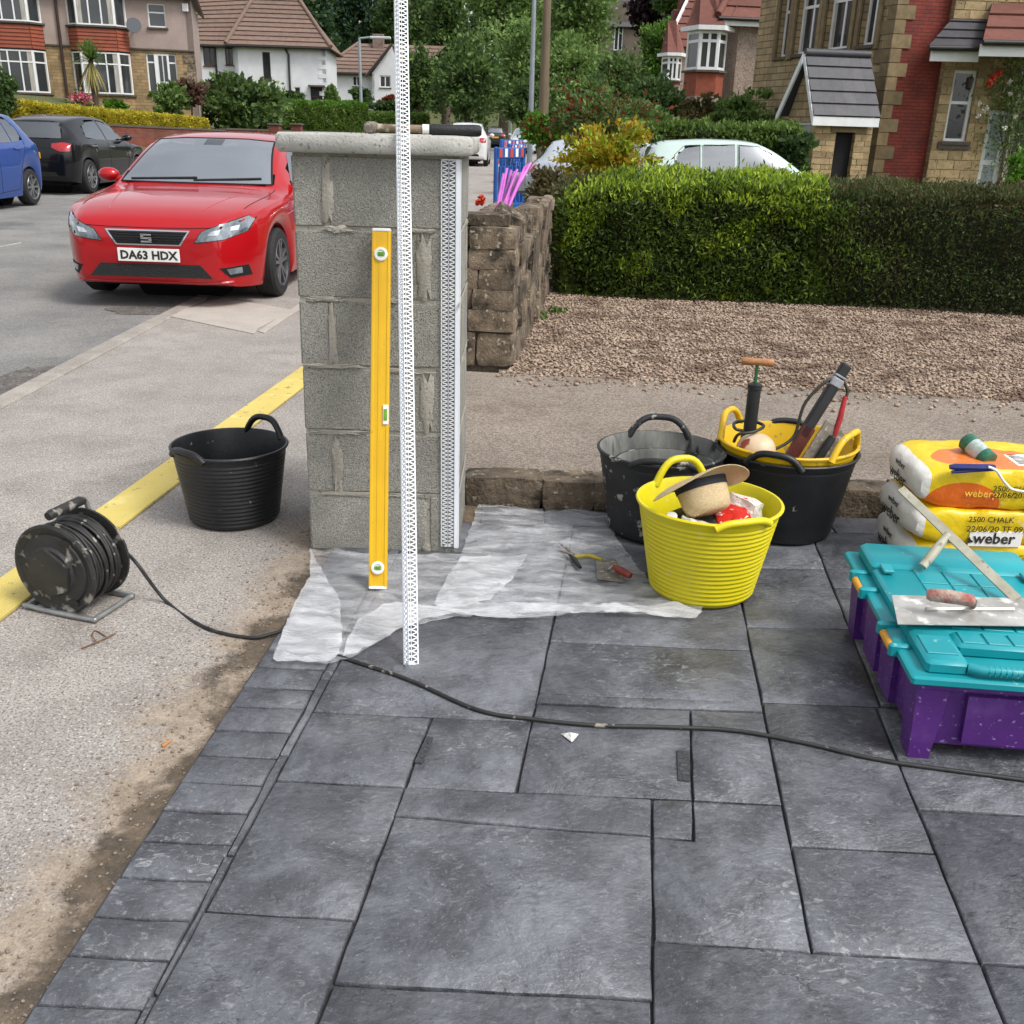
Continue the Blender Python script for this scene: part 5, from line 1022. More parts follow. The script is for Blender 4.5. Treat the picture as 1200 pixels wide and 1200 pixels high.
    def patch(c, name, outline, axis, mat, off=.004, step=.05, parent=None, mirror=False, rnd=0):
        outs = []
        if rnd: outline = [tuple(p) for p in spline([(x, y, 0) for x, y in outline], rnd, closed=True)]
        for sgn in ((1, -1) if mirror else (1,)):
            ol = [((u*sgn if axis in 'fr' else u), v) for u, v, *_ in outline]; dn = []
            for i in range(len(ol)):
                p, q = Vector(ol[i]), Vector(ol[(i+1) % len(ol)]); k = max(1, int((q-p).length/step))
                for t in range(k): dn.append(tuple(p.lerp(q, t/k)))
            ax2 = axis if not (mirror and sgn < 0 and axis in 'lR') else ('R' if axis == 'l' else 'l')
            if name in ('windscreen', 'side_window', 'rear_window'): c.cuts.append((ax2, dn))
            v2, f = polyfill(dn, step); top = []; bot = []; ok = []
            for p in v2:
                h, nrm = c.hit(p.x, p.y, ax2)
                if h is None: ok.append(False); top.append(Vector()); bot.append(Vector()); continue
                ok.append(True); top.append(h+nrm*off); bot.append(h-nrm*.012)
            f = [t for t in f if all(ok[i] for i in t)]; n = len(v2); b = MB()
            ed = {}
            for t in f:
                for i in range(len(t)): e = (t[i], t[(i+1) % len(t)]); ed[e] = 1
            sk = [(e[0], e[0]+n, e[1]+n, e[1]) for e in ed if (e[1], e[0]) not in ed]
            flip = axis == 'r' or ax2 == 'l'
            F = [tuple(t) for t in f]+sk
            b.add([tuple(p) for p in top+bot], F); me = b.mesh(name, mat, 40)
            bm = bmesh.new(); bm.from_mesh(me); bmesh.ops.delete(bm, geom=[v for v in bm.verts if not v.link_faces], context='VERTS'); bmesh.ops.recalc_face_normals(bm, faces=bm.faces); bm.to_mesh(me); bm.free()
            outs.append(link(name, me, parent or c.body))
        return outs
    def line(c, name, pts, axis, mat=None, r=.0045, mirror=False, parent=None, off=.0):
        for sgn in ((1, -1) if mirror else (1,)):
            ax2 = axis if sgn > 0 else {'l': 'R', 'R': 'l'}.get(axis, axis); P_ = []
            for i in range(len(pts)-1):
                a, b_ = Vector(pts[i]), Vector(pts[i+1]); k = max(1, int((b_-a).length/.06))
                for t in range(k+(i == len(pts)-2)):
                    q = a.lerp(b_, t/k); h, nrm = c.hit((q.x*sgn if axis in 'fr' else q.x), (q.y*sgn if axis == 't' else q.y), ax2)
                    if h is not None: P_.append(h+nrm*off)
            if len(P_) > 1: b = MB(); b.tube(P_, r, 5); b.build(name, mat or m_seam, parent or c.body, smooth=60)
    def glaze(c, seats=True):
        """open the shell behind the glass and furnish the cabin"""
        bm = bmesh.new(); bm.from_mesh(c.body.data); kill = []
        def inside(x, y, P):
            r = False
            for i in range(len(P)):
                a, b_ = P[i], P[i-1]
                if (a[1] > y) != (b_[1] > y) and x < (b_[0]-a[0])*(y-a[1])/(b_[1]-a[1])+a[0]: r = not r
            return r
        for f in bm.faces:
            p = f.calc_center_median()
            for ax2, P in c.cuts:
                if ax2 in 'fr':
                    if (p.x > 0) == (ax2 == 'f') and inside(p.y, p.z, P): kill.append(f); break
                elif (p.y > 0) == (ax2 == 'l') and abs(f.normal.y) > .2 and inside(p.x, p.z, P): kill.append(f); break
        bmesh.ops.delete(bm, geom=kill, context='FACES'); bm.to_mesh(c.body.data); bm.free()
        L, W = c.L, c.sp['W']; X = lambda s: L/2-s; k = L/4.26
        b = MB(); b.box((X(2.5*k), 0, .50), (2.6*k, W*.86, .06)); b.bbox((X(1.42*k), 0, .86), (.42*k, W*.80, .20), .05); b.build('dashboard', m_dark, c.o)
        for s, ys, z1 in ((2.25*k, (-.37, .37), 1.06), (3.05*k, (-.42, 0, .42), 1.04)):
            for y in ys:
                b = MB(); b.bbox((X(s), y, .62), (.46, .42, .16), .05); b.bbox((X(s+.26), y, .86), (.15, .44, .56), .06, Matrix.Identity(4)); b.bbox((X(s+.30), y, 1.19), (.10, .25, .16), .045); b.build('seat', m_seat, c.o, smooth=45)
        b = MB(); b.tube([(X(1.78*k)+.05*math.sin(a), -.36+.18*math.cos(a), .93+.17*math.sin(a)) for a in [2*math.pi*j/20 for j in range(20)]], .014, 6, closed=True); b.build('steering_wheel', m_dark, c.o, smooth=60)
    def wheels(c, rim_m, spokes=10, twin=False, only=None, rw=.2):
        c.glaze(); Rw = c.Rw; W = c.sp['W']/2
        tm = MB(); tm.lathe([(Rw*.66, -rw/2+.01), (Rw*.70, -rw/2), (Rw*.93, -rw/2+.004), (Rw, -rw/2+.03), (Rw, rw/2-.03), (Rw*.93, rw/2-.004), (Rw*.70, rw/2), (Rw*.66, rw/2-.01), (Rw*.64, 0)], 40); tm.f = tm.f[:-2]; tme = tm.mesh('tyre', m_tyre, 40)
        rm = MB(); rm.lathe([(Rw*.70, rw/2-.006), (Rw*.68, rw/2+.002), (Rw*.655, rw/2-.004), (Rw*.64, rw/2-.05)], 40); rm.f = rm.f[:40*3]; rm.lathe([(0, rw/2-.012), (.055, rw/2-.014), (.06, rw/2-.05)], 20)
        for i in range(spokes):
            a = 2*math.pi*i/spokes+((.11 if i % 2 else -.11) if twin else 0); T = Matrix.Rotation(a, 4, 'Z')
            rm.add([(.04, -.016, rw/2-.05), (Rw*.66, -.024, rw/2-.045), (Rw*.66, .024, rw/2-.045), (.04, .016, rw/2-.05), (.04, -.014, rw/2-.014), (Rw*.66, -.018, rw/2-.006), (Rw*.66, .018, rw/2-.006), (.04, .014, rw/2-.014)], [(4, 5, 6, 7), (0, 1, 5, 4), (1, 2, 6, 5), (2, 3, 7, 6), (3, 0, 4, 7)], T)
        rme = rm.mesh('rim', rim_m, 35); dk = MB(); dk.lathe([(0, rw/2-.07), (Rw*.66, rw/2-.068)], 24); dme = dk.mesh('hub_back', m_dark)
        for ax_ in c.axs:
            for s_ in (1, -1):
                wo = link('wheel', None, c.o, loc=(c.L/2-ax_, s_*(W-rw/2-.022), Rw), rot=(R(-90*s_), 0, 0)); link('tyre', tme, wo); link('rim', rme, wo); link('hub_back', dme, wo)
    def mirror_(c, s, z, mat=None):
        for s_ in (1, -1):
            h, nrm = c.hit(c.L/2-s, z, 'l' if s_ > 0 else 'R'); y = abs(h.y)
            b = MB(); b.ball((c.L/2-s, s_*(y+.13), z+.035), .1, 14, 8, (.75, 1.05, .68)); b.tube([(c.L/2-s, s_*(y-.02), z-.01), (c.L/2-s, s_*(y+.07), z)], .03, 8); b.build('door_mirror', mat or c.pm, c.o, smooth=60)
    def plate(c, end, z, mat, txt, w_=.52, h_=.112, tilt=0):
        h, nrm = c.hit(0, z, 'f' if end > 0 else 'r'); b = MB(); b.bbox((0, 0, 0), (.008, w_, h_), .002); p = b.build('number_plate', mat, c.o, loc=(h.x+.016*end, 0, z))
        if txt:
            me = text_mesh(txt, .098, m_ink, align='CENTER', bold=.0035); link('lettering', me, p, loc=(.0055*end, 0, -.034), rot=(R(90), 0, R(90*end)))
        b = MB(); b.box((-.012*end, 0, 0), (.018, w_*.9, h_*.8)); b.build('plate_backing', m_dark, p)

# ---- red hatchback facing the camera
m_red = paint('red car paint', (.40, .004, .008))
car = Car(HATCH, 'parked_hatchback', 'red hatchback parked half on the pavement, its front towards the pillar', m_red, (-2.91+.035*1.0, 7.95+4.26*.95/2, .0), R(-91.5), k=.95, kz=.955)
for sgn_ in (0,):
    wsh = [(-.71, .992), (.71, .992), (.57, 1.372), (.30, 1.392), (-.30, 1.392), (-.57, 1.372)]
    car.patch('windscreen', wsh, 'f', m_wscreen, step=.06, off=.007)
    car.line('windscreen_edge', wsh+wsh[:1], 'f', m_seam, r=.010, off=.003)
X = lambda s: 4.26/2-s
car.patch('side_window', [(X(1.55), .985), (X(2.45), .99), (X(2.45), 1.345), (X(2.2), 1.335), (X(1.95), 1.25)], 'l', m_cglass, mirror=True); car.patch('side_window', [(X(2.53), .99), (X(3.35), 1.02), (X(3.2), 1.31), (X(2.53), 1.345)], 'l', m_cglass, mirror=True)
car.patch('rear_window', [(-.55, 1.06), (.55, 1.06), (.47, 1.30), (-.47, 1.30)], 'r', m_cglass)
gr = car.patch('grille_frame', [(-.355, .672), (.355, .672), (.27, .542), (-.27, .542)], 'f', m_chrome, off=.006, step=.04)[0]
car.patch('grille', [(-.332, .660), (.332, .660), (.257, .554), (-.257, .554)], 'f', m_mesh, off=.0105, step=.04, parent=car.body)
# badge
h, nrm = car.hit(0, .607, 'f')
bd = MB()
for (y0, z0, y1, z1) in ((-.045, .022, .045, .036), (-.045, .0, -.02, .03), (-.045, -.008, .045, .008), (.02, -.03, .045, 0), (-.045, -.036, .045, -.022)): bd.box((.004, (y0+y1)/2, (z0+z1)/2), (.008, y1-y0, z1-z0))
bd.build('badge', m_chrome, car.o, loc=(h.x+.032, 0, .607))
for z in np.linspace(.568, .646, 5): car.line('grille_bar', [(-.26-(z-.55)*.6, z), (.26+(z-.55)*.6, z)], 'f', m_dark, r=.0035, off=.012)
hl = [(.39, .575), (.45, .665), (.60, .725), (.765, .785), (.80, .76), (.765, .665), (.62, .605)]
car.patch('headlight_surround', [(u+(u-.58)*.05, v+(v-.64)*.10) for u, v in hl], 'f', m_seam, off=.002, step=.04, mirror=True)
car.patch('headlight', hl, 'f', m_lens, off=.005, step=.035, mirror=True)
car.patch('headlight_reflector', [(.50, .635), (.53, .668), (.60, .685), (.58, .64)], 'f', m_chrome, off=.0075, step=.03, mirror=True); car.patch('headlight_reflector', [(.66, .675), (.67, .71), (.72, .72), (.71, .68)], 'f', m_chrome, off=.0075, step=.03, mirror=True)
car.patch('lower_intake', [(-.52, .272), (.52, .272), (.42, .385), (-.42, .385)], 'f', m_mesh, off=.004, step=.05)
car.patch('fog_recess', [(.575, .362), (.76, .378), (.775, .285), (.645, .276)], 'f', m_dark, off=.004, step=.04, mirror=True); car.patch('fog_lamp', [(.625, .354), (.72, .362), (.72, .312), (.645, .304)], 'f', m_lens, off=.008, step=.03, mirror=True)
car.plate(1, .462, m_plw, 'DA63 HDX')
car.line('bonnet_gap', [(-.60, .702), (-.36, .692), (0, .688), (.36, .692), (.60, .702)], 'f', r=.004)
car.line('bonnet_gap', [(X(.42), .70), (X(.9), .745), (X(1.25), .755)], 't', r=.004, mirror=True); car.line('bonnet_crease', [(X(.25), .40), (X(1.25), .62)], 't', m_red, r=.006, mirror=True, off=-.003)
car.line('bumper_lip', [(-.66, .238), (-.4, .226), (.4, .226), (.66, .238)], 'f', m_red, r=.013)
car.line('door_gap', [(X(1.50), .95), (X(1.48), .55), (X(1.62), .26), (X(2.48), .25), (X(2.50), .97)], 'l', mirror=True); car.line('door_gap', [(X(2.50), .26), (X(3.15), .27), (X(3.38), .70), (X(3.45), .98)], 'l', mirror=True)
car.line('side_crease', [(X(.9), .74), (X(2.2), .80), (X(3.6), .86)], 'l', m_red, r=.008, mirror=True, off=-.004)
car.line('door_handle', [(X(2.22), .86), (X(2.42), .865)], 'l', m_red, r=.016, mirror=True, off=.012)
car.line('wiper', [(-.62, 1.012), (0.0, 1.035)], 'f', m_blk, r=.009, off=.012); car.line('wiper', [(-.02, 1.012), (.60, 1.04)], 'f', m_blk, r=.009, off=.012)
car.patch('interior_mirror', [(-.09, 1.33), (.09, 1.33), (.09, 1.385), (-.09, 1.385)], 'f', m_cglass, off=.006); 
car.wheels(m_rimd, 10, twin=True); car.mirror_(1.62, 1.0)
# roof fin
b = MB(); b.add([(-.06, -.015, 0), (.06, -.012, 0), (.06, .012, 0), (-.06, .015, 0), (-.05, 0, .07)], [(0, 1, 4), (1, 2, 4), (2, 3, 4), (3, 0, 4), (3, 2, 1, 0)]); h, _ = car.hit(-1.35, 0, 't'); b.build('aerial', m_red, car.o, loc=(-1.35, 0, h.z-.005))

def simple_car(spec, name, label, pm, loc, rz, k=1, kz=1, front=True, rear=True, plate=None, rim=None, hatchlight=True, city=False, wd=True, glass=None, group=None):
    c = Car(spec, name, label, pm, loc, rz, k, kz, group); L = spec['L']; X = lambda s: L/2-s; g = glass or m_cglass
    if spec is HATCH:
        c.patch('windscreen', [(-.70, .995), (.70, .995), (.565, 1.385), (.30, 1.408), (-.30, 1.408), (-.565, 1.385)], 'f', m_wscreen, step=.08)
        c.patch('side_window', [(X(1.55), .985), (X(2.45), .99), (X(2.45), 1.345), (X(2.2), 1.335), (X(1.95), 1.25)], 'l', g, mirror=True, step=.08); c.patch('side_window', [(X(2.53), .99), (X(3.05), 1.01), (X(3.42), 1.05), (X(3.25), 1.25), (X(2.95), 1.33), (X(2.53), 1.345)], 'l', g, mirror=True, step=.08)
        c.patch('rear_window', [(-.60, 1.03), (.60, 1.03), (.50, 1.31), (-.50, 1.31)], 'r', g, step=.08)
        if rear: c.patch('tail_light', [(.46, .93), (.66, .955), (.80, .93), (.79, .80), (.64, .79), (.47, .86)], 'r', m_tail, mirror=True, step=.04, off=.008)
        if front: c.patch('headlight', [(.375, .548), (.43, .64), (.60, .70), (.765, .745), (.80, .715), (.755, .62), (.60, .575)], 'f', m_lens, off=.005, step=.05, mirror=True); c.patch('grille', [(-.332, .626), (.332, .626), (.257, .510), (-.257, .510)], 'f', m_mesh, step=.06); c.patch('lower_intake', [(-.50, .235), (.50, .235), (.40, .335), (-.40, .335)], 'f', m_mesh, step=.06)
        c.line('door_gap', [(X(1.50), .95), (X(1.48), .55), (X(1.62), .26), (X(2.48), .25), (X(2.50), .97)], 'l', mirror=True); c.line('door_gap', [(X(2.50), .26), (X(3.15), .27), (X(3.38), .70), (X(3.45), .98)], 'l', mirror=True)
        c.line('window_trim', [(X(1.5), .968), (X(2.5), .975), (X(3.4), 1.02)], 'l', m_chrome, r=.007, mirror=True); c.line('door_handle', [(X(2.22), .86), (X(2.42), .865)], 'l', m_chrome, r=.014, mirror=True, off=.012); c.line('door_handle', [(X(3.12), .885), (X(3.32), .89)], 'l', m_chrome, r=.014, mirror=True, off=.012)
        c.line('hatch_gap', [(-.62, 1.00), (-.60, .62), (.60, .62), (.62, 1.00)], 'r'); c.patch('rear_diffuser', [(-.55, .34), (.55, .34), (.50, .42), (-.50, .42)], 'r', m_dark, step=.08); c.mirror_(1.62, 1.0)
        pz = .72
    else:
        c.patch('windscreen', [(-.60, 1.02), (.60, 1.02), (.50, 1.42), (-.50, 1.42)], 'f', m_wscreen, step=.08)
        c.patch('side_window', [(X(1.28), 1.005), (X(2.03), 1.005), (X(2.03), 1.40), (X(1.72), 1.385), (X(1.52), 1.27)], 'l', g, mirror=True, step=.07); c.patch('side_window', [(X(2.10), 1.005), (X(2.62), 1.01), (X(2.62), 1.385), (X(2.10), 1.40)], 'l', g, mirror=True, step=.07)
        c.patch('side_window', [(X(2.66), 1.01), (X(2.92), 1.03), (X(3.03), 1.10), (X(3.02), 1.22), (X(2.90), 1.34), (X(2.66), 1.38)], 'l', g, mirror=True, step=.06)
        c.patch('rear_window', [(-.55, 1.06), (.55, 1.06), (.45, 1.34), (-.45, 1.34)], 'r', g, step=.08); c.patch('tail_light', [(.50, 1.00), (.60, 1.08), (.70, 1.0), (.74, .80), (.60, .78), (.50, .86)], 'r', m_tail, mirror=True, step=.04, off=.008)
        c.patch('headlight', [(.35, .60), (.45, .70), (.66, .78), (.70, .70), (.55, .60)], 'f', m_lens, off=.005, step=.05, mirror=True)
        c.line('door_gap', [(X(1.2), .95), (X(1.15), .5), (X(1.25), .26), (X(2.06), .25), (X(2.065), 1.42), (X(1.72), 1.40), (X(1.28), .98)], 'l', mirror=True); c.line('door_gap', [(X(2.07), .26), (X(2.65), .28), (X(2.85), .7), (X(3.06), 1.02), (X(3.06), 1.24), (X(2.92), 1.37), (X(2.10), 1.425)], 'l', mirror=True)
        c.line('door_handle', [(X(1.78), .89), (X(1.97), .89)], 'l', pm, r=.016, mirror=True, off=.012); c.line('door_handle', [(X(2.62), .91), (X(2.80), .91)], 'l', pm, r=.016, mirror=True, off=.012); c.mirror_(1.30, 1.02)
        pz = .80
    if plate: c.plate(-1, pz, *plate)
    c.wheels(rim or m_rim, 10 if spec is HATCH else 8, twin=spec is HATCH); return c
# black hatch: near rear wheel stands at (-8.69, 20.7), car points away from the camera
simple_car(HATCH, 'parked_hatchback', 'black hatchback parked tail towards the camera across the road', paint('black car paint', (.004, .0045, .006), coat=.7), (-8.69-.80, 20.7+3.49-2.13, 0), R(90), k=1.0, plate=(m_ply, 'AK14 KWK'), front=False)
# blue car parked ahead of it, facing the camera
simple_car(CITY, 'parked_city_car', 'blue small car parked behind the black hatchback', paint('blue car paint', (.010, .055, .25)), (-8.36-.75, 17.5-3.12+1.85, 0), R(-90), k=1.0)
# pale green hatch behind the clipped hedge
simple_car(CITY, 'parked_city_car', 'pale green small car parked behind the clipped conifer hedge', paint('pale green car paint', (.50, .62, .57)), (1.85+1.85, 17.6, -.12), R(0), k=1.02, kz=.97)
simple_car(HATCH, 'parked_city_car', 'silver car showing its sloping glass between the shrubs and blue barriers', paint('silver car paint', (.42, .46, .52)), (.12+2.13, 20.5, -.12), R(0), k=1.0)
pw = gp(550, 189); simple_car(HATCH, 'parked_hatchback', 'white car parked by the kerb far along the street', paint('white car paint', (.75, .75, .74)), (-2.25, 43.5, .005), R(90), k=1.0, kz=1.12, plate=(m_ply, None), front=False)
simple_car(HATCH, 'distant_car', 'dark car with red tail lights in the distant street', paint('charcoal car paint', (.03, .032, .036)), (-2.3, 86, -.01), R(93), kz=1.12, plate=(m_ply, None), front=False)
simple_car(HATCH, 'distant_car', 'pale silver car facing the camera in the distant street', paint('light silver car paint', (.55, .58, .60)), (.15, 69, -.01), R(-94), kz=1.08)
# ================================================================== houses
m_upvc = M('white window frame', hexc('#e4e5e4'), hexc('#d8dad9'), scale=4, rough=.45); m_pane = M('house window glass', (.025, .028, .03), (.05, .055, .06), scale=.9, rough=.04, spec=.8); m_curt = M('curtain', hexc('#b9b4ab'), hexc('#8f8a82'), scale=6, rough=.9, stretch=(6, 6, .4))
m_render = M('pinkish pebbledash render', hexc('#a7958c'), hexc('#978780'), scale=1.5, rough=.95, bump=.4, bscale=60, c3=hexc('#867870'), s3=50, t3=.6)
m_wht = M('white painted render', hexc('#d9dadb'), hexc('#cccdd0'), scale=1.2, rough=.85)
m_pebble = M('beige pebbledash', hexc('#a8978a'), hexc('#988678'), scale=2, rough=.95, bump=.8, bscale=45, bdist=.03, c3=hexc('#7e6f63'), s3=28, t3=.56, voro=.25, vscale=25)
m_tilehung = M('red hung tiles', hexc('#80402c'), hexc('#8e4a34'), scale=5, rough=.8, vary=.15); m_roofred = M('red roof tile', hexc('#70453a'), hexc('#633b31'), scale=4, rough=.85, vary=.14, c3=hexc('#5d3226'), s3=20, t3=.62); m_roofbr = M('brown roof tile', hexc('#6e5a4f'), hexc('#7d675b'), scale=3, rough=.9, vary=.12, c3=hexc('#574840'), s3=14, t3=.6); m_roofgr = M('dark grey tile', hexc('#3d3c41'), hexc('#47464b'), scale=6, rough=.6, vary=.18)
m_gut = M('black gutter', hexc('#1c1a1a'), hexc('#262221'), scale=9, rough=.5); m_brown = M('brown downpipe', hexc('#33221c'), rough=.6); m_sill = M('dark stone sill', hexc('#4a443c'), hexc('#5a5248'), scale=8, rough=.9)
def brickmat(name, c1, c2, mort, udir, bw, bh, ms=.012, rough=.9, bump=.5):
    m = bpy.data.materials.new(name); m.use_nodes = True; t = m.node_tree; N = t.nodes; L = t.links; b = N['Principled BSDF']; b.inputs['Roughness'].default_value = rough
    g = N.new('ShaderNodeNewGeometry'); d = N.new('ShaderNodeVectorMath'); d.operation = 'DOT_PRODUCT'; d.inputs[1].default_value = (udir[0], udir[1], 0); L.new(g.outputs['Position'], d.inputs[0]); s_ = N.new('ShaderNodeSeparateXYZ'); L.new(g.outputs['Position'], s_.inputs[0]); cb = N.new('ShaderNodeCombineXYZ'); L.new(d.outputs['Value'], cb.inputs[0]); L.new(s_.outputs[2], cb.inputs[1])
    br = N.new('ShaderNodeTexBrick'); br.inputs['Color1'].default_value = (*c1, 1); br.inputs['Color2'].default_value = (*c2, 1); br.inputs['Mortar'].default_value = (*mort, 1); br.inputs['Scale'].default_value = 1; br.inputs['Brick Width'].default_value = bw; br.inputs['Row Height'].default_value = bh; br.inputs['Mortar Size'].default_value = ms; br.inputs['Mortar Smooth'].default_value = .3
    L.new(cb.outputs[0], br.inputs['Vector']); nz = N.new('ShaderNodeTexNoise'); nz.inputs['Scale'].default_value = 2.5; nz.inputs['Detail'].default_value = 6; L.new(g.outputs['Position'], nz.inputs['Vector']); mr = N.new('ShaderNodeMapRange'); mr.inputs[1].default_value = .3; mr.inputs[2].default_value = .7; mr.inputs[3].default_value = .72; mr.inputs[4].default_value = 1.25; L.new(nz.outputs['Fac'], mr.inputs[0])
    h = N.new('ShaderNodeHueSaturation'); L.new(br.outputs['Color'], h.inputs['Color']); L.new(mr.outputs[0], h.inputs['Value']); L.new(h.outputs[0], b.inputs['Base Color'])
    bn = N.new('ShaderNodeBump'); bn.inputs['Strength'].default_value = bump; bn.inputs['Distance'].default_value = .02; bn.invert = True; L.new(br.outputs['Fac'], bn.inputs['Height']); L.new(bn.outputs[0], b.inputs['Normal']); return m
class Plane:
    def __init__(s, p0, ang): s.p = Vector((p0[0], p0[1])); s.u = Vector((math.cos(R(ang)), math.sin(R(ang)))); s.n = Vector((s.u.y, -s.u.x))      # outward normal faces the camera side
    def uz(s, px, py):
        r = ray(px, py); o = s.p; t = o.dot(s.n)/(Vector((r.x, r.y)).dot(s.n)); q = Vector((r.x*t, r.y*t)); return (q-o).dot(s.u), CAM_H+r.z*t
    def at(s, u, out=0.0): q = s.p+s.u*u+s.n*out; return (q.x, q.y)
class House:
    def __init__(h, name, label, base, cat='house'): h.b = Vector(base); h.o = thing(name, label, cat, base)
    def loc(h, p, z): return (p[0]-h.b.x, p[1]-h.b.y, z-h.b.z)
    def wall(h, p0, p1, z0, z1, ops, mat, name='wall', dep=.14):
        p0, p1 = Vector(p0), Vector(p1); L = (p1-p0).length; u = (p1-p0)/L; n = Vector((u.y, -u.x)); b = MB()
        us = sorted({0, L, *[max(0, min(L, o[0])) for o in ops], *[max(0, min(L, o[1])) for o in ops]}); zs_ = sorted({z0, z1, *[max(z0, min(z1, o[2])) for o in ops], *[max(z0, min(z1, o[3])) for o in ops]})
        P = lambda a, z, d=0: h.loc(p0+u*a-n*d, z)
        for a0, a1 in zip(us[:-1], us[1:]):
            for c0, c1 in zip(zs_[:-1], zs_[1:]):
                am, cm = (a0+a1)/2, (c0+c1)/2
                if any(o[0] < am < o[1] and o[2] < cm < o[3] for o in ops): continue
                b.add([P(a0, c0), P(a1, c0), P(a1, c1), P(a0, c1)], [(0, 1, 2, 3)])
        for o in ops:
            a0, a1, c0, c1 = o
            for (q, r) in (((a0, c0), (a1, c0)), ((a1, c0), (a1, c1)), ((a1, c1), (a0, c1)), ((a0, c1), (a0, c0))): b.add([P(*q), P(*r), P(*r, dep), P(*q, dep)], [(0, 1, 2, 3)])
        b.add([P(0, z0, .25), P(L, z0, .25), P(L, z1, .25), P(0, z1, .25), P(0, z0), P(L, z0), P(L, z1), P(0, z1)], [(3, 2, 1, 0), (3, 0, 4, 7), (5, 1, 2, 6), (7, 6, 2, 3)])
        return b.build(name, mat, h.o)
    def window(h, p0, p1, z0, z1, cols=2, transom=None, inset=.07, fr=.055, mat=None, glass=None, curtain=True, name='window', lead=False):
        p0, p1 = Vector(p0), Vector(p1); L = (p1-p0).length; u = (p1-p0)/L; n = Vector((u.y, -u.x)); M4 = Matrix(((u.x, -n.x, 0, p0.x-h.b.x), (u.y, -n.y, 0, p0.y-h.b.y), (0, 0, 1, -h.b.z), (0, 0, 0, 1)))   # local: x along, y inwards, z up
        b = MB(); bx = lambda x0, x1, a, c, d0=0, d1=.07: b.box(((x0+x1)/2, inset+(d0+d1)/2, (a+c)/2), (x1-x0, d1-d0, c-a), M4)
        bx(0, L, z0, z0+fr); bx(0, L, z1-fr, z1); bx(0, fr, z0+fr, z1-fr); bx(L-fr, L, z0+fr, z1-fr); cw = (L-fr)/cols
        for i in range(1, cols): bx(i*cw, i*cw+fr, z0+fr, z1-fr, .004, .066)
        if transom:
            zt = z0+(z1-z0)*transom
            for i in range(cols): bx(i*cw+fr, (i+1)*cw, zt-fr/2, zt+fr/2, .006, .064)
        w_ = b.build(name, mat or m_upvc, h.o)
        for i in range(cols):
            for (a, c) in (((z0+fr, zt-fr/2), (zt+fr/2, z1-fr)) if transom else ((z0+fr, z1-fr),)):
                g = MB(); g.box(((i*cw+fr+(i+1)*cw)/2, inset+.035, (a+c)/2), (cw-fr, .012, c-a), M4); g.build('pane', glass or m_pane, w_)
        if curtain and L > .5:
            for (x0, x1) in ((fr, L*.16), (L*.84, L-fr)): g = MB(); g.box(((x0+x1)/2, inset+.022, (z0+z1)/2), (x1-x0, .004, z1-z0-2*fr), M4); g.build('curtain', m_curt, w_)
        s_ = MB(); s_.box((L/2, .0, z0-.04), (L+.12, .20, .07), M4); s_.build('sill', m_sill if not mat else mat, w_); return w_
    def part(h, name, b, mat, smooth=None, parent=None): return b.build(name, mat, parent or h.o, smooth=smooth)
    def slab_between(h, name, q, th, mat, parent=None):      # four world points (x,y,z) -> thin roof/plate
        Q = [Vector((p[0]-h.b.x, p[1]-h.b.y, p[2]-h.b.z)) for p in q]; n = (Q[1]-Q[0]).cross(Q[-1]-Q[0]).normalized(); k = len(Q); b = MB()
        b.add([tuple(p) for p in Q]+[tuple(p-n*th) for p in Q], [tuple(range(k)), tuple(range(2*k-1, k-1, -1))]+[((i+1) % k, i, k+i, k+(i+1) % k) for i in range(k)]); return b.build(name, mat, parent or h.o)
    def courses(h, name, a, b_, c, d, n, mat, lift=.05, th=.03, piece=None, parent=None):
        """overlapping tile courses on the quad a-b (eave) to d-c (ridge); piece = tiles per course"""
        a, b_, c, d = map(Vector, (a, b_, c, d)); nrm = (b_-a).cross(d-a).normalized(); nrm = -nrm if nrm.z < 0 else nrm
        for i in range(n):
            t0, t1 = i/n, min(1, (i+1.15)/n); e0, e1 = a.lerp(d, t0), b_.lerp(c, t0); r0, r1 = a.lerp(d, t1), b_.lerp(c, t1); k = piece or 1
            for j in range(k):
                g = .004 if piece else 0; s0, s1 = j/k+g/k, (j+1)/k-g/k
                h.slab_between(name, [tuple(e0.lerp(e1, s0)+nrm*lift), tuple(e0.lerp(e1, s1)+nrm*lift), tuple(r0.lerp(r1, s1)+nrm*.008), tuple(r0.lerp(r1, s0)+nrm*.008)], th, mat, parent)
    def pipe(h, name, pts, r, mat): b = MB(); b.tube([h.loc((p[0], p[1]), p[2]) for p in pts], r, 8); return b.build(name, mat, h.o, smooth=50)
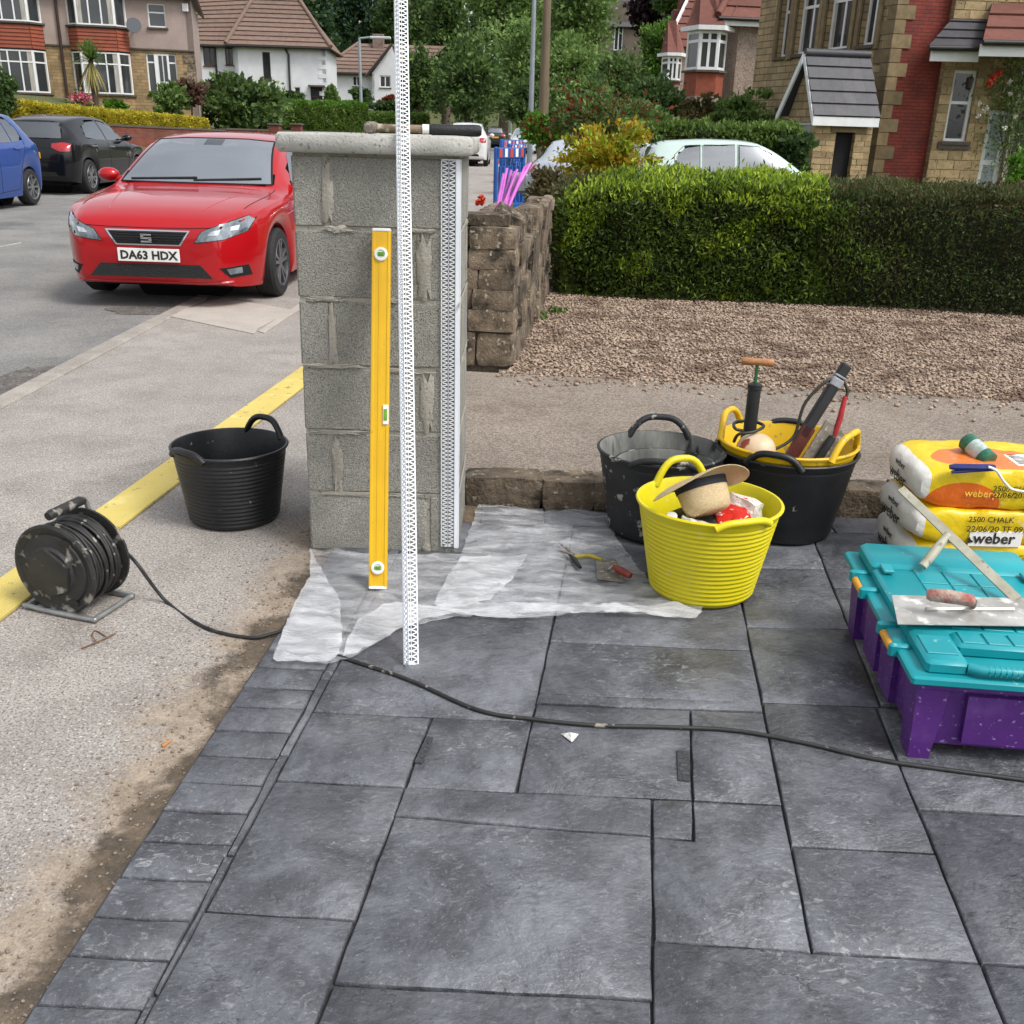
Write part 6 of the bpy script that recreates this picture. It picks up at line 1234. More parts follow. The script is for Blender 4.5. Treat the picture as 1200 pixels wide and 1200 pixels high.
    def stones(h, p0, p1, z0, z1, ops, ch, lr, mat, proud=.012, jit=.004):
        p0, p1 = Vector(p0), Vector(p1); L = (p1-p0).length; u = (p1-p0)/L; n = Vector((u.y, -u.x)); M4 = Matrix(((u.x, -n.x, 0, p0.x-h.b.x), (u.y, -n.y, 0, p0.y-h.b.y), (0, 0, 1, -h.b.z), (0, 0, 0, 1))); z = z0; k = 0
        while z < z1-.04:
            c_ = min(ch*random.uniform(.9, 1.1), z1-z); a = -random.uniform(0, lr[0])
            while a < L:
                d = random.uniform(*lr); a0, a1 = max(a, 0), min(a+d, L); a += d
                segs = [(a0, a1)]
                for o in ops:
                    if o[2] < z+c_*.6 and o[3] > z+c_*.4:
                        ns = []
                        for q, r in segs:
                            if r <= o[0] or q >= o[1]: ns.append((q, r))
                            else:
                                if q < o[0]: ns.append((q, o[0]))
                                if r > o[1]: ns.append((o[1], r))
                        segs = ns
                for q, r in segs:
                    if r-q > .05: b = MB(); b.box(((q+r)/2, .02-proud*random.uniform(.6, 1.2), z+c_/2), (r-q-.014, .05, c_-.014), M4, jit=jit); b.build('stone', mat, h.o); k += 1
            z += c_
        return k

# ---------------------------------------------------------------- rendered semi with red tile-hung bays, across the road
PL = Plane(yp(100, 138, 45)[:2], 15)
u0, _ = PL.uz(-150, 60); u1, _ = PL.uz(227, 50); zg = 2.0; _, zstr = PL.uz(140, 56.5); _, zev = PL.uz(205, -3)
sem = House('semi_detached_house', 'rendered semi with stone ground floor and red tile-hung bays', (*PL.at(u1), zg))
m_stoneY = brickmat('yellow stone blocks', hexc('#a08660'), hexc('#8a7352'), hexc('#7a6a52'), PL.u, .32, .13)
def R_(x0, y0, x1, y1, pl=PL): 
    a, zt = pl.uz((x0+x1)/2-(x1-x0)/2, y0); b_, zb = pl.uz(x1, y1); a2, _ = pl.uz(x0, (y0+y1)/2); b2, _ = pl.uz(x1, (y0+y1)/2); _, z1 = pl.uz((x0+x1)/2, y0); _, z0 = pl.uz((x0+x1)/2, y1); return a2, b2, z0, z1
wS = R_(173, 4, 194, 32); dr_ = R_(173, 63, 208, 110)
sem.wall(PL.at(u0), PL.at(u1), zstr, zev, [(wS[0]-u0, wS[1]-u0, wS[2], wS[3])], m_render, 'upper_wall'); sem.wall(PL.at(u0), PL.at(u1), zg-1, zstr, [(dr_[0]-u0, dr_[1]-u0, dr_[2], dr_[3])], m_stoneY, 'lower_wall')
sd = Plane(PL.at(u1), 15+90); sem.wall(sd.at(0), sd.at(8), zg-1, zev, [], m_render, 'side_wall')
b = MB(); q0, q1 = PL.at(u0, .03), PL.at(u1, .03); b.tube([sem.loc(q0, zstr), sem.loc(q1, zstr)], .05, 6); sem.part('string_course', b, m_sill)
sem.window(PL.at(wS[0]), PL.at(wS[1]), wS[2], wS[3], 1, .62, curtain=False)
dw = sem.window(PL.at(dr_[0]), PL.at(dr_[1]), dr_[2], dr_[3], 3, .78, name='door_frame', curtain=False)
cwd = (dr_[1]-dr_[0])/3; b = MB(); qa, qb = PL.at(dr_[0]+cwd*.78, -.02), PL.at(dr_[0]+cwd*2.25, -.02); sem.slab_between('door', [(*qa, dr_[2]), (*qb, dr_[2]), (*qb, dr_[2]+1.72), (*qa, dr_[2]+1.72)], .05, m_upvc)
for k in (.30, .62): a = dr_[0]+cwd*(.78+1.47*k); qa, qb = PL.at(a, .0), PL.at(a+.14, .0); sem.slab_between('door_glass', [(*qa, dr_[2]+.5), (*qb, dr_[2]+.5), (*qb, dr_[2]+1.5), (*qa, dr_[2]+1.5)], .02, m_pane)
def bay(x0, x1, rows, dep=.55, cols=3):
    a, b_, _, _ = R_(x0, 70, x1, 90); cant = dep*.75; pts = [PL.at(a, .0), PL.at(a+cant, dep), PL.at(b_-cant, dep), PL.at(b_, .0)]
    for kind, y0, y1 in rows:
        _, _, z0, z1 = R_(x0, y0, x1, y1)
        for (p, q, cc) in ((pts[0], pts[1], 1), (pts[1], pts[2], cols), (pts[2], pts[3], 1)):
            if kind == 'w': sem.window(p, q, z0, z1, cc, .72, inset=.0)
            elif kind == 't':
                sem.wall(p, q, z0, z1, [], m_tilehung, 'tile_hung_apron'); P0, P1 = Vector(p), Vector(q); uu = (P1-P0).normalized(); nn = Vector((uu.y, -uu.x)); n_ = 6
                for i in range(n_):
                    za = z0+(z1-z0)*i/n_; zb_ = z0+(z1-z0)*(i+1.1)/n_; A, B = P0+nn*.05, P1+nn*.05; A2, B2 = P0+nn*.012, P1+nn*.012
                    sem.slab_between('tile_course', [(A.x, A.y, za), (B.x, B.y, za), (B2.x, B2.y, min(zb_, z1)), (A2.x, A2.y, min(zb_, z1))], .02, m_tilehung)
            else: sem.wall(p, q, z0, z1, [], m_stoneY if kind == 's' else m_gut, 'bay_base' if kind == 's' else 'lead_band')
bay(86, 154, (('w', -22, 31), ('g', 31, 35), ('t', 35, 60), ('g', 60, 62), ('w', 62, 110), ('s', 110, 160))); bay(-14, 56, (('w', -24, 26), ('g', 26, 30), ('t', 30, 57), ('g', 57, 59), ('w', 59, 108), ('s', 108, 160)))
pa, pz = PL.uz(65, 0); pb, pz2 = PL.uz(80, 118); sem.pipe('downpipe', [(*PL.at((pa+pb)/2, .08), zev), (*PL.at((pa+pb)/2, .08), zg-.5)], .06, m_brown)
da, dz = PL.uz(158, 31); b = MB(); b.lathe([(.30, .05), (.27, .02), (.15, -.03), (0, -.05), (0, -.07), (.16, -.05), (.30, .03)], 20, Matrix.Translation(sem.loc(PL.at(da, .45), dz)) @ Matrix.Rotation(R(75), 4, 'X') @ Matrix.Rotation(R(20), 4, 'Y')); dish = sem.part('satellite_dish', b, M('grey dish', hexc('#4a4d52'), rough=.6), 50)
b = MB(); b.tube([sem.loc(PL.at(da, 0), dz), sem.loc(PL.at(da, .42), dz)], .03, 6); b.build('arm', m_gut, dish)
aa, az_ = PL.uz(217, 9); b = MB(); b.bbox(sem.loc(PL.at(aa, .06), az_), (.25, .1, .32), .02); sem.part('alarm_box', b, m_upvc)
b = MB(); b.tube([sem.loc(PL.at(u0, .3), zev), sem.loc(PL.at(u1+.15, .3), zev)], .07, 8); sem.part('gutter', b, m_gut)
A, B = PL.at(u0, .35), PL.at(u1+.3, .35); Cc, D = PL.at(u1-3.5, -4.5), PL.at(u0, -4.5); sem.courses('roof_course', (*A, zev+.05), (*B, zev+.05), (*Cc, zev+3.6), (*D, zev+3.6), 10, m_roofbr)
E_ = PL.at(u1+.3, -9.3); sem.slab_between('roof_hip', [(*B, zev+.05), (*E_, zev+.05), (*Cc, zev+3.6)], .08, m_roofbr)
for i in range(9):                                     # weathered quoins at the corner
    z = zg+.1+i*.32; a = u1-(.5 if i % 2 else .32); q0, q1 = PL.at(a, .02), PL.at(u1+.015, .02)
    if z+.3 < zstr: sem.slab_between('quoin', [(*q0, z), (*q1, z), (*q1, z+.30), (*q0, z+.30)], .05, m_stone)

# ---------------------------------------------------------------- white houses up the road
def uzr(pl, x0, y0, x1, y1): return R_(x0, y0, x1, y1, pl)
P1_ = Plane(yp(330, 145, 82)[:2], 4); a0, _ = P1_.uz(275, 70); a1, _ = P1_.uz(382, 90); _, ze = P1_.uz(330, 55); zb = 1.0
wh = House('white_house', 'white rendered house with a big brown tiled hipped roof', (*P1_.at(a0), zb))
o1 = uzr(P1_, 308, 61, 317, 93); o2 = uzr(P1_, 364, 102, 378, 124); o3 = uzr(P1_, 345, 102, 352, 112)
wh.wall(P1_.at(a0), P1_.at(a1), zb, ze, [(o[0]-a0, o[1]-a0, o[2], o[3]) for o in (o1, o2, o3)], m_wht); m_brf = M('brown window frame', hexc('#4a2f25'), hexc('#5a3a2c'), scale=4, rough=.6)
wh.window(P1_.at(o1[0]), P1_.at(o1[1]), o1[2], o1[3], 1, None, mat=m_brf, curtain=False); wh.window(P1_.at(o2[0]), P1_.at(o2[1]), o2[2], o2[3], 1, .5, mat=m_brf, curtain=False, name='door'); wh.window(P1_.at(o3[0]), P1_.at(o3[1]), o3[2], o3[3], 1, None, curtain=False)
l0, _ = P1_.uz(222, 70); ow_ = [uzr(P1_, 234, 54, 249, 76), uzr(P1_, 260, 54, 269, 75)]
wh.wall(P1_.at(l0, -1.2), P1_.at(a0, -1.2), zb, ze, [(o[0]-l0, o[1]-l0, o[2], o[3]) for o in ow_], m_wht); wh.wall(P1_.at(a0, -1.2), P1_.at(a0), zb, ze, [], m_wht)
for o in ow_: wh.window(P1_.at(o[0], -1.2), P1_.at(o[1], -1.2), o[2], o[3], 2, None, mat=m_brf, curtain=False)
wh.wall(P1_.at(a1), P1_.at(a1, -8), zb, ze, [], m_wht, 'side_wall')
r0, zr = P1_.uz(292, -4); r1, _ = P1_.uz(338, -2); dep_ = 4.2; rl_, rr_ = P1_.at(r0*1.05-.2, -dep_), P1_.at(r1*1.05, -dep_); zr = zr*1.05
eL, eR = P1_.at(a0-.5, .5), P1_.at(a1+.5, .5); bR = P1_.at(a1+.5, -9); bL = P1_.at(a0-.5, -9); sL = P1_.at(l0-.3, -.8); sR = P1_.at(l0-.3, -7)
wh.courses('roof_course', (*eL, ze), (*eR, ze), (*rr_, zr), (*rl_, zr), 11, m_roofbr, lift=.10, th=.05); wh.slab_between('roof_hip', [(*eR, ze), (*bR, ze), (*rr_, zr)], .1, m_roofbr); wh.courses('roof_course', (*sL, ze), (*P1_.at(a0+.2, -.8), ze), (*rl_, zr), (*P1_.at(l0-.3, -dep_), zr-.4), 11, m_roofbr, lift=.10, th=.05)
wh.slab_between('roof_back', [(*bR, ze), (*P1_.at(l0, -9), ze), (*P1_.at(l0, -dep_), zr), (*rr_, zr)], .1, m_roofbr)
wh.pipe('hip_ridge', [(*eL, ze+.1), (*rl_, zr+.1)], .16, m_roofbr); wh.pipe('hip_ridge', [(*eR, ze+.1), (*rr_, zr+.1)], .16, m_roofbr); wh.pipe('ridge', [(*rl_, zr+.1), (*rr_, zr+.1)], .16, m_roofbr)
wh.pipe('gutter', [(*eL, ze-.05), (*eR, ze-.05)], .10, m_gut); wh.pipe('gutter', [(*sL, ze-.05), (*P1_.at(a0, -.7), ze-.05)], .10, m_gut)
pa, _ = P1_.uz(339, 80); wh.pipe('downpipe', [(*P1_.at(pa-.3, .1), ze), (*P1_.at(pa, .1), ze-.5), (*P1_.at(pa, .1), zb)], .08, m_gut); pa, _ = P1_.uz(249, 70); wh.pipe('downpipe', [(*P1_.at(pa, -1.1), ze), (*P1_.at(pa, -1.1), zb)], .08, m_gut)
for k in range(10):
    z = zb+.6+k*.62; a = a1-.55; q0, q1 = P1_.at(a, .03), P1_.at(a1+.02, .03)
    if z+.3 < ze-.3: wh.slab_between('quoin', [(*q0, z), (*q1, z), (*q1, z+.30), (*q0, z+.30)], .06, m_wht)
cq, cz_ = P1_.uz(268, 2); b = MB(); b.bbox(wh.loc(P1_.at(cq, -5), zr+.3), (1.2, .8, 1.8), .05); wh.part('chimney', b, brickmat('chimney brick', hexc('#7a5a48'), hexc('#6b4d3d'), hexc('#8b8078'), (1, 0), .22, .075))
pp = uzr(P1_, 362, 100, 381, 103); q0, q1 = P1_.at(pp[0], .6), P1_.at(pp[1], .6); q2, q3 = P1_.at(pp[1], 0), P1_.at(pp[0], 0); wh.slab_between('porch_canopy', [(*q0, pp[3]), (*q1, pp[3]), (*q2, pp[3]), (*q3, pp[3])], .12, m_sill)
P2_ = Plane(yp(420, 148, 104)[:2], 2); a0, _ = P2_.uz(381, 95); a1, _ = P2_.uz(437, 95); a2, _ = P2_.uz(470, 95); _, ze = P2_.uz(410, 86); zb = 1.0
w2 = House('white_house', 'smaller white house with a brown roof behind the lamp post', (*P2_.at(a0), zb)); o1 = uzr(P2_, 413, 89, 423, 101); o2 = uzr(P2_, 446, 89, 459, 103)
_, zg_ = P2_.uz(455, 66)
w2.wall(P2_.at(a0), P2_.at(a1), zb, ze, [(o1[0]-a0, o1[1]-a0, o1[2], o1[3])], m_wht); w2.wall(P2_.at(a1, .9), P2_.at(a2, .9), zb, ze, [(o2[0]-a1, o2[1]-a1, o2[2], o2[3])], m_wht, 'wing_wall'); w2.wall(P2_.at(a1), P2_.at(a1, .9), zb, ze, [], m_wht, 'wing_return')
w2.window(P2_.at(o1[0]), P2_.at(o1[1]), o1[2], o1[3], 2, None, curtain=False, fr=.1); w2.window(P2_.at(o2[0], .9), P2_.at(o2[1], .9), o2[2], o2[3], 2, None, curtain=False, fr=.1)
g0, g1 = P2_.at(a1, .9), P2_.at(a2, .9); gm = P2_.at((a1+a2)/2+.6, .9); w2.slab_between('gable', [(*g0, ze), (*g1, ze), (*gm, zg_+.8)], .2, m_wht)
r0, zr = P2_.uz(415, 47); r1, _ = P2_.uz(446, 47); eL, eR = P2_.at(a0-.5, .5), P2_.at(a1+4, .5); rl_, rr_ = P2_.at(r0*1.03, -4), P2_.at(r1*1.03+6, -4)
w2.courses('roof_course', (*eL, ze), (*eR, ze), (*rr_, zr), (*rl_, zr), 8, m_roofbr, lift=.1, th=.05); w2.slab_between('roof_hip', [(*P2_.at(a0-.5, -8), ze), (*eL, ze), (*rl_, zr)], .1, m_roofbr); w2.pipe('hip_ridge', [(*eL, ze+.1), (*rl_, zr+.1)], .16, m_roofbr)
w2.slab_between('wing_roof', [(*P2_.at(a1-.5, 1.3), ze-.2), (*P2_.at((a1+a2)/2+.6, 1.3), zg_+1), (*P2_.at((a1+a2)/2+.6, -3), zg_+1), (*P2_.at(a1-.5, -3), ze-.2)][::-1], .12, m_roofbr); w2.slab_between('bargeboard', [(*P2_.at(a1-.5, 1.34), ze-.45), (*P2_.at((a1+a2)/2+.6, 1.34), zg_+.75), (*P2_.at((a1+a2)/2+.6, 1.34), zg_+1.05), (*P2_.at(a1-.5, 1.34), ze-.15)], .06, m_gut)
cq, cz_ = P2_.uz(439, 47); b = MB(); b.bbox(w2.loc(P2_.at(cq, -3.6), cz_), (1.1, .8, 1.6), .05); w2.part('chimney', b, MATS.get('c') or brickmat('chimney brick', hexc('#7a6455'), hexc('#6b5648'), hexc('#8b8078'), (1, 0), .22, .075)); w2.pipe('gutter', [(*eL, ze-.05), (*P2_.at(a1, .5), ze-.05)], .10, m_gut)
w2.pipe('downpipe', [(*P2_.at(a0+.6, .1), ze), (*P2_.at(a0+.6, .1), zb)], .08, m_gut)
# far gable glimpsed through the trees
b = yp(728, 20, 150); fh = House('distant_house', 'grey gabled house far up the hill among the trees', (b.x, 150, 8)); fh.wall((b.x-3, 150), (b.x+3.2, 150), 8, b.z+2, [(2.2, 3.4, 12, 15)], M('far stone', hexc('#6f6459'), hexc('#5f564d'), scale=1, rough=.95)); fh.slab_between('roof', [(b.x-3.6, 149.5, b.z-1.2), (b.x+3.8, 149.5, b.z-1.2), (b.x+3.8, 154, b.z+4), (b.x-3.6, 154, b.z+4)], .2, m_roofgr); fh.window((b.x-.8, 150), (b.x+.4, 150), 12, 15, 2, None, curtain=False, fr=.12)

# ---------------------------------------------------------------- pebbledashed house with red roof, right
P3_ = Plane(yp(854, 157, 37)[:2], 8); a1 = 6.0; _, ze = P3_.uz(885, 28); _, zap = P3_.uz(900, -40); zb = 0
ph = House('pebbledashed_house', 'beige pebbledashed house with red tiled roof and white bay windows', (*P3_.at(0), zb)); ph.wall(P3_.at(0), P3_.at(a1), zb, ze+.1, [], m_pebble, 'side_wall')
F3 = Plane(P3_.at(0), 8+90+14); L3 = 2.6                  # street front runs away from the corner
ph.wall(F3.at(L3), F3.at(0), zb, ze+.1, [], m_pebble, 'front_wall')
ph.courses('roof_course', (*P3_.at(-.9, .35), ze+.1), (*P3_.at(a1, .35), ze+.1), (*P3_.at(a1, -3.8), ze+3.6), (*P3_.at(2.0, -3.8), ze+3.6), 9, m_roofred, lift=.07, th=.04); ph.courses('roof_course', (*F3.at(L3, -.5), ze+.1), (*F3.at(-.3, -.5), ze+.1), (*P3_.at(2.0, -3.8), ze+3.6), (*F3.at(L3, 3), ze+3.6), 9, m_roofred, lift=.07, th=.04)
ph.pipe('hip_ridge', [(*P3_.at(-.9, .35), ze+.2), (*P3_.at(2.0, -3.8), ze+3.75)], .12, m_roofred); ph.slab_between('soffit', [(*P3_.at(-.9, .38), ze-.12), (*P3_.at(a1, .38), ze-.12), (*P3_.at(a1, .38), ze+.08), (*P3_.at(-.9, .38), ze+.08)], .05, m_upvc); ph.pipe('gutter', [(*P3_.at(-.9, .46), ze+.08), (*P3_.at(a1, .46), ze+.08)], .06, m_gut)
def box_bay(H, pl_px, Y, x0, x1, ytop, ybot, yapr, dep=1.1, roofm=m_roofred, cols=2):
    A = yp(x1, ybot, Y); B = yp(x0, ybot, Y); zt = yp((x0+x1)/2, ytop, Y).z; z0 = yp((x0+x1)/2, ybot, Y).z; za = yp((x0+x1)/2, yapr, Y).z; p = (A.x, A.y); q = (B.x, B.y+dep*.2); k = .42
    pm = (p[0]+(q[0]-p[0])*.62, Y-.25)
    pts = [(q[0], q[1]+.5), (q[0]+(p[0]-q[0])*.22, Y-.15), (p[0]-(p[0]-q[0])*.28, Y-.15), (p[0], Y+.5)]
    for i, (a, c, n_) in enumerate(((pts[0], pts[1], 1), (pts[1], pts[2], cols), (pts[2], pts[3], 1))):
        H.window(a, c, z0, zt, n_, .74, inset=.0, fr=.09); H.wall(a, c, za-3, za, [], m_pebble, 'bay_base'); H.wall(a, c, za, z0, [], m_tilehung, 'tile_hung_apron')
    cx_ = (pts[0][0]+pts[3][0])/2
    H.slab_between('bay_soffit', [(pts[0][0]-.25, pts[0][1], zt+.15), (pts[1][0]-.1, pts[1][1]-.2, zt+.15), (pts[2][0]+.1, pts[2][1]-.2, zt+.15), (pts[3][0]+.25, pts[3][1], zt+.15)], .14, m_upvc)
    for (a, c) in ((0, 1), (1, 2), (2, 3)): H.slab_between('bay_roof', [(pts[a][0]-.1, pts[a][1]-.2, zt+.16), (pts[c][0]+.1, pts[c][1]-.2, zt+.16), (cx_+.2, Y+1.6, zt+1.7), (cx_-.2, Y+1.6, zt+1.7)], .05, roofm)
box_bay(ph, None, 36.6, 806, 852, 36, 82, 113)
s2h = House('red_roofed_house', 'house with red roof and white bay beyond the pebbledashed one', (*yp(788, 157, 52)[:2], 0)); q = yp(800, 157, 53); zt = yp(790, 62, 52).z
box_bay(s2h, None, 52, 776, 799, 66, 94, 100); s2h.wall((q.x-.6, 53.2), (q.x+5, 54), 0, zt+.3, [], m_pebble); s2h.courses('roof_course', (q.x-1.2, 52.8, zt+.3), (q.x+5, 53.6, zt+.3), (q.x+5, 57, zt+3.4), (q.x+.6, 57, zt+3.4), 8, m_roofred, lift=.08, th=.05); s2h.slab_between('gable_verge', [(q.x-1.25, 52.75, zt+.1), (q.x-1.25, 52.75, zt+.5), (q.x+.5, 57, zt+3.6), (q.x+.5, 57, zt+3.2)], .1, m_upvc)
cq = yp(802, 30, 55); b = MB(); b.bbox(s2h.loc((cq.x, 57), cq.z-.2), (.8, .8, 2.2), .05); b.lathe([(.16, 1.1), (.14, 1.6), (.17, 1.62), (.17, 1.7)], 14, Matrix.Translation(s2h.loc((cq.x, 57), cq.z-.2))); s2h.part('chimney', b, m_roofred)

# ---------------------------------------------------------------- stone house with porch and red-painted gable wall
cn0 = yp(1026, 180, 25.0); SP = Plane((cn0.x, cn0.y), 8.5); FP = Plane((cn0.x, cn0.y), 107)       # SP: red side wall; FP: front running away up the street
sh = House('stone_house', 'yellow stone house with dark-tiled porch and red-painted side wall', (cn0.x, cn0.y, 0))
m_sandY = brickmat('coursed yellow sandstone', hexc('#ab9570'), hexc('#93805e'), hexc('#70634c'), FP.u, .46, .17, ms=.014, bump=.8); m_redb = brickmat('red painted brick', hexc('#7e3023'), hexc('#72291e'), hexc('#62251c'), SP.u, .225, .078, ms=.009, rough=.75, bump=.8)
m_quo = M('brown sandstone quoin', hexc('#8a7859'), hexc('#74644b'), scale=6, rough=.95, vary=.18, bump=.5, bscale=40); m_sand = M('sandstone block', hexc('#ad9772'), hexc('#96815f'), scale=6, rough=.95, vary=.25, bump=.6, bscale=40, c3=hexc('#5c4c34'), s3=25, t3=.62)
zE3 = 6.6; s1, _ = SP.uz(1118, 90)
sh.wall(SP.at(0), SP.at(s1+1.2), -.2, zE3, [], m_redb, 'painted_wall')
fw_ops = []
for (x0, x1, y0, y1) in ((1015, 1034, -60, 52), (973, 1003, -60, 57), (938, 964, -60, 62), (918, 930, -60, 66)):
    a, b_, z0, z1 = uzr(FP, x0, y0, x1, y1); lo_, hi_ = min(a, b_), max(a, b_); fw_ops.append((lo_, hi_, z0, z0+1.55))
dL = uzr(FP, 906, 126, 915, 165); fw_ops.append((min(dL[:2]), max(dL[:2]), dL[2], dL[3])); LF = max(o[1] for o in fw_ops)+1.2
sh.wall(FP.at(LF), FP.at(0), -.2, zE3, [(LF-o[1], LF-o[0], o[2], o[3]) for o in fw_ops], m_sandY, 'front_wall', dep=.2)
for o in fw_ops[:4]: sh.window(FP.at(o[1]), FP.at(o[0]), o[2], o[3], 2, .72, inset=.12, fr=.07)
sh.window(FP.at(fw_ops[4][1]), FP.at(fw_ops[4][0]), fw_ops[4][2], fw_ops[4][3], 1, None, inset=.12, mat=m_sill, curtain=False)
for o in fw_ops[:4]:                                    # stone mullion dressings between the lights
    for a in (o[0]-.16, o[1]+.02): q0, q1 = FP.at(a+.14, -.03), FP.at(a, -.03); sh.slab_between('jamb', [(*q0, o[2]-.1), (*q1, o[2]-.1), (*q1, o[3]+.1), (*q0, o[3]+.1)][::-1], .06, m_quo)
for i in range(22):
    z = .1+i*.30
    if z < zE3-.3:
        a, c_ = (.55, .30) if i % 2 else (.30, .60)
        q0, q1 = SP.at(-.03, .03), SP.at(a*.8, .03); sh.slab_between('quoin', [(*q0, z), (*q1, z), (*q1, z+.285), (*q0, z+.285)], .05, m_quo); q0, q1 = FP.at(c_, -.03), FP.at(-.03, -.03); sh.slab_between('quoin', [(*q0, z), (*q1, z), (*q1, z+.285), (*q0, z+.285)], .05, m_quo)
sh.courses('roof_course', (*FP.at(LF, -.4), zE3), (*FP.at(-.4, -.4), zE3), (*FP.at(-.4, 4), zE3+3), (*FP.at(LF, 4), zE3+3), 8, m_roofgr)
# porch: projects from the front, ridge square to it
pc = Plane(SP.at(0), 8.5); A_ = yp(957, 137, 24.2); B_ = yp(1025, 137, 24.4)
PO = Vector((B_.x, B_.y)); pu = Vector((math.cos(R(188.5)), math.sin(R(188.5)))); pv = Vector((math.cos(R(107)), math.sin(R(107)))); pl_ = (Vector((A_.x, A_.y))-PO).length; pw_ = 1.2
pA, pB = PO+pu*pl_, PO; pC, pD = pB+pv*pw_, pA+pv*pw_; zpe = B_.z; zpr = yp(985, 66, 25.2).z
doorop = uzr(Plane((pA.x, pA.y), 8.5), 976, 155, 998, 215)
h_op = (doorop[0], doorop[1], -.2, doorop[3])
sh.wall((pA.x, pA.y), (pB.x, pB.y), -.2, zpe, [h_op], m_sandY, 'porch_side'); nst = sh.stones((pA.x, pA.y), (pB.x, pB.y), .5, zpe-.04, [h_op, (h_op[0]-.15, h_op[1]+.25, doorop[3], doorop[3]+.2)], .125, (.22, .5), m_sand)
q0, q1 = pA+(pB-pA).normalized()*(h_op[0]-.12)+Vector((0, -.03)), pA+(pB-pA).normalized()*(h_op[1]+.22)+Vector((0, -.03)); sh.slab_between('lintel', [(q0.x, q0.y, doorop[3]), (q1.x, q1.y, doorop[3]), (q1.x, q1.y, doorop[3]+.19), (q0.x, q0.y, doorop[3]+.19)], .06, m_quo)
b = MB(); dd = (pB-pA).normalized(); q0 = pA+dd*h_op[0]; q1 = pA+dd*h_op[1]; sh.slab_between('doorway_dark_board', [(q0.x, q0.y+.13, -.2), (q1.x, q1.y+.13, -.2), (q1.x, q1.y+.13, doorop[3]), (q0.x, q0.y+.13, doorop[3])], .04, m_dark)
fdo = (.2, 1.0, -.2, zpe-.15); sh.wall((pD.x, pD.y), (pA.x, pA.y), -.2, zpe, [fdo], m_sandY, 'porch_front'); dn = (pA-pD).normalized(); sh.window(pD+dn*.2, pD+dn*1.0, -.2, zpe-.15, 1, None, inset=.05, name='porch_door', curtain=False, glass=M('pale door glass', hexc('#8f979d'), hexc('#b4bbc0'), scale=3, rough=.15))
pm_ = (pD+pA)/2; rb0 = pm_+pu*.12; rb1 = (pC+pB)/2+pu*-.05
sh.slab_between('porch_gable', [(pD.x, pD.y, zpe), (pA.x, pA.y, zpe), (pm_.x, pm_.y, zpr-.08)], .15, m_sandY)
e0, e1 = pA+pu*.18-pv*.16, pB-pu*.02-pv*.16
sh.courses('roof_tile', (e0.x, e0.y, zpe-.02), (e1.x, e1.y, zpe-.02), (rb1.x, rb1.y, zpr), (rb0.x, rb0.y, zpr), 5, m_roofgr, lift=.05, th=.03, piece=6)
f0, f1 = pD+pu*.18+pv*.16, pC-pu*.02+pv*.16; sh.slab_between('roof_far_slope', [(f0.x, f0.y, zpe), (f1.x, f1.y, zpe), (rb1.x, rb1.y, zpr), (rb0.x, rb0.y, zpr)][::-1], .05, m_roofgr)
sh.slab_between('fascia', [(e0.x, e0.y-.02, zpe-.22), (e1.x, e1.y-.02, zpe-.22), (e1.x, e1.y-.02, zpe-.03), (e0.x, e0.y-.02, zpe-.03)], .04, m_upvc); sh.pipe('ridge', [(rb0.x, rb0.y, zpr+.03), (rb1.x, rb1.y, zpr+.03)], .09, m_roofgr)
for (p, z_) in ((e0, 0), (f0, 0)): sh.slab_between('bargeboard', [(p.x+pu.x*.02, p.y+pu.y*.02, zpe-.2), (p.x+pu.x*.02, p.y+pu.y*.02, zpe), (rb0.x+pu.x*.02, rb0.y+pu.y*.02, zpr), (rb0.x+pu.x*.02, rb0.y+pu.y*.02, zpr-.2)], .05, m_upvc)
lb = yp(947, 163, 24.0); b = MB(); b.bbox(sh.loc((lb.x, lb.y), lb.z), (.14, .14, .26), .03); sh.part('porch_lamp', b, m_gut)

# ---------------------------------------------------------------- stone house at the right edge
SR = Plane(yp(1092, 165, 25.0)[:2], 2); r1 = 5.5; _, zle = SR.uz(1130, 60)
rh = House('stone_house', 'stone house wall with a slim white window beside climbing roses', (*SR.at(0), 0)); ow1 = uzr(SR, 1112, 82, 1139, 166); od = uzr(SR, 1150, 128, 1176, 235); ow2 = uzr(SR, 1186, 72, 1240, 214)
ops = [(o[0], o[1], o[2], o[3]) for o in (ow1, (od[0], od[1], -.2, od[3]), ow2)]
m_sandR = brickmat('coursed sandstone bed', hexc('#94805f'), hexc('#867354'), hexc('#aa9d80'), SR.u, .42, .165)
rh.wall(SR.at(0), SR.at(r1), -.2, 6.2, ops, m_sandR, 'wall', dep=.16); rh.stones(SR.at(0), SR.at(2.9), .2, 5.0, ops, .20, (.32, .62), m_sand, proud=.016)
rh.window(SR.at(ow1[0]), SR.at(ow1[1]), ow1[2], ow1[3], 1, .55, fr=.065); rh.window(SR.at(od[0]), SR.at(od[1]), -.2, od[3], 1, .5, fr=.12, name='door', curtain=False, glass=MATS['pale door glass']); rh.window(SR.at(ow2[0]), SR.at(ow2[1]), ow2[2], ow2[3], 2, .7, fr=.07)
s_ = uzr(SR, 1106, 166, 1127, 176); q0, q1 = SR.at(ow1[0]-.12, .07), SR.at(ow1[1]+.10, .07); rh.slab_between('stone_sill', [(*q0, ow1[2]-.17), (*q1, ow1[2]-.17), (*q1, ow1[2]-.005), (*q0, ow1[2]-.005)], .12, m_sill)
zl1 = yp(1120, 56, 24.3).z; zl2 = yp(1145, 22, 25).z; e0, e1 = yp(1088, 55, 24.3), yp(1152, 46, 24.2); g0, g1 = SR.at(.15, -.2), SR.at(1.4, -.2)
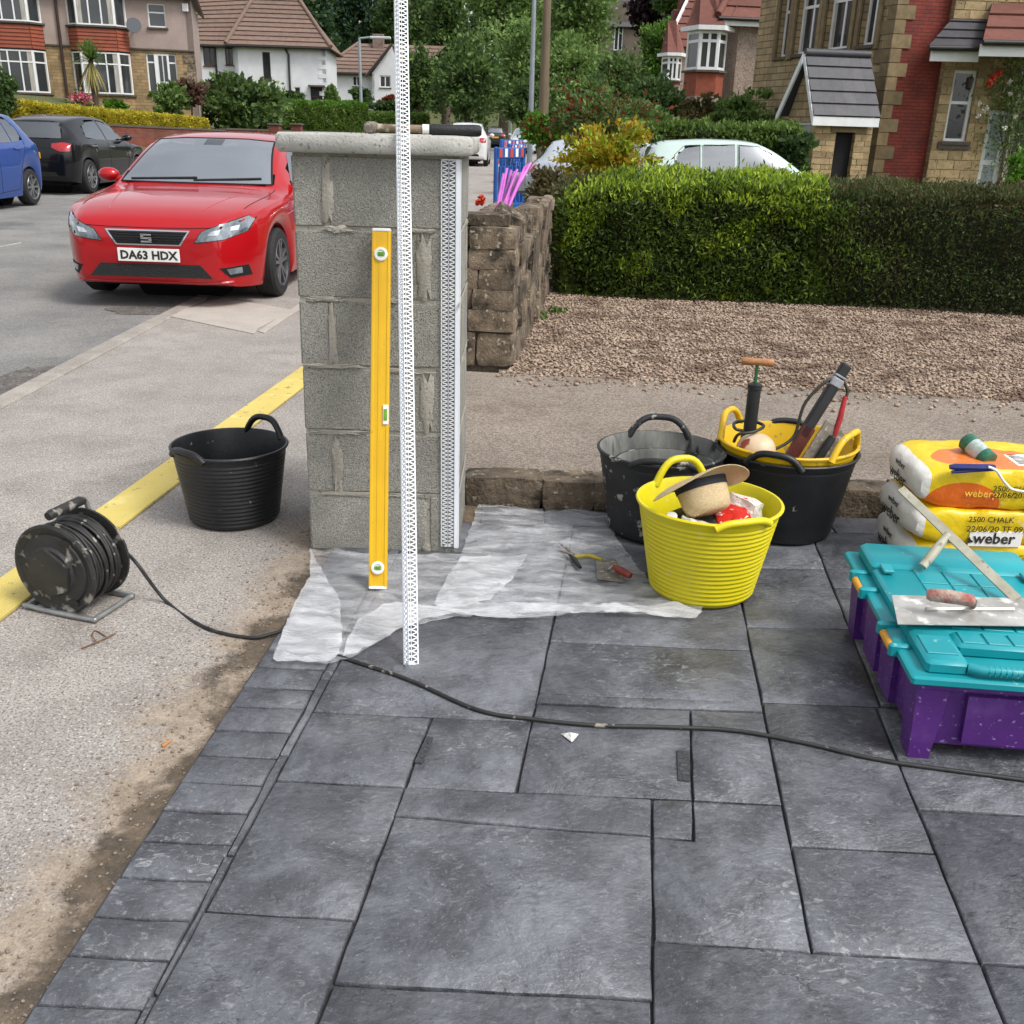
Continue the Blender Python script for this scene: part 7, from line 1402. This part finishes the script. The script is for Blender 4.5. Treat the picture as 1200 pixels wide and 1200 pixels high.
rh.courses('lean_to_tile', (e0.x, e0.y, zl1), (e1.x, e1.y, zl1), (*g1, zl2+.1), (*g0, zl2+.1), 4, m_roofgr, lift=.05, th=.03, piece=5); rh.pipe('gutter', [(e0.x, e0.y-.05, zl1-.02), (e1.x, e1.y-.05, zl1-.02)], .06, m_gut); rh.slab_between('fascia', [(e0.x+.1, e0.y+.05, zl1-.28), (e1.x, e1.y+.05, zl1-.28), (e1.x, e1.y+.05, zl1-.04), (e0.x+.1, e0.y+.05, zl1-.04)], .05, m_upvc)
e0, e1 = yp(1152, 44, 23.6), yp(1260, 30, 23.4); rh.courses('roof_course', (e0.x, e0.y, e0.z-.1), (e1.x, e1.y, e0.z-.1), (*SR.at(4.2, -1.5), e0.z+1.8), (*SR.at(1.6, -1.5), e0.z+1.8), 6, m_roofred, lift=.06, th=.04); rh.pipe('gutter', [(e0.x, e0.y-.05, e0.z-.1), (e1.x, e1.y-.05, e0.z-.1)], .06, m_gut); rh.slab_between('fascia', [(e0.x, e0.y+.05, e0.z-.36), (e1.x, e1.y+.05, e0.z-.36), (e1.x, e1.y+.05, e0.z-.12), (e0.x, e0.y+.05, e0.z-.12)], .05, m_upvc)
lp = yp(1135, 98, 24.7); b = MB(); b.lathe([(.03, .16), (.09, .10), (.07, -.10), (.03, -.14)], 8, Matrix.Translation(rh.loc((lp.x, lp.y-.05), lp.z))); rh.part('wall_lantern', b, m_gut)

# ---------------------------------------------------------------- street poles, garden walls
def lamp_post(px, ybase, ytop, Y, label, arm=1.0, r=.06, mat=None, wood=False, tilt=0):
    a, c_ = yp(px, ybase, Y), yp(px+tilt, ytop, Y); t = thing('street_lamp' if not wood else 'telegraph_pole', label, 'lamp post' if not wood else 'pole', (a.x, Y, terrain(a.x, Y))); o = Vector((a.x, Y, terrain(a.x, Y)))
    b = MB(); zt = c_.z-o.z; zb_ = 0; b.tube([(0, 0, zb_), (0, 0, zt*.4), (0, 0, zt)], [r*1.25, r*1.1, r*.8], 10); b.build('post', mat, t, smooth=50)
    if arm: b = MB(); b.tube([(0, 0, zt-.05), (arm*.5, 0, zt+.05)], r*.6, 8); b.build('arm', mat, t, smooth=50); b = MB(); b.bbox((arm*.75, 0, zt+.02), (abs(arm)*.75, .28, .14), .04); b.build('lantern', M('lamp head', hexc('#b5b8bb'), rough=.5), t)
    return t
m_gal = M('grey painted steel', hexc('#9aa3a8'), hexc('#8a9398'), scale=3, rough=.45, metal=.3); m_pole = M('weathered pole timber', hexc('#7a6a56'), hexc('#66594a'), scale=3, rough=.95, bump=.6, bscale=30, stretch=(4, 4, .3))
lamp_post(424, 152, 44, 62, 'grey street lamp in front of the smaller white house', 1.6, .09, m_gal); t = lamp_post(622, 135, -25, 34, 'tall pale grey lamp column beside the telegraph pole', 1.2, .075, m_gal, tilt=0); lamp_post(637, 126, -20, 33, 'tall wooden telegraph pole among the green trees', 0, .14, m_pole, True); lamp_post(599, 130, 110, 95, 'small far street lamp at the bend in the road', .9, .08, m_gal)
m_gwall = brickmat('garden wall brick', hexc('#7d3f2f'), hexc('#6c3528'), hexc('#5f4a40'), (1, .2), .225, .075, ms=.01)
def long_wall(name, label, a, b_, h_, th, mat, cope=None, z0=None):
    a, b_ = Vector(a), Vector(b_); d = (b_-a); L = math.hypot(d.x, d.y); n = Vector((d.y, -d.x, 0)).normalized()*th/2; o = thing(name, label, 'wall', a); q = MB(); P = [a-n, b_-n, b_+n, a+n]
    q.add([tuple(p-a+Vector((0, 0, -1.5))) for p in P]+[tuple(p-a+Vector((0, 0, h_))) for p in P], [(0, 1, 2, 3), (7, 6, 5, 4), (0, 4, 5, 1), (1, 5, 6, 2), (2, 6, 7, 3), (3, 7, 4, 0)]); bm_ = q.build('brickwork', mat, o)
    n2 = n*1.25; P = [a-n2, b_-n2, b_+n2, a+n2]; q = MB(); q.add([tuple(p-a+Vector((0, 0, h_+.003))) for p in P]+[tuple(p-a+Vector((0, 0, h_+.07))) for p in P], [(0, 1, 2, 3), (7, 6, 5, 4), (0, 4, 5, 1), (1, 5, 6, 2), (2, 6, 7, 3), (3, 7, 4, 0)]); q.build('coping', cope or m_sill, o); return o
g0, g1 = yp(20, 158, 33), yp(262, 166, 42); long_wall('garden_wall', 'red brick garden wall under the trimmed golden hedge', (g0.x, 33, g0.z), (g1.x, 42, g1.z), yp(262, 154, 42).z-g1.z, .25, m_gwall)
g0, g1 = yp(262, 166, 42.3), yp(420, 160, 64); long_wall('garden_wall', 'red brick garden wall in front of the dark shrub', (g0.x, 42.3, g0.z), (g1.x, 64, g1.z-.3), .45, .25, m_gwall)
for px, Y, lb in ((326, 46, 'brick gate pier just behind the red car roof'), (351, 47, 'brick gate pier beside the pillar cap'), (441, 68, 'brick gate pier near the hammer head')):
    p = yp(px, 147, Y); o = thing('gate_pier', lb, 'gate pier', (p.x, Y-.6, terrain(p.x, Y))); q = MB(); q.bbox((0, 0, (p.z-o.location.z)/2), (.45, .45, p.z-o.location.z), .02); q.build('brickwork', m_gwall, o); q = MB(); q.bbox((0, 0, p.z-o.location.z+.04), (.55, .55, .08), .02); q.build('cap', m_sill, o)
# ================================================================== planting
G_ = lambda s: hexc(s)
lm_dark = leafmat('dark conifer leaf', G_('#48582f'), G_('#607244'), G_('#56583a'), scale=2.5); lm_lime = leafmat('lime conifer leaf', G_('#93ad30'), G_('#b4c646'), G_('#728f28'), scale=3); lm_hedgeG = leafmat('green conifer leaf', G_('#587028'), G_('#728c38'), G_('#475c24'), scale=3)
lm_brown = leafmat('olive brown leaf', G_('#4d4c2c'), G_('#695c38'), G_('#3c3e22'), scale=4); lm_gold = leafmat('golden leaf', G_('#9c7f16'), G_('#b89a26'), G_('#6f7a1e'), scale=5); lm_goldh = leafmat('golden hedge leaf', G_('#b0a42e'), G_('#c8ba42'), G_('#958c28'), scale=2)
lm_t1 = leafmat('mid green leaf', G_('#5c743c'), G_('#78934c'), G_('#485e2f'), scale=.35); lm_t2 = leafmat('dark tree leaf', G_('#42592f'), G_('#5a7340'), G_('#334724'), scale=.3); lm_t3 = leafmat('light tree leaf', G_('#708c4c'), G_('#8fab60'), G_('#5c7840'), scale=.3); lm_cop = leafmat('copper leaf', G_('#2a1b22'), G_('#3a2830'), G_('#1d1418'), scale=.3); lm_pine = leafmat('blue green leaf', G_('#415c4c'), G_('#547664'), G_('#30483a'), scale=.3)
lm_dull = leafmat('dull reddish leaf', G_('#5d4a3c'), G_('#755548'), G_('#4a4a30'), scale=1); lm_fresh = leafmat('fresh green leaf', G_('#4d7a22'), G_('#6a9430'), G_('#3d5e1c'), scale=2); lm_red = leafmat('red tip leaf', G_('#6a2a1c'), G_('#8a3a24'), G_('#54401f'), scale=2); lm_pinkfl = leafmat('pink petal', G_('#b04a62'), G_('#c96a7e'), trans=.1); lm_redfl = leafmat('red petal', G_('#c23a22'), G_('#d8583a'), trans=.1); lm_whfl = leafmat('white petal', G_('#d8d4c8'), G_('#e8e4da'), trans=.1)
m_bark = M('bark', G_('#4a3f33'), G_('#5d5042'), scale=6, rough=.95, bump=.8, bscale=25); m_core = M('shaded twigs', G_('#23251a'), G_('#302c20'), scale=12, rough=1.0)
def leaf_mesh(name, Pc, Nn, size, aspect, mat, jit=.5):
    """one diamond-shaped leaf per point; Nn = preferred pointing direction of the leaf tip"""
    n = len(Pc); t = Nn+rng.normal(0, jit, (n, 3)); t /= np.linalg.norm(t, axis=1, keepdims=True)+1e-9
    r = rng.normal(0, 1, (n, 3)); b = np.cross(t, r); b /= np.linalg.norm(b, axis=1, keepdims=True)+1e-9; L = size*rng.uniform(.6, 1.4, (n, 1)); W = L*aspect
    nn = np.cross(t, b)
    V = np.stack([Pc-t*L*.5, Pc+b*W*.5+nn*L*.08, Pc+t*L*.5, Pc-b*W*.5+nn*L*.08], 1).reshape(-1, 3); F = np.arange(4*n).reshape(n, 4); return npmesh(name, V, F, 4, mat)
def crown_pts(n, k, c, rx, ry, rz, spread=.2, shell=.55, seed=0):
    r = np.random.default_rng(seed+5); d = r.normal(0, 1, (k, 3)); d /= np.linalg.norm(d, axis=1, keepdims=True); rad = shell+(1-shell)*r.random((k, 1))**.6; rad[r.random(k) < .3] *= .6; cc = d*rad*(1+.18*r.normal(0, 1, (k, 1)).clip(-1, 1)); 
    i = r.integers(0, k, n); sp = spread*r.uniform(.6, 1.3, k); P = cc[i]+r.normal(0, 1, (n, 3))*sp[i][:, None]*np.array([1, 1, .75]); out = P/(np.linalg.norm(P, axis=1, keepdims=True)+1e-6)
    return P*np.array([rx, ry, rz])+np.array(c), out
def tree(name, label, x0, x1, yt, yb, Y, mat, n=4500, leaf=.32, k=70, trunk=True, cat='tree', group=None, aspect=.55, spread=.17, mat2=None, f2=.3, dep=None, zbase=None, ybc=None):
    """crown fills the pixel box (x0..x1, yt..yb) at distance Y"""
    a, b = yp(x0, (yt+yb)/2, Y), yp(x1, (yt+yb)/2, Y); zt, zb = yp((x0+x1)/2, yt, Y).z, yp((x0+x1)/2, yb, Y).z; cx = (a.x+b.x)/2; rx = (b.x-a.x)/2*.92; rz = (zt-zb)/2*.95; cz = (zt+zb)/2; ry = dep or min(rx, rz*1.4)
    g = terrain(cx, Y) if zbase is None else zbase; o = thing(name, label, cat, (cx, Y, g), group=group)
    P, N_ = crown_pts(n, k, (0, 0, cz-g), rx, ry, rz, spread, seed=int(abs(x0*7+yt))); dn = N_+np.array([0, 0, .25])
    if mat2 is not None:
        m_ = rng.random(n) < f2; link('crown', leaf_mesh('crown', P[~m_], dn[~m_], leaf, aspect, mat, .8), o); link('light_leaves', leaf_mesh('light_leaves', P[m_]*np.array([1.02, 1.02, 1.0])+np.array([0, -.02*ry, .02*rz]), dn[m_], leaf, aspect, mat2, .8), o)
    else: link('crown', leaf_mesh('crown', P, dn, leaf, aspect, mat, .8), o)
    if trunk:
        q = MB(); h_ = cz-g; r0 = max(.03, .035*(zt-g)); q.tube([(0, 0, -.3), (.05*rx, 0, h_*.5), (.02*rx, 0, h_+rz*.3)], [r0, r0*.75, r0*.3], 8)
        for j in range(5): a_ = j*1.3; q.tube([(.03*rx, 0, h_*(.6+.07*j)), (rx*.45*math.cos(a_), ry*.45*math.sin(a_), h_+rz*(.05+.08*j))], [r0*.4, r0*.15], 6)
        q.build('trunk', m_bark, o, smooth=50)
    return o
def clipped(name, label, foot0, foot1, depth, ztop, mats, n, leaf, aspect=.35, zbase=0, bulge=.05, cat='hedge', group=None, top_mat=None, top_n=0, seed=1, round_=.15, ztop1=None, extra=None, drop=0.0):
    """clipped hedge: dark core, sprays on front, top, ends; foot0->foot1 is the front base line (x, y)"""
    r = np.random.default_rng(seed); f0, f1 = np.array(foot0[:2], float), np.array(foot1[:2], float); d = f1-f0; L = np.linalg.norm(d); u = d/L; nn = np.array([u[1], -u[0]]); o = thing(name, label, cat, (float(f0[0]), float(f0[1]), zbase)); o['group'] = group if group else ''
    if not group: del o['group']
    zt = lambda s: ztop+((ztop1 if ztop1 is not None else ztop)-ztop)*s-drop*np.maximum(0, 1-np.asarray(s)/.30)**1.6
    def pt(s, h, dp):  # s along 0..1, h height fraction, dp depth 0 front..1 back
        z = zbase+h*(zt(s)-zbase); return f0[0]+u[0]*s*L-nn[0]*dp*depth, f0[1]+u[1]*s*L-nn[1]*dp*depth, z
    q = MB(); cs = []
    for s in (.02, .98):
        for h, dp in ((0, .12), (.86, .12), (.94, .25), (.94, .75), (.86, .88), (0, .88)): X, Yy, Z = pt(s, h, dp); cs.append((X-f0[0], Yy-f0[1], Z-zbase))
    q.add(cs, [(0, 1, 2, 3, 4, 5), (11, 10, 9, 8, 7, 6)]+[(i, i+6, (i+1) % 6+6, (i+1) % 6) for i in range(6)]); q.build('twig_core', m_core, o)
    def surf(m, which):
        s = r.random(m); t = r.random(m); P = np.zeros((m, 3)); N_ = np.zeros((m, 3))
        if which == 'front': h = t; dp = round_*np.clip((h-.82)/.18, 0, 1)**2; N2 = np.array([nn[0], nn[1], .35])
        elif which == 'top': dp = t; h = 1-.05*np.abs(2*dp-1)**3; N2 = np.array([0, 0, 1.0])
        else: h = t; dp = r.random(m); s = np.where(r.random(m) < .5, 0.0, 1.0); N2 = np.array([0, 0, .5])
        if which == 'end': h = t
        zz = zbase+h*(zt(s)-zbase)
        P[:, 0] = f0[0]+u[0]*s*L-nn[0]*dp*depth; P[:, 1] = f0[1]+u[1]*s*L-nn[1]*dp*depth; P[:, 2] = zz
        N_[:] = N2
        if which == 'end': N_[:, :2] += np.where(s[:, None] < .5, -u, u)
        # lumpy surface
        w_ = np.array([mnoise.noise(Vector((float(p[0])*2.1+seed, float(p[1])*2.1, float(p[2])*2.6))) for p in P]); P += (N_/np.linalg.norm(N_, axis=1, keepdims=True))*(w_[:, None]*bulge+r.normal(0, bulge*.35, (m, 1)))
        return P-np.array([f0[0], f0[1], zbase]), N_
    A = [(L*(ztop-zbase), 'front'), (L*depth*.8, 'top'), (2*depth*(ztop-zbase)*.6, 'end')]; tot = sum(a for a, _ in A)
    for mi, (mt, fr) in enumerate(mats):
        Ps, Ns = zip(*[surf(int(n*fr*a/tot)+2, w_) for a, w_ in A]); link('foliage' if mi == 0 else 'mixed_foliage', leaf_mesh('foliage', np.concatenate(Ps), np.concatenate(Ns), leaf, aspect, mt, .55), o)
    if top_mat is not None:
        P, N_ = surf(top_n, 'top'); P2, N2_ = surf(top_n*3, 'front'); kk = P2[:, 2] > (ztop-zbase)*(1-.16*np.random.default_rng(3).random(len(P2))**1.5-.02); P2 = P2[kk]; N2_ = N2_[kk]; N2_[:, 2] += .8
        link('new_growth', leaf_mesh('new_growth', np.concatenate([P, P2])+np.array([0, 0, leaf*.3]), np.concatenate([N_, N2_]), leaf*1.1, aspect, top_mat, .5), o)
    if extra: extra(o, surf)
    return o
# ---- the clipped hedges in front of the parked pale green car
hb0, hb1 = gp(655, 345, NZ), gp(950, 357, NZ); hb2 = gp(1230, 374, NZ)
def lime_patches(o, surf):
    P, N_ = surf(26000, 'front'); w_ = np.array([mnoise.noise(Vector((float(p[0])*2.4+9, 3.0, float(p[2])*3.4))) for p in P]); k = w_ > .22; k &= rng.random(len(P)) < .55; link('lime_sprays', leaf_mesh('lime_sprays', P[k], N_[k]+np.array([0, 0, .5]), .05, .3, lm_lime, .5), o)
def straggle(o, surf):                               # the neighbour's lime sprays push into the dark hedge
    P, N_ = surf(30000, 'front'); d = P[:, 0]; w_ = np.array([mnoise.noise(Vector((float(p[0])*3.1+2, 1.0, float(p[2])*3.0))) for p in P]); k = (rng.random(len(P)) < np.exp(-np.maximum(0, d-.15-.5*w_)/.28)*.8); link('green_sprays', leaf_mesh('green_sprays', P[k]+np.array([0, -.015, 0]), N_[k]+np.array([0, 0, .4]), .048, .3, lm_hedgeG, .5), o)
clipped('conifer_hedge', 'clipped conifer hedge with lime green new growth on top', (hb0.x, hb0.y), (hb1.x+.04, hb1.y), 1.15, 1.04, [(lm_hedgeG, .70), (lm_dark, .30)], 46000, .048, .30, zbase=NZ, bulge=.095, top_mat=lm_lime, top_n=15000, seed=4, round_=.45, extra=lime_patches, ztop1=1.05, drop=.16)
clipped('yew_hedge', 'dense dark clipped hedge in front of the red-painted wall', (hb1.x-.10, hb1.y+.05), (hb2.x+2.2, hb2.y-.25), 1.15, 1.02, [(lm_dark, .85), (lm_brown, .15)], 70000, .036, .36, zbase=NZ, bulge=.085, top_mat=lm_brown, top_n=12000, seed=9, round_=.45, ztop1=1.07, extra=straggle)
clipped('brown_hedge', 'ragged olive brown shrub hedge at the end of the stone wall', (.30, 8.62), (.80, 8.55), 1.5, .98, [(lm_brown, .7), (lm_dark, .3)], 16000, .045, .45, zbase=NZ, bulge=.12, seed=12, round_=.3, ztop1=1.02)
tree('golden_shrub', 'golden yellow leaved shrub above the lime hedge', 652, 768, 146, 222, 10.8, lm_gold, n=4600, leaf=.055, k=60, cat='shrub', aspect=.5, spread=.15, mat2=lm_lime, f2=.30, zbase=NZ)
tree('tall_shrub', 'dark twiggy shrub with red tips rising behind the golden shrub', 645, 775, 92, 190, 13.5, lm_t1, n=4200, leaf=.075, k=70, cat='shrub', aspect=.45, spread=.15, mat2=lm_red, f2=.16, zbase=0)
tree('olive_shrub', 'sparse olive shrub hanging over the stone wall end', 612, 668, 196, 262, 9.6, lm_brown, n=2600, leaf=.05, k=30, cat='shrub', spread=.2, zbase=.4)
tree('fresh_green_shrub', 'bright green shrub with reddish tips beside the blue barriers', 612, 662, 126, 180, 24, lm_fresh, n=3000, leaf=.12, k=40, cat='shrub', mat2=lm_red, f2=.12, zbase=0)
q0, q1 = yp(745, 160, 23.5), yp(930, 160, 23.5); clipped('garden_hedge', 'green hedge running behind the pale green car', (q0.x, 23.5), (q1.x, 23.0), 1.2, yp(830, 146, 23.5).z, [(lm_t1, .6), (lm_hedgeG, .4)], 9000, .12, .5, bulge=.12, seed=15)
for i, (x0, x1, yt, yb, Y, mt, lb) in enumerate(((842, 912, 104, 160, 29, lm_t1, 'leafy green bush against the pebbledashed wall'), (790, 850, 112, 165, 29.5, lm_brown, 'olive bush beneath the white bay window'), (738, 800, 84, 160, 31, lm_t2, 'dark bush between the bay and the tall shrub'), (905, 955, 150, 205, 23, lm_t2, 'dark evergreen bush by the porch door'))):
    tree('garden_bush', lb, x0, x1, yt, yb, Y, mt, n=2600, leaf=.16, k=40, cat='bush', zbase=0, trunk=True)
# ---- climbing rose on the right-hand house
rs = thing('climbing_rose', 'climbing rose with red and white blooms on the right stone house', 'climber', (*SR.at(1.9, .25), 0)); rb = Vector((*SR.at(1.9, .25), 0))
q = MB()
for j in range(9):
    pts = [Vector((random.uniform(-.15, .3), 0, 0))]
    for s in range(5): pts.append(pts[-1]+Vector((random.uniform(-.25, .22), random.uniform(-.06, .04), .62)))
    q.tube(spline(pts, 4), .012, 5)
q.build('stem', m_bark, rs, smooth=50)
Pp = rng.normal(0, 1, (3800, 3))*np.array([.42, .14, .95])+np.array([-.02, 0, 2.5]); Pp = Pp[Pp[:, 2] > .1]; link('foliage', leaf_mesh('foliage', Pp, np.tile([0, -.3, .3], (len(Pp), 1)), .085, .5, lm_t1, .8), rs)
def bloom(px, py, r, mt): p = yp(px, py, rb.y-.2)-rb; P = rng.normal(0, r*.45, (60, 3))+np.array(p); link('bloom', leaf_mesh('bloom', P, rng.normal(0, 1, (60, 3)), r*.9, .8, mt, .5), rs)
for px, py in ((1164, 90), (1159, 98), (1170, 86)): bloom(px, py, .075, lm_redfl)
for px, py in ((1183, 96), (1148, 122), (1152, 130), (1146, 136), (1157, 127), (1178, 150), (1190, 136), (1184, 110)): bloom(px, py, .045, lm_whfl)
tree('low_bush', 'bright green bush below the climbing rose', 1176, 1230, 178, 232, 21, lm_fresh, n=1800, leaf=.10, k=30, cat='bush', zbase=0)
# ---- plant by the pink rods
pq = yp(578, 250, 7.6); st_ = thing('strappy_plant', 'dark strappy plant with red flowers beside the pink rods', 'plant', (pq.x, 7.6, .02))
q = MB()
for j in range(46):
    a = random.uniform(0, 6.28); l_ = random.uniform(.35, .75); c_, s_ = math.cos(a), math.sin(a); w_ = .012
    P = [Vector((c_*l_*.5*t, s_*l_*.5*t, .45+l_*(.9*t-.55*t*t))) for t in (0, .35, .7, 1)]; sd_ = Vector((-s_, c_, 0))*w_; q.add([tuple(P[0]-sd_), tuple(P[0]+sd_), tuple(P[1]+sd_), tuple(P[1]-sd_), tuple(P[2]+sd_*.7), tuple(P[2]-sd_*.7), tuple(P[3])], [(0, 1, 2, 3), (3, 2, 4, 5), (5, 4, 6)])
q.build('leaves', lm_t2, st_); q = MB(); q.tube([(0, 0, 0), (0, 0, .5)], .04, 8); q.build('stem', m_bark, st_)
for j in range(4): P = rng.normal(0, .010, (30, 3))+np.array([random.uniform(-.14, .1), random.uniform(-.1, .1), random.uniform(.72, .92)]); link('flower', leaf_mesh('flower', P, rng.normal(0, 1, (30, 3)), .03, .7, lm_redfl, .5), st_)
for k, (px, py, lb) in enumerate(((628, 372, 'small green weed at the foot of the stone wall'), (652, 366, 'tiny green weed in the gravel between wall and hedge'))):
    g = gp(px, py, NZ); P = rng.normal(0, 1, (90, 3))*np.array([.05, .05, .03])+np.array([0, 0, .03]); P[:, 2] = np.abs(P[:, 2]); link('weed', leaf_mesh('weed', P*(.8, .5)[k], np.tile([0, 0, 1.0], (90, 1)), .04, .4, lm_t1, .7), loc=(g.x, g.y, NZ), label=lb, cat='weed')
# ---- far side of the road
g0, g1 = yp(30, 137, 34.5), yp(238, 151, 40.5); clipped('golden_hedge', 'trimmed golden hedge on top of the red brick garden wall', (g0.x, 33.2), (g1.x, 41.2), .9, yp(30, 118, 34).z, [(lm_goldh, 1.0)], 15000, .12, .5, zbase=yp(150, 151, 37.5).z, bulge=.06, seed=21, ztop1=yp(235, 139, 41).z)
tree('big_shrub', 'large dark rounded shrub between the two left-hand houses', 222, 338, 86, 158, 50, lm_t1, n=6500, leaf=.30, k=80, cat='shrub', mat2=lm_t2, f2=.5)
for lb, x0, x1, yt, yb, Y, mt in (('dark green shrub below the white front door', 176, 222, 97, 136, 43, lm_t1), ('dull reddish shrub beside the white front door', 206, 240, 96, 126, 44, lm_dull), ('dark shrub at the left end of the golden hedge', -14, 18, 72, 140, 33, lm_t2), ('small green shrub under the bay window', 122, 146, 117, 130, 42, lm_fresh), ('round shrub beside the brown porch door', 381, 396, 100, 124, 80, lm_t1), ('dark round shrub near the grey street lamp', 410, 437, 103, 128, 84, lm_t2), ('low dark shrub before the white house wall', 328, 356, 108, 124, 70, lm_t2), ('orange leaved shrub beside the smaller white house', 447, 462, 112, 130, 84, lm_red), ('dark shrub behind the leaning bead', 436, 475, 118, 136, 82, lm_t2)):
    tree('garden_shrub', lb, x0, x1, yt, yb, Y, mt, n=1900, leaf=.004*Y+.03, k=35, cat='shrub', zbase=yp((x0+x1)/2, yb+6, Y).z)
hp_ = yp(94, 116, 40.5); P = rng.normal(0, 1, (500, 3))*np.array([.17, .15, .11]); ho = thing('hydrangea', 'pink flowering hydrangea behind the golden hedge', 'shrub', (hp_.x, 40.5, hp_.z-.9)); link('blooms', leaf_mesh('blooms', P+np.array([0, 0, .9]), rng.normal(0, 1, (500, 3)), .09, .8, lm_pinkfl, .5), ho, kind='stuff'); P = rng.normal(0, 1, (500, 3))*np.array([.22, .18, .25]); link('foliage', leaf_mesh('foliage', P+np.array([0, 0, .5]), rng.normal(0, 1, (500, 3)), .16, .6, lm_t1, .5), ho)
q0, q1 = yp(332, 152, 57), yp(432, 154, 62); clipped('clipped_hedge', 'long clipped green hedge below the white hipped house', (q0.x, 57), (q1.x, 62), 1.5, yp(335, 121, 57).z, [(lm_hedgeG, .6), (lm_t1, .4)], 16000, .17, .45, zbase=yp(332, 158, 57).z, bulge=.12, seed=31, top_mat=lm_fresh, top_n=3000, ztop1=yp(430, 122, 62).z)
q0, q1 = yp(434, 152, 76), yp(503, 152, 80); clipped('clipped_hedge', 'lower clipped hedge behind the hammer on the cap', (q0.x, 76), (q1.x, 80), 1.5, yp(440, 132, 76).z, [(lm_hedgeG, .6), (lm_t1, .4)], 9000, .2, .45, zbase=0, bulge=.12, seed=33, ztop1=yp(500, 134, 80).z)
# cordyline palm
pb = yp(111, 112, 41.5); pt_ = yp(110, 70, 41.5); cp2 = thing('cordyline_palm', 'spiky cordyline palm in front of the tile-hung bay', 'palm', (pb.x, 41.5, pb.z-.6)); q = MB(); H2 = pt_.z-pb.z+.6; q.tube([(0, 0, 0), (.03, 0, H2*.6), (0, 0, H2)], [.13, .10, .09], 8); q.build('trunk', m_bark, cp2, smooth=50)
def fronds(n, dn, l0, l1, mt, nm):
    q = MB()
    for j in range(n):
        a = random.uniform(0, 6.28); e = random.uniform(*dn); l_ = random.uniform(l0, l1); c_, s_ = math.cos(a), math.sin(a); P = [Vector((c_*math.cos(e)*l_*t, s_*math.cos(e)*l_*t, H2+math.sin(e)*l_*t-.25*l_*t*t)) for t in (0, .5, 1)]; sd_ = Vector((-s_, c_, 0))*.035
        q.add([tuple(P[0]-sd_*.6), tuple(P[0]+sd_*.6), tuple(P[1]+sd_), tuple(P[1]-sd_), tuple(P[2])], [(0, 1, 2, 3), (3, 2, 4)])
    q.build(nm, mt, cp2)
fronds(170, (-.1, 1.5), .8, 1.15, lm_t1, 'fronds'); fronds(70, (-1.5, -.8), .8, 1.35, leafmat('dead frond', G_('#8f8347'), G_('#b0a468')), 'dead_fronds')
# ---- woodland: the trees one can tell apart
TR = [(505, 588, 36, 152, 78, lm_t2, lm_t1, 'dark rounded tree standing behind the long corner bead'), (560, 660, 18, 140, 98, lm_t1, lm_t3, 'broad mid green tree right of the leaning bead'), (618, 720, 40, 128, 88, lm_t3, lm_t1, 'light green tree behind the telegraph pole'), (545, 640, -40, 60, 125, lm_t1, lm_t3, 'tall green tree reaching out of the picture above the street'), (640, 730, -50, 60, 118, lm_t1, lm_t3, 'tall leafy tree beside the grey gabled house'), (440, 520, -40, 80, 128, lm_t2, lm_t1, 'dark tall tree above the smaller white house'), (380, 450, -40, 60, 132, lm_pine, lm_t2, 'blue green conifer-like tree above the brown roofs'), (330, 395, -40, 62, 126, lm_t2, lm_pine, 'dark tree rising behind the hipped roof'), (738, 800, -30, 50, 135, lm_cop, lm_cop, 'dark copper-leaved tree beside the red roofs'), (752, 806, 18, 90, 95, lm_t1, lm_fresh, 'green tree in front of the copper tree'), (690, 762, 62, 140, 62, lm_t1, lm_t2, 'shady green tree in front of the grey gabled house'), (655, 725, 90, 150, 45, lm_t1, lm_t3, 'small leafy tree beneath the telegraph pole'), (588, 640, 92, 150, 75, lm_t2, lm_t1, 'dark tree where the street bends'), (500, 545, -20, 70, 110, lm_t2, lm_t1, 'dark tree directly behind the bead top'), (205, 260, -2, 30, 135, lm_t2, lm_t1, 'distant tree seen between the two left-hand houses'), (470, 512, 60, 130, 92, lm_t1, lm_t2, 'mid green tree filling the gap left of the dark rounded tree'), (770, 830, -40, 30, 120, lm_t2, lm_t1, 'dark tree above the red roofed house'), (300, 350, -30, 30, 140, lm_t1, lm_t2, 'green tree top behind the roof ridge')]
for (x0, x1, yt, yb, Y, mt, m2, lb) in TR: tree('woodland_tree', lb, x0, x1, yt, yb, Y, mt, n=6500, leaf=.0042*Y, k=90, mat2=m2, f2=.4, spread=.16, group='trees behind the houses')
# the wood beyond them reads as one mass
Pw = []; 
for i in range(60):
    px = random.uniform(300, 840); Y = random.uniform(150, 175); c_ = yp(px, random.uniform(10, 130), Y); P, _ = crown_pts(520, 16, (c_.x, Y, c_.z), 6.5, 4, 5.5, .3, seed=i); Pw.append(P)
Pw = np.concatenate(Pw); link('distant_woodland', leaf_mesh('distant_woodland', Pw, np.tile([0, -.3, .4], (len(Pw), 1)), .95, .6, lm_t2, .9), label='distant green wood on the rising ground behind the houses', cat='woodland', kind='stuff')
